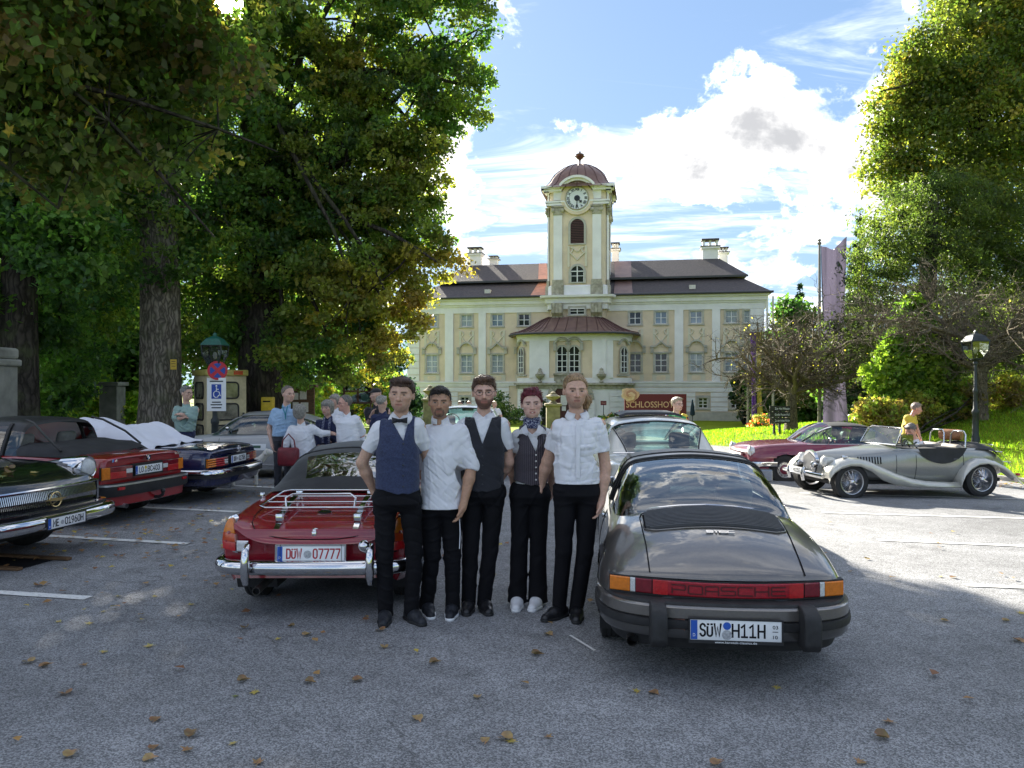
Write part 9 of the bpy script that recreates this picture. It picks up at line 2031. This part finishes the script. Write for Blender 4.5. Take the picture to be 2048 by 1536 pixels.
 for s in(-1,1):Fd.cone((.19,s*.06,.32),(.19,s*.06,.16),.042,.028,.03);Fd.cone((.19,s*.06,.16),(.20,s*.06,.025),.026,.026,.01);Fd.cone((-.17,s*.06,.33),(-.13,s*.065,.20),.06,.036,.03);Fd.cone((-.13,s*.065,.20),(-.21,s*.065,.125),.032,.022,.01);Fd.cone((-.21,s*.065,.125),(-.19,s*.065,.025),.021,.025,.01);Fd.cone((.37,s*.05,.64),(.35,s*.075,.57),.022,.028,.01)
 Fd.ripple(.004,8,1.4);me,q=Fd.mesh('body');cc=np.tile((.62,.60,.55),(len(q),1));cc[q[:,0]>.495]=(.03,.03,.03);set_cols(me,cc);link_mesh('body',me,D,SKIN)
 m=MB();m.lathe([(.128,-.03),(.132,0),(.128,.03)],18,axis='x',c=(.07,0,.37),caps=False);m.build('harness',pmat('black nylon',(.015,.015,.018),.7),D,smooth=60)
def multi_mat():
 m=pmat('multicolour knit',(.5,.2,.05),.8);nt=m.node_tree;N=nt.nodes;L=nt.links;v=N.new('ShaderNodeTexVoronoi');v.inputs['Scale'].default_value=7;tc=N.new('ShaderNodeTexCoord');L.new(tc.outputs['Object'],v.inputs['Vector']);s=N.new('ShaderNodeSeparateColor');L.new(v.outputs['Color'],s.inputs[0]);r=N.new('ShaderNodeValToRGB');r.color_ramp.interpolation='CONSTANT';e=r.color_ramp.elements
 for p,c in((.2,(.60,.26,.03)),(.4,(.03,.10,.35)),(.55,(.04,.28,.10)),(.7,(.50,.05,.04)),(.85,(.02,.02,.05))):q=e.new(p);q.color=(*c,1)
 e[0].color=(.62,.45,.05,1);L.new(s.outputs[0],r.inputs[0]);L.new(r.outputs[0],N['Principled BSDF'].inputs['Base Color']);return m
visitors()
# ---------------------------------------------------------------- lanterns, signs, booth, notice cases, flags, monument
IRON=pmat('dark iron',(.035,.042,.045),.5,metal=.4,var=.25,scale=10,bump=.1);GREENP=pmat('green enamel',(.012,.10,.075),.35,var=.15)
def lantern(name,label,base,h,s,capm):
 T=thing(name,label,'street lamp',base);p=MB();z1=h-.78*s
 p.lathe([(.11,-.1),(.11,.25),(.085,.32),(.08,.9),(.095,.93),(.095,1.0),(.06,1.06),(.052,z1*.62),(.066,z1*.63),(.066,z1*.66),(.045,z1*.68),(.038,z1-.12),(.06,z1-.10),(.06,z1-.05),(.03,z1)],14);p.build('post',IRON,T,smooth=40)
 cr=MB();cr.lathe([(.05*s,z1-.02),(.13*s,z1+.02),(.11*s,z1+.05)],12);cr.build('cradle',IRON,T,smooth=40)
 r0,r1,zb,zt=.12*s,.235*s,z1+.04,z1+.50*s
 def ring(r,z):return[(r*math.cos(R(45+90*k)),r*math.sin(R(45+90*k)),z)for k in range(4)]
 a,b_=ring(r0*1.41,zb),ring(r1*1.41,zt);mid=ring(r1*1.41*.93,zb+(zt-zb)*.5)
 for k in range(4):g=MB();k2=(k+1)%4;g.grid([[a[k],a[k2]],[mid[k],mid[k2]],[b_[k],b_[k2]]]);g.build('pane',glassmat('lantern glass',(.72,.74,.70),.12),T)
 fr=MB()
 for k in range(4):fr.tube([a[k],mid[k],b_[k]],.016*s,5)
 fr.tube(b_,.018*s,5,closed=True);fr.tube(a,.014*s,5,closed=True);fr.build('lantern_frame',IRON,T)
 cp=MB();cp.lathe([(r1*1.5,zt),(r1*1.48,zt+.02),(r1*.95,zt+.15*s),(r1*.5,zt+.20*s),(.05*s,zt+.22*s),(.05*s,zt+.26*s),(.02,zt+.30*s)],4,M=Matrix.Rotation(R(45),4,'Z'));cp.build('cap',capm,T,smooth=20)
 bu=MB();bu.ball((0,0,zb+.22*s),(.05*s,.05*s,.09*s),10,8);bu.build('bulb',pmat('frosted bulb',(.6,.6,.58),.5),T,smooth=60);return T
def street():
 Y=18.2;b=P(430,0,Y);L1=lantern('street_lamp','green capped lantern post carrying the no stopping sign on the left',(b.x,Y,0),P(0,667,Y).z,1.0,GREENP)
 sg=thing('traffic_sign','round red and blue no stopping sign on the lantern post','sign',tuple(P(435,741,Y-.14)),R(28));m=MB();m.lathe([(.225,0),(.225,.012)],32,M=UPRIGHT);m.build('sign_plate',pmat('sign red',(.46,.02,.04),.4,var=.04),sg,smooth=30)
 bl=pmat('sign blue',(.02,.06,.32),.4,var=.04)
 for k in range(4):m=MB();a=[(.172*math.cos(R(90*k+t)),.172*math.sin(R(90*k+t)))for t in np.linspace(-31,31,8)]+[(.05*math.cos(R(90*k)),.05*math.sin(R(90*k)))];m.prism(a,-.016,-.0122);m.build('sign_field',bl,sg)
 s2=thing('parking_sign','white plate with blue wheelchair symbol under the no stopping sign','sign',tuple(P(433,789,Y-.14)),R(8));m=MB();m.rbx(-.215,.215,-.008,.008,-.39,.39,.006);m.build('sign_plate',PLATEW,s2);m=MB();m.bx(-.11,.11,-.0125,-.0085,-.10,.24);q=m.build('sign_field',bl,s2)
 w=MB();t=.012
 for pts in([(.0,.17),(.005,.07),(.06,.06),(.085,-.03),(.10,-.03)],[(-.005,.09),(-.06,.04),(-.06,-.03),(-.02,-.07),(.03,-.06),(.055,-.01)],[(.0,.12),(.05,.12)]):w.tube([(x,-.0135,z)for x,z in pts],t,5)
 w.ball((0,-.0135,.20),(.022,.006,.022),10,6);w.build('wheelchair_symbol',PLATEW,q,smooth=60)
 for z,wd in((.31,.3),(-.18,.2),(-.24,.26),(-.31,.22)):m=MB();m.bx(-wd/2,wd/2,-.0105,-.0085,z-.013,z+.013);m.build('print',PBLACK,s2)
 Y=21.5;b=P(1951,0,Y);z=ground_z(b.x,Y);lantern('street_lamp','dark lantern post on the grass behind the silver grey roadster',(b.x,Y,z),P(0,662,Y).z-z,1.05,IRON)
 Y=20.5;b=P(455,0,Y);T=thing('telephone_booth','cream booth with rounded dark framed windows behind the lantern','booth',(P(440,0,Y).x,Y,0),R(40));CR=pmat('cream paint',(.50,.43,.27),.5,var=.08,dirt=.4);zt=P(0,752,Y).z
 m=MB();m.rbx(-.52,.52,-.52,.52,0,zt,.03);m.build('booth_body',CR,T,smooth=30);m=MB();m.rbx(-.56,.56,-.56,.56,zt,zt+.16,.03);m.build('booth_roof',pmat('yellow fascia',(.42,.36,.10),.5),T,smooth=30)
 gl=pmat('booth glass',(.16,.15,.11),.1,var=.6,scale=5,spec=.7)
 for face in(0,1,3):
  Mf=Matrix.Rotation(R(90*face),4,'Z')
  for k in range(3):
   zc=zt-.38-k*.56;rr=[(x,z)for x,z in _rr(-.30,zc-.21,.30,zc+.21,.09)[:-1]];w=MB();w.tube([Mf@Vector((x,-.535,z))for x,z in rr],.022,5,closed=True);W=w.build('window',RUBBER,T,smooth=60);g=MB();g.add([Mf@Vector((x,-.528,z))for x,z in rr],[tuple(range(len(rr)))]);g.build('pane',gl,W)
 m=MB();m.bx(.16,.40,-.575,-.562,zt+.03,zt+.13);m.build('sign_field',REDL,T);m=MB();m.rbx(.40,.44,-.60,-.53,.9,1.1,.01);m.build('door_handle',IRON,T)
 b=P(536,0,21);M_=thing('post_box','small yellow box beside the dark tree trunk','box',(b.x,21,0));m=MB();m.rbx(-.16,.16,-.12,.12,.95,1.5,.03);m.build('box_body',pmat('post yellow',(.60,.42,.02),.45),M_,smooth=40);m=MB();m.bx(-.10,.10,-.124,-.119,1.36,1.40);m.build('slot',PBLACK,M_);m=MB();m.tube([(0,0,0),(0,0,.96)],.035,8);m.build('post',IRON,M_)
 WD=pmat('oiled timber',(.12,.065,.03),.6,var=.4,scale=6,stretch=(1,1,6),bump=.2);PAPER=pmat('paper',(.62,.58,.48),.8,var=.15)
 Y=22.5;b=P(606,0,Y);T=thing('notice_board','wooden notice board with papers behind the man in the blue shirt','notice board',(b.x,Y,0));z0,z1=P(0,835,Y).z,P(0,775,Y).z;m=MB();m.rbx(-.34,.34,-.05,.05,z0,z1,.015);m.build('board',WD,T);m=MB();m.rbx(-.42,.42,-.14,.14,z1,z1+.08,.02);m.build('board_roof',WD,T)
 for s in(-1,1):m=MB();m.bx(s*.30-.04,s*.30+.04,-.04,.04,0,z0);m.build('post',WD,T)
 for i,(x,z,w,h)in enumerate(((-.2,.62,.16,.2),(.02,.65,.2,.24),(-.2,.34,.17,.22),(.06,.3,.22,.28))):m=MB();m.bx(x-w/2,x+w/2,-.056,-.052,z0+z-h/2,z0+z+h/2);m.build('notice',PAPER,T)
 Y=23.5;b=P(716,0,Y);T=thing('notice_case','glazed iron notice case with scrolled ironwork on top','notice board',(b.x,Y,0));z0,z1=P(0,806,Y).z,P(0,767,Y).z;w2=.42;m=MB();m.bx(-w2,w2,.04,.10,z0,z1);m.build('case_back',WD,T);RU=pmat('rusty iron',(.07,.035,.022),.7,var=.4,scale=9,bump=.3)
 for x in(-w2,0,w2):m=MB();m.bx(x-.03,x+.03,-.06,.12,z0-.02,z1+.02);m.build('case_frame',RU,T)
 for z in(z0,(z0+z1)/2+.06,z1):m=MB();m.bx(-w2,w2,-.05,.11,z-.025,z+.025);m.build('case_frame',RU,T)
 for s in(-1,1):g=MB();g.bx(s*w2/2-w2/2+.03,s*w2/2+w2/2-.03,-.03,-.024,z0,z1);g.build('case_glass',GLASS,T);m=MB();m.bx(s*.2-.11,s*.2+.11,.03,.038,z0+.05,z0+.26);m.build('notice',PLATEW if s>0 else PAPER,T);m=MB();m.bx(s*.38-.02,s*.38+.02,-.02,.10,0,z0);m.build('post',RU,T)
 for i in range(7):m=MB();x=-w2+i*w2/3;m.tube([(x+.09*t*math.cos(9*t),0,z1+.03+.20*t+.05*math.sin(9*t))for t in np.linspace(0,1,14)],.012,5);m.build('scroll',RU,T,smooth=60)
 Y=44;pl,pr=P(1249,0,Y),P(1373,0,Y);zg=ground_z(pl.x,Y);T=thing('hotel_sign','maroon hotel sign with pink rose and pale lettering in front of the castle','sign',(pl.x,Y,zg));W_=pr.x-pl.x;zt,zb=P(0,788,Y).z-zg,.05;m=MB();m.bx(0,W_,0,.12,zb,zt);m.build('sign_board',pmat('maroon board',(.13,.010,.030),.5,var=.06),T)
 pk=pmat('sign pink',(.62,.36,.27),.6,var=.05);px=lambda x,y:(P(x,y,Y).x-pl.x,P(x,y,Y).z-zg)
 x,z=px(1307.5,809);text('lettering','SCHLOSSHOTEL',T,pk,.6,Matrix.Translation((x,-.008,z))@UPRIGHT,width=W_*.89,height=.36,bold=.008)
 x,z=px(1310,836);text('lettering','Rosenau',T,pk,.5,Matrix.Translation((x,-.008,z))@UPRIGHT,width=W_*.52,height=.55,shear=.35);x,z=px(1340,824.5);text('lettering','**** SUPERIOR',T,pk,.2,Matrix.Translation((x,-.008,z))@UPRIGHT,width=W_*.30,height=.075)
 x,z=px(1259.5,790);r0=.42
 for i in range(22):
  rr=r0*(1-i/22)**.8;a=i*2.4;w=.30*(1-i/30);m=MB();c_=(x+rr*.62*math.cos(a),z+rr*.55*math.sin(a));o_=[(c_[0]+w*(1+.12*math.sin(3*t+i))*math.cos(t),c_[1]+w*.85*math.sin(t))for t in np.linspace(0,2*math.pi,13)[:-1]];d=-.02-i*.006;m.prism(o_,d,d+.005);m.build('rose_petal',(pmat('rose pink',(.66,.40,.32),.6),pmat('rose pale',(.72,.50,.42),.6),pmat('rose deep',(.50,.24,.20),.6))[i%3],T)
 Y=58;b=P(1207,0,Y);zg=ground_z(b.x,Y);T=thing('small_sign','small maroon sign on a thin post by the castle door','sign',(b.x,Y,zg));z=P(0,806,Y).z-zg;m=MB();m.bx(-.22,.22,-.03,.03,z-.16,z+.16);m.build('sign_board',MATS['maroon board'],T);text('lettering','Hotel',T,pk,.2,Matrix.Translation((0,-.036,z))@UPRIGHT,width=.3,height=.12);m=MB();m.tube([(0,.0,0),(0,.0,z-.16)],.03,6);m.build('post',IRON,T)
 Y=60;b=P(1385,0,Y);zg=ground_z(b.x,Y);T=thing('parasol','closed dark green parasol in front of the castle window','parasol',(b.x,Y,zg));zt=P(0,799,Y).z-zg;m=MB();m.lathe([(.06,zt*.38),(.20,zt*.42),(.15,zt*.7),(.05,zt*.98),(.01,zt)],12);m.build('canopy',pmat('bottle green canvas',(.012,.03,.04),.8),T,smooth=40);m=MB();m.tube([(0,0,0),(0,0,zt*.4)],.03,6);m.build('pole',IRON,T)
 Y=29.2;b=P(1561,0,Y);zg=ground_z(b.x,Y);T=thing('signpost','dark wooden signpost with three boards of white lettering by the bare tree','sign',(b.x,Y,zg));DW=pmat('dark stained wood',(.028,.030,.024),.7,var=.3,scale=5,stretch=(1,6,6))
 for x0 in(1549,1560):m=MB();x=P(x0,0,Y).x-b.x;m.bx(x-.04,x+.04,.01,.09,-.2,P(0,813,Y).z-zg);m.build('post',DW,T)
 for py,tx in((817,'Zur Alt-Wiesen'),(829,'Große Rosen-Hof'),(841,'Zu der freien Mühle')):x0,x1,z=P(1539,0,Y).x-b.x,P(1580,0,Y).x-b.x,P(0,py,Y).z-zg;m=MB();m.bx(x0,x1,-.04,.005,z-.10,z+.10);B=m.build('board',DW,T);text('lettering',tx,B,PLATEW,.1,Matrix.Translation(((x0+x1)/2+.08,-.043,z))@UPRIGHT,width=(x1-x0)*.72,height=.085)
 for px_,Y,zt_,lab in((860,50,770,'weathered stone gate pillar with urn behind the chef'),(1106,46,783,'mossy yellow stone pillar with urn beside the tall blond man')):
  b=P(px_,0,Y);zg=ground_z(b.x,Y);h=P(0,zt_,Y).z-zg;T=thing('stone_pillar',lab,'pillar',(b.x,Y,zg));ST=pmat('mossy sandstone',(.27,.235,.15),.9,var=.3,scale=2.5,bump=.5,bscale=16,dirt=.8);hp=h*.62;w=.40;m=MB();m.rbx(-w,w,-w,w,-.3,hp,.03);m.build('shaft',ST,T,smooth=30);m=MB();m.rbx(-w-.1,w+.1,-w-.1,w+.1,hp,hp+.16,.04);m.build('coping',ST,T,smooth=30);u=h-hp-.16;m=MB();m.lathe([(.22,0),(.26,.05*u),(.12,.2*u),(.16,.28*u),(.42,.5*u),(.46,.6*u),(.30,.68*u),(.25,.76*u),(.12,.82*u),(.16,.9*u),(.02,u)],14,(0,0,hp+.16));m.build('urn',ST,T,smooth=40)
 def banner(name,lab,px0,px1,pyt,pyb,Y,cols,polepx,poletop,nw=2):
  b=P(polepx,0,Y);zg=ground_z(b.x,Y);T=thing(name,lab,'flag',(b.x,Y,zg));zt=P(0,poletop,Y).z-zg;m=MB();m.lathe([(.075,-.2),(.05,zt*.9),(.045,zt-.25)],10);m.lathe([(.05,zt-.25),(.10,zt-.18),(.03,zt-.12),(.09,zt-.06),(.0,zt)],10);m.build('flag_pole',pmat('grey pole',(.22,.21,.19),.6),T,smooth=40)
  n=len(cols);x0,x1=P(px0,0,Y).x-b.x,P(px1,0,Y).x-b.x;z1,z0=P(0,pyt,Y).z-zg,P(0,pyb,Y).z-zg
  for c_,mt in enumerate(cols):
   rows=[];a,e=x0+(x1-x0)*c_/n,x0+(x1-x0)*(c_+1)/n
   for v in np.linspace(0,1,30):
    row=[]
    for u in np.linspace(0,1,13):top=.35*(abs(u-.5)*2-1)*max(0,1-v*4)if n==1 else 0;g=.10*math.sin(9*u+5*v+2)*(.4+v)+.05*math.sin(23*u-3*v)*(1-v);row.append((a+(e-a)*(u*(1-.06*math.sin(3*v)))+.10*v*v,-.08+g,z1+(z0-z1)*v+top+(.35*u*(1-v)**3 if n==1 else 0)))
    rows.append(row)
   m=MB();m.grid(rows);o=m.build('flag_cloth',mt,T,smooth=180,fixn=False)
 PU=cloth_t('purple flag cloth',(.088,.078,.118));banner('banner','tall pale purple banner beside the bare tree on the right',1641,1690,492,846,30.5,[PU],1639,477)
 banner('flag','purple and yellow flag hanging behind the bare tree',1500,1522,664,838,44,[cloth_t('violet flag cloth',(.12,.05,.25)),cloth_t('yellow flag cloth',(.52,.42,.08))],1496,650)
 Y=46;b=P(1546,0,Y);zg=ground_z(b.x,Y);T=thing('flagpole','plain pale flagpole in front of the right end of the castle','pole',(b.x,Y,zg));m=MB();m.lathe([(.08,-.2),(.05,P(0,592,Y).z-zg)],10);m.build('pole',pmat('pale pole',(.45,.42,.36),.6),T,smooth=40)
 Y=13.2;b=P(-52,0,Y);T=thing('stone_monument','grey stone monument with dark plaque at the left edge','monument',(b.x,Y,0));GS=pmat('grey lichen stone',(.20,.20,.18),.9,var=.3,scale=3,bump=.4,bscale=18,dirt=.7);w=.46;zt=P(0,708,Y).z;m=MB();m.rbx(-w,w,-w,w,-.1,zt-.2,.02);m.build('pedestal',GS,T);m=MB();m.rbx(-w-.05,w+.05,-w-.05,w+.05,zt-.2,zt-.08,.03);m.build('cornice',GS,T);m=MB();m.rbx(-w-.02,w+.02,-w-.02,w+.02,zt-.078,zt+.12,.05);m.build('cornice',GS,T);m=MB();m.bx(-.36,.36,-w-.025,-w-.003,.5,zt-.32);m.build('plaque',pmat('dark bronze',(.03,.045,.042),.5,metal=.3,var=.3),T)
 m=MB();m.lathe([(.34,0),(.30,.2),(.22,.35),(.16,.7),(.20,.95),(.13,1.2),(.10,1.3),(.13,1.42),(.10,1.55),(.02,1.62)],12,(0,0,zt+.12));m.build('figure',GS,T,smooth=40)
 b=P(225,0,26);T=thing('stone_post','narrow stone post under the trees left of the big trunk','pillar',(b.x,26,0));m=MB();m.rbx(-.3,.3,-.3,.3,0,P(0,772,26).z,.03);m.build('shaft',GS,T);m=MB();m.rbx(-.38,.38,-.38,.38,P(0,772,26).z,P(0,764,26).z,.03);m.build('coping',GS,T)
 p=GL(10,1127);T=thing('drain_grate','dark recess with planks in the asphalt at the left edge','grate',(p.x,p.y,.006),R(-12));m=MB();m.bx(-.9,.38,-.22,.22,0,.004);m.build('recess',PBLACK,T)
 for y,l in((-.24,.42),(.24,.55)):m=MB();m.rbx(-.9 if y>0 else-.05,l,y-.035,y+.035,0,.03,.008);m.build('plank',WD,T)
def cloth_t(name,col):
 if name in MATS:return MATS[name]
 m=pmat(name,col,.7,var=.06,scale=30);nt=m.node_tree;b=nt.nodes['Principled BSDF'];o=[n for n in nt.nodes if n.type=='OUTPUT_MATERIAL'][0];t=nt.nodes.new('ShaderNodeBsdfTranslucent');t.inputs[0].default_value=(*[min(1,c*1.6)for c in col],1);x=nt.nodes.new('ShaderNodeMixShader');x.inputs[0].default_value=.28;nt.links.new(b.outputs[0],x.inputs[1]);nt.links.new(t.outputs[0],x.inputs[2]);nt.links.new(x.outputs[0],o.inputs['Surface']);return m
street()
# ---------------------------------------------------------------- fallen leaves
def leaves_on_ground():
 names=['light brown','tan','yellow','dark brown','pale yellow','brown','greenish']
 spots=[(130,1390,5),(165,1333,0),(56,1327,1),(208,1306,4),(118,1246,4),(92,1334,5),(144,1512,1),(307,1500,5),(376,1503,0),(300,1522,1),(468,1490,4),(385,1472,3),(470,1396,6),(510,1387,2),(487,1364,3),(310,1444,5),(554,1281,2),(612,1273,1),(490,1258,3),(582,1255,3),(760,1263,5),(768,1296,1),(713,1364,5),(620,1367,3),(870,1328,3),(835,1442,1),(956,1397,1),(970,1486,1),(1025,1487,2),(1095,1477,0),(1075,1312,3),(1098,1272,1),(1273,1386,2),(1308,1390,5),(1554,1378,2),(1780,1448,0),(1760,1478,3),(1890,1244,1),(2010,1244,1),(2038,1285,5),(2040,1228,2),(1722,1528,0),(1436,1530,5),(515,1530,0),(380,1212,4),(310,1195,2),(235,1195,4),(178,1250,2),(300,1295,4),(1010,1480,1),(75,1173,3),(205,1226,2),(1700,1145,0),(1735,1120,1),(1880,1155,2),(1905,1157,5)]
 for i,(x,y,k)in enumerate(spots):
  p=GL(x,y);o=bpy.data.objects.new('fallen_leaf',LITTER[k]);COL.objects.link(o);o.location=(p.x,p.y,p.z+.008);o.rotation_euler=(R(random.uniform(-8,8)),R(random.uniform(-8,8)),random.uniform(0,6.28));s=random.uniform(.5,.8);o.scale=(s,s,s)
  w='near the left bay lines' if x<440 and y<1260 else 'on the left of the foreground' if x<440 and y<1450 else 'in front of the red roadster' if x<850 and y<1340 else 'between the staff and the camera' if x<1200 and y<1450 else 'in front of the grey targa' if x<1700 and y<1450 else 'to the right of the grey targa' if x>1690 and y<1300 else 'at the lower edge of the picture' if y>1450 else 'in the right foreground'
  tag(o,'dry %s leaf lying on the asphalt %s'%(names[k],w),'leaf','fallen %s leaves %s'%(names[k],w))
 rg=np.random.default_rng(5);P_,C_=[],[]
 for(cx,cy,sx,sy,n)in((-4.2,9.5,1.6,.8,240),(-3.3,12.5,1.5,1.2,260),(-5.5,8.0,1.5,1.0,90),(-3,7,2,1.3,90),(10.4,16.6,1.0,.25,130),(5,9,4,2,60),(-7,20,4,4,900),(0,6,5,2.5,16)):
  for _ in range(n):x,y=rg.normal(cx,sx),rg.normal(cy,sy);P_.append((x,y,(lot_z(x,y)if y<26 else 0)+.03));C_.append([(.30,.155,.06),(.36,.21,.08),(.42,.32,.06),(.22,.10,.05)][rg.integers(4)])
 P_=np.array(P_);v,f,c=leaf_quads(P_,.07,np.array(C_),4.0,.8,0);me=np_mesh('leaf_litter',v,f,False);set_cols(me,c);o=link_mesh('leaf_litter',me,None,LITM);tag(o,'scattered dry autumn leaves on the asphalt','leaves',kind='stuff')
leaves_on_ground()
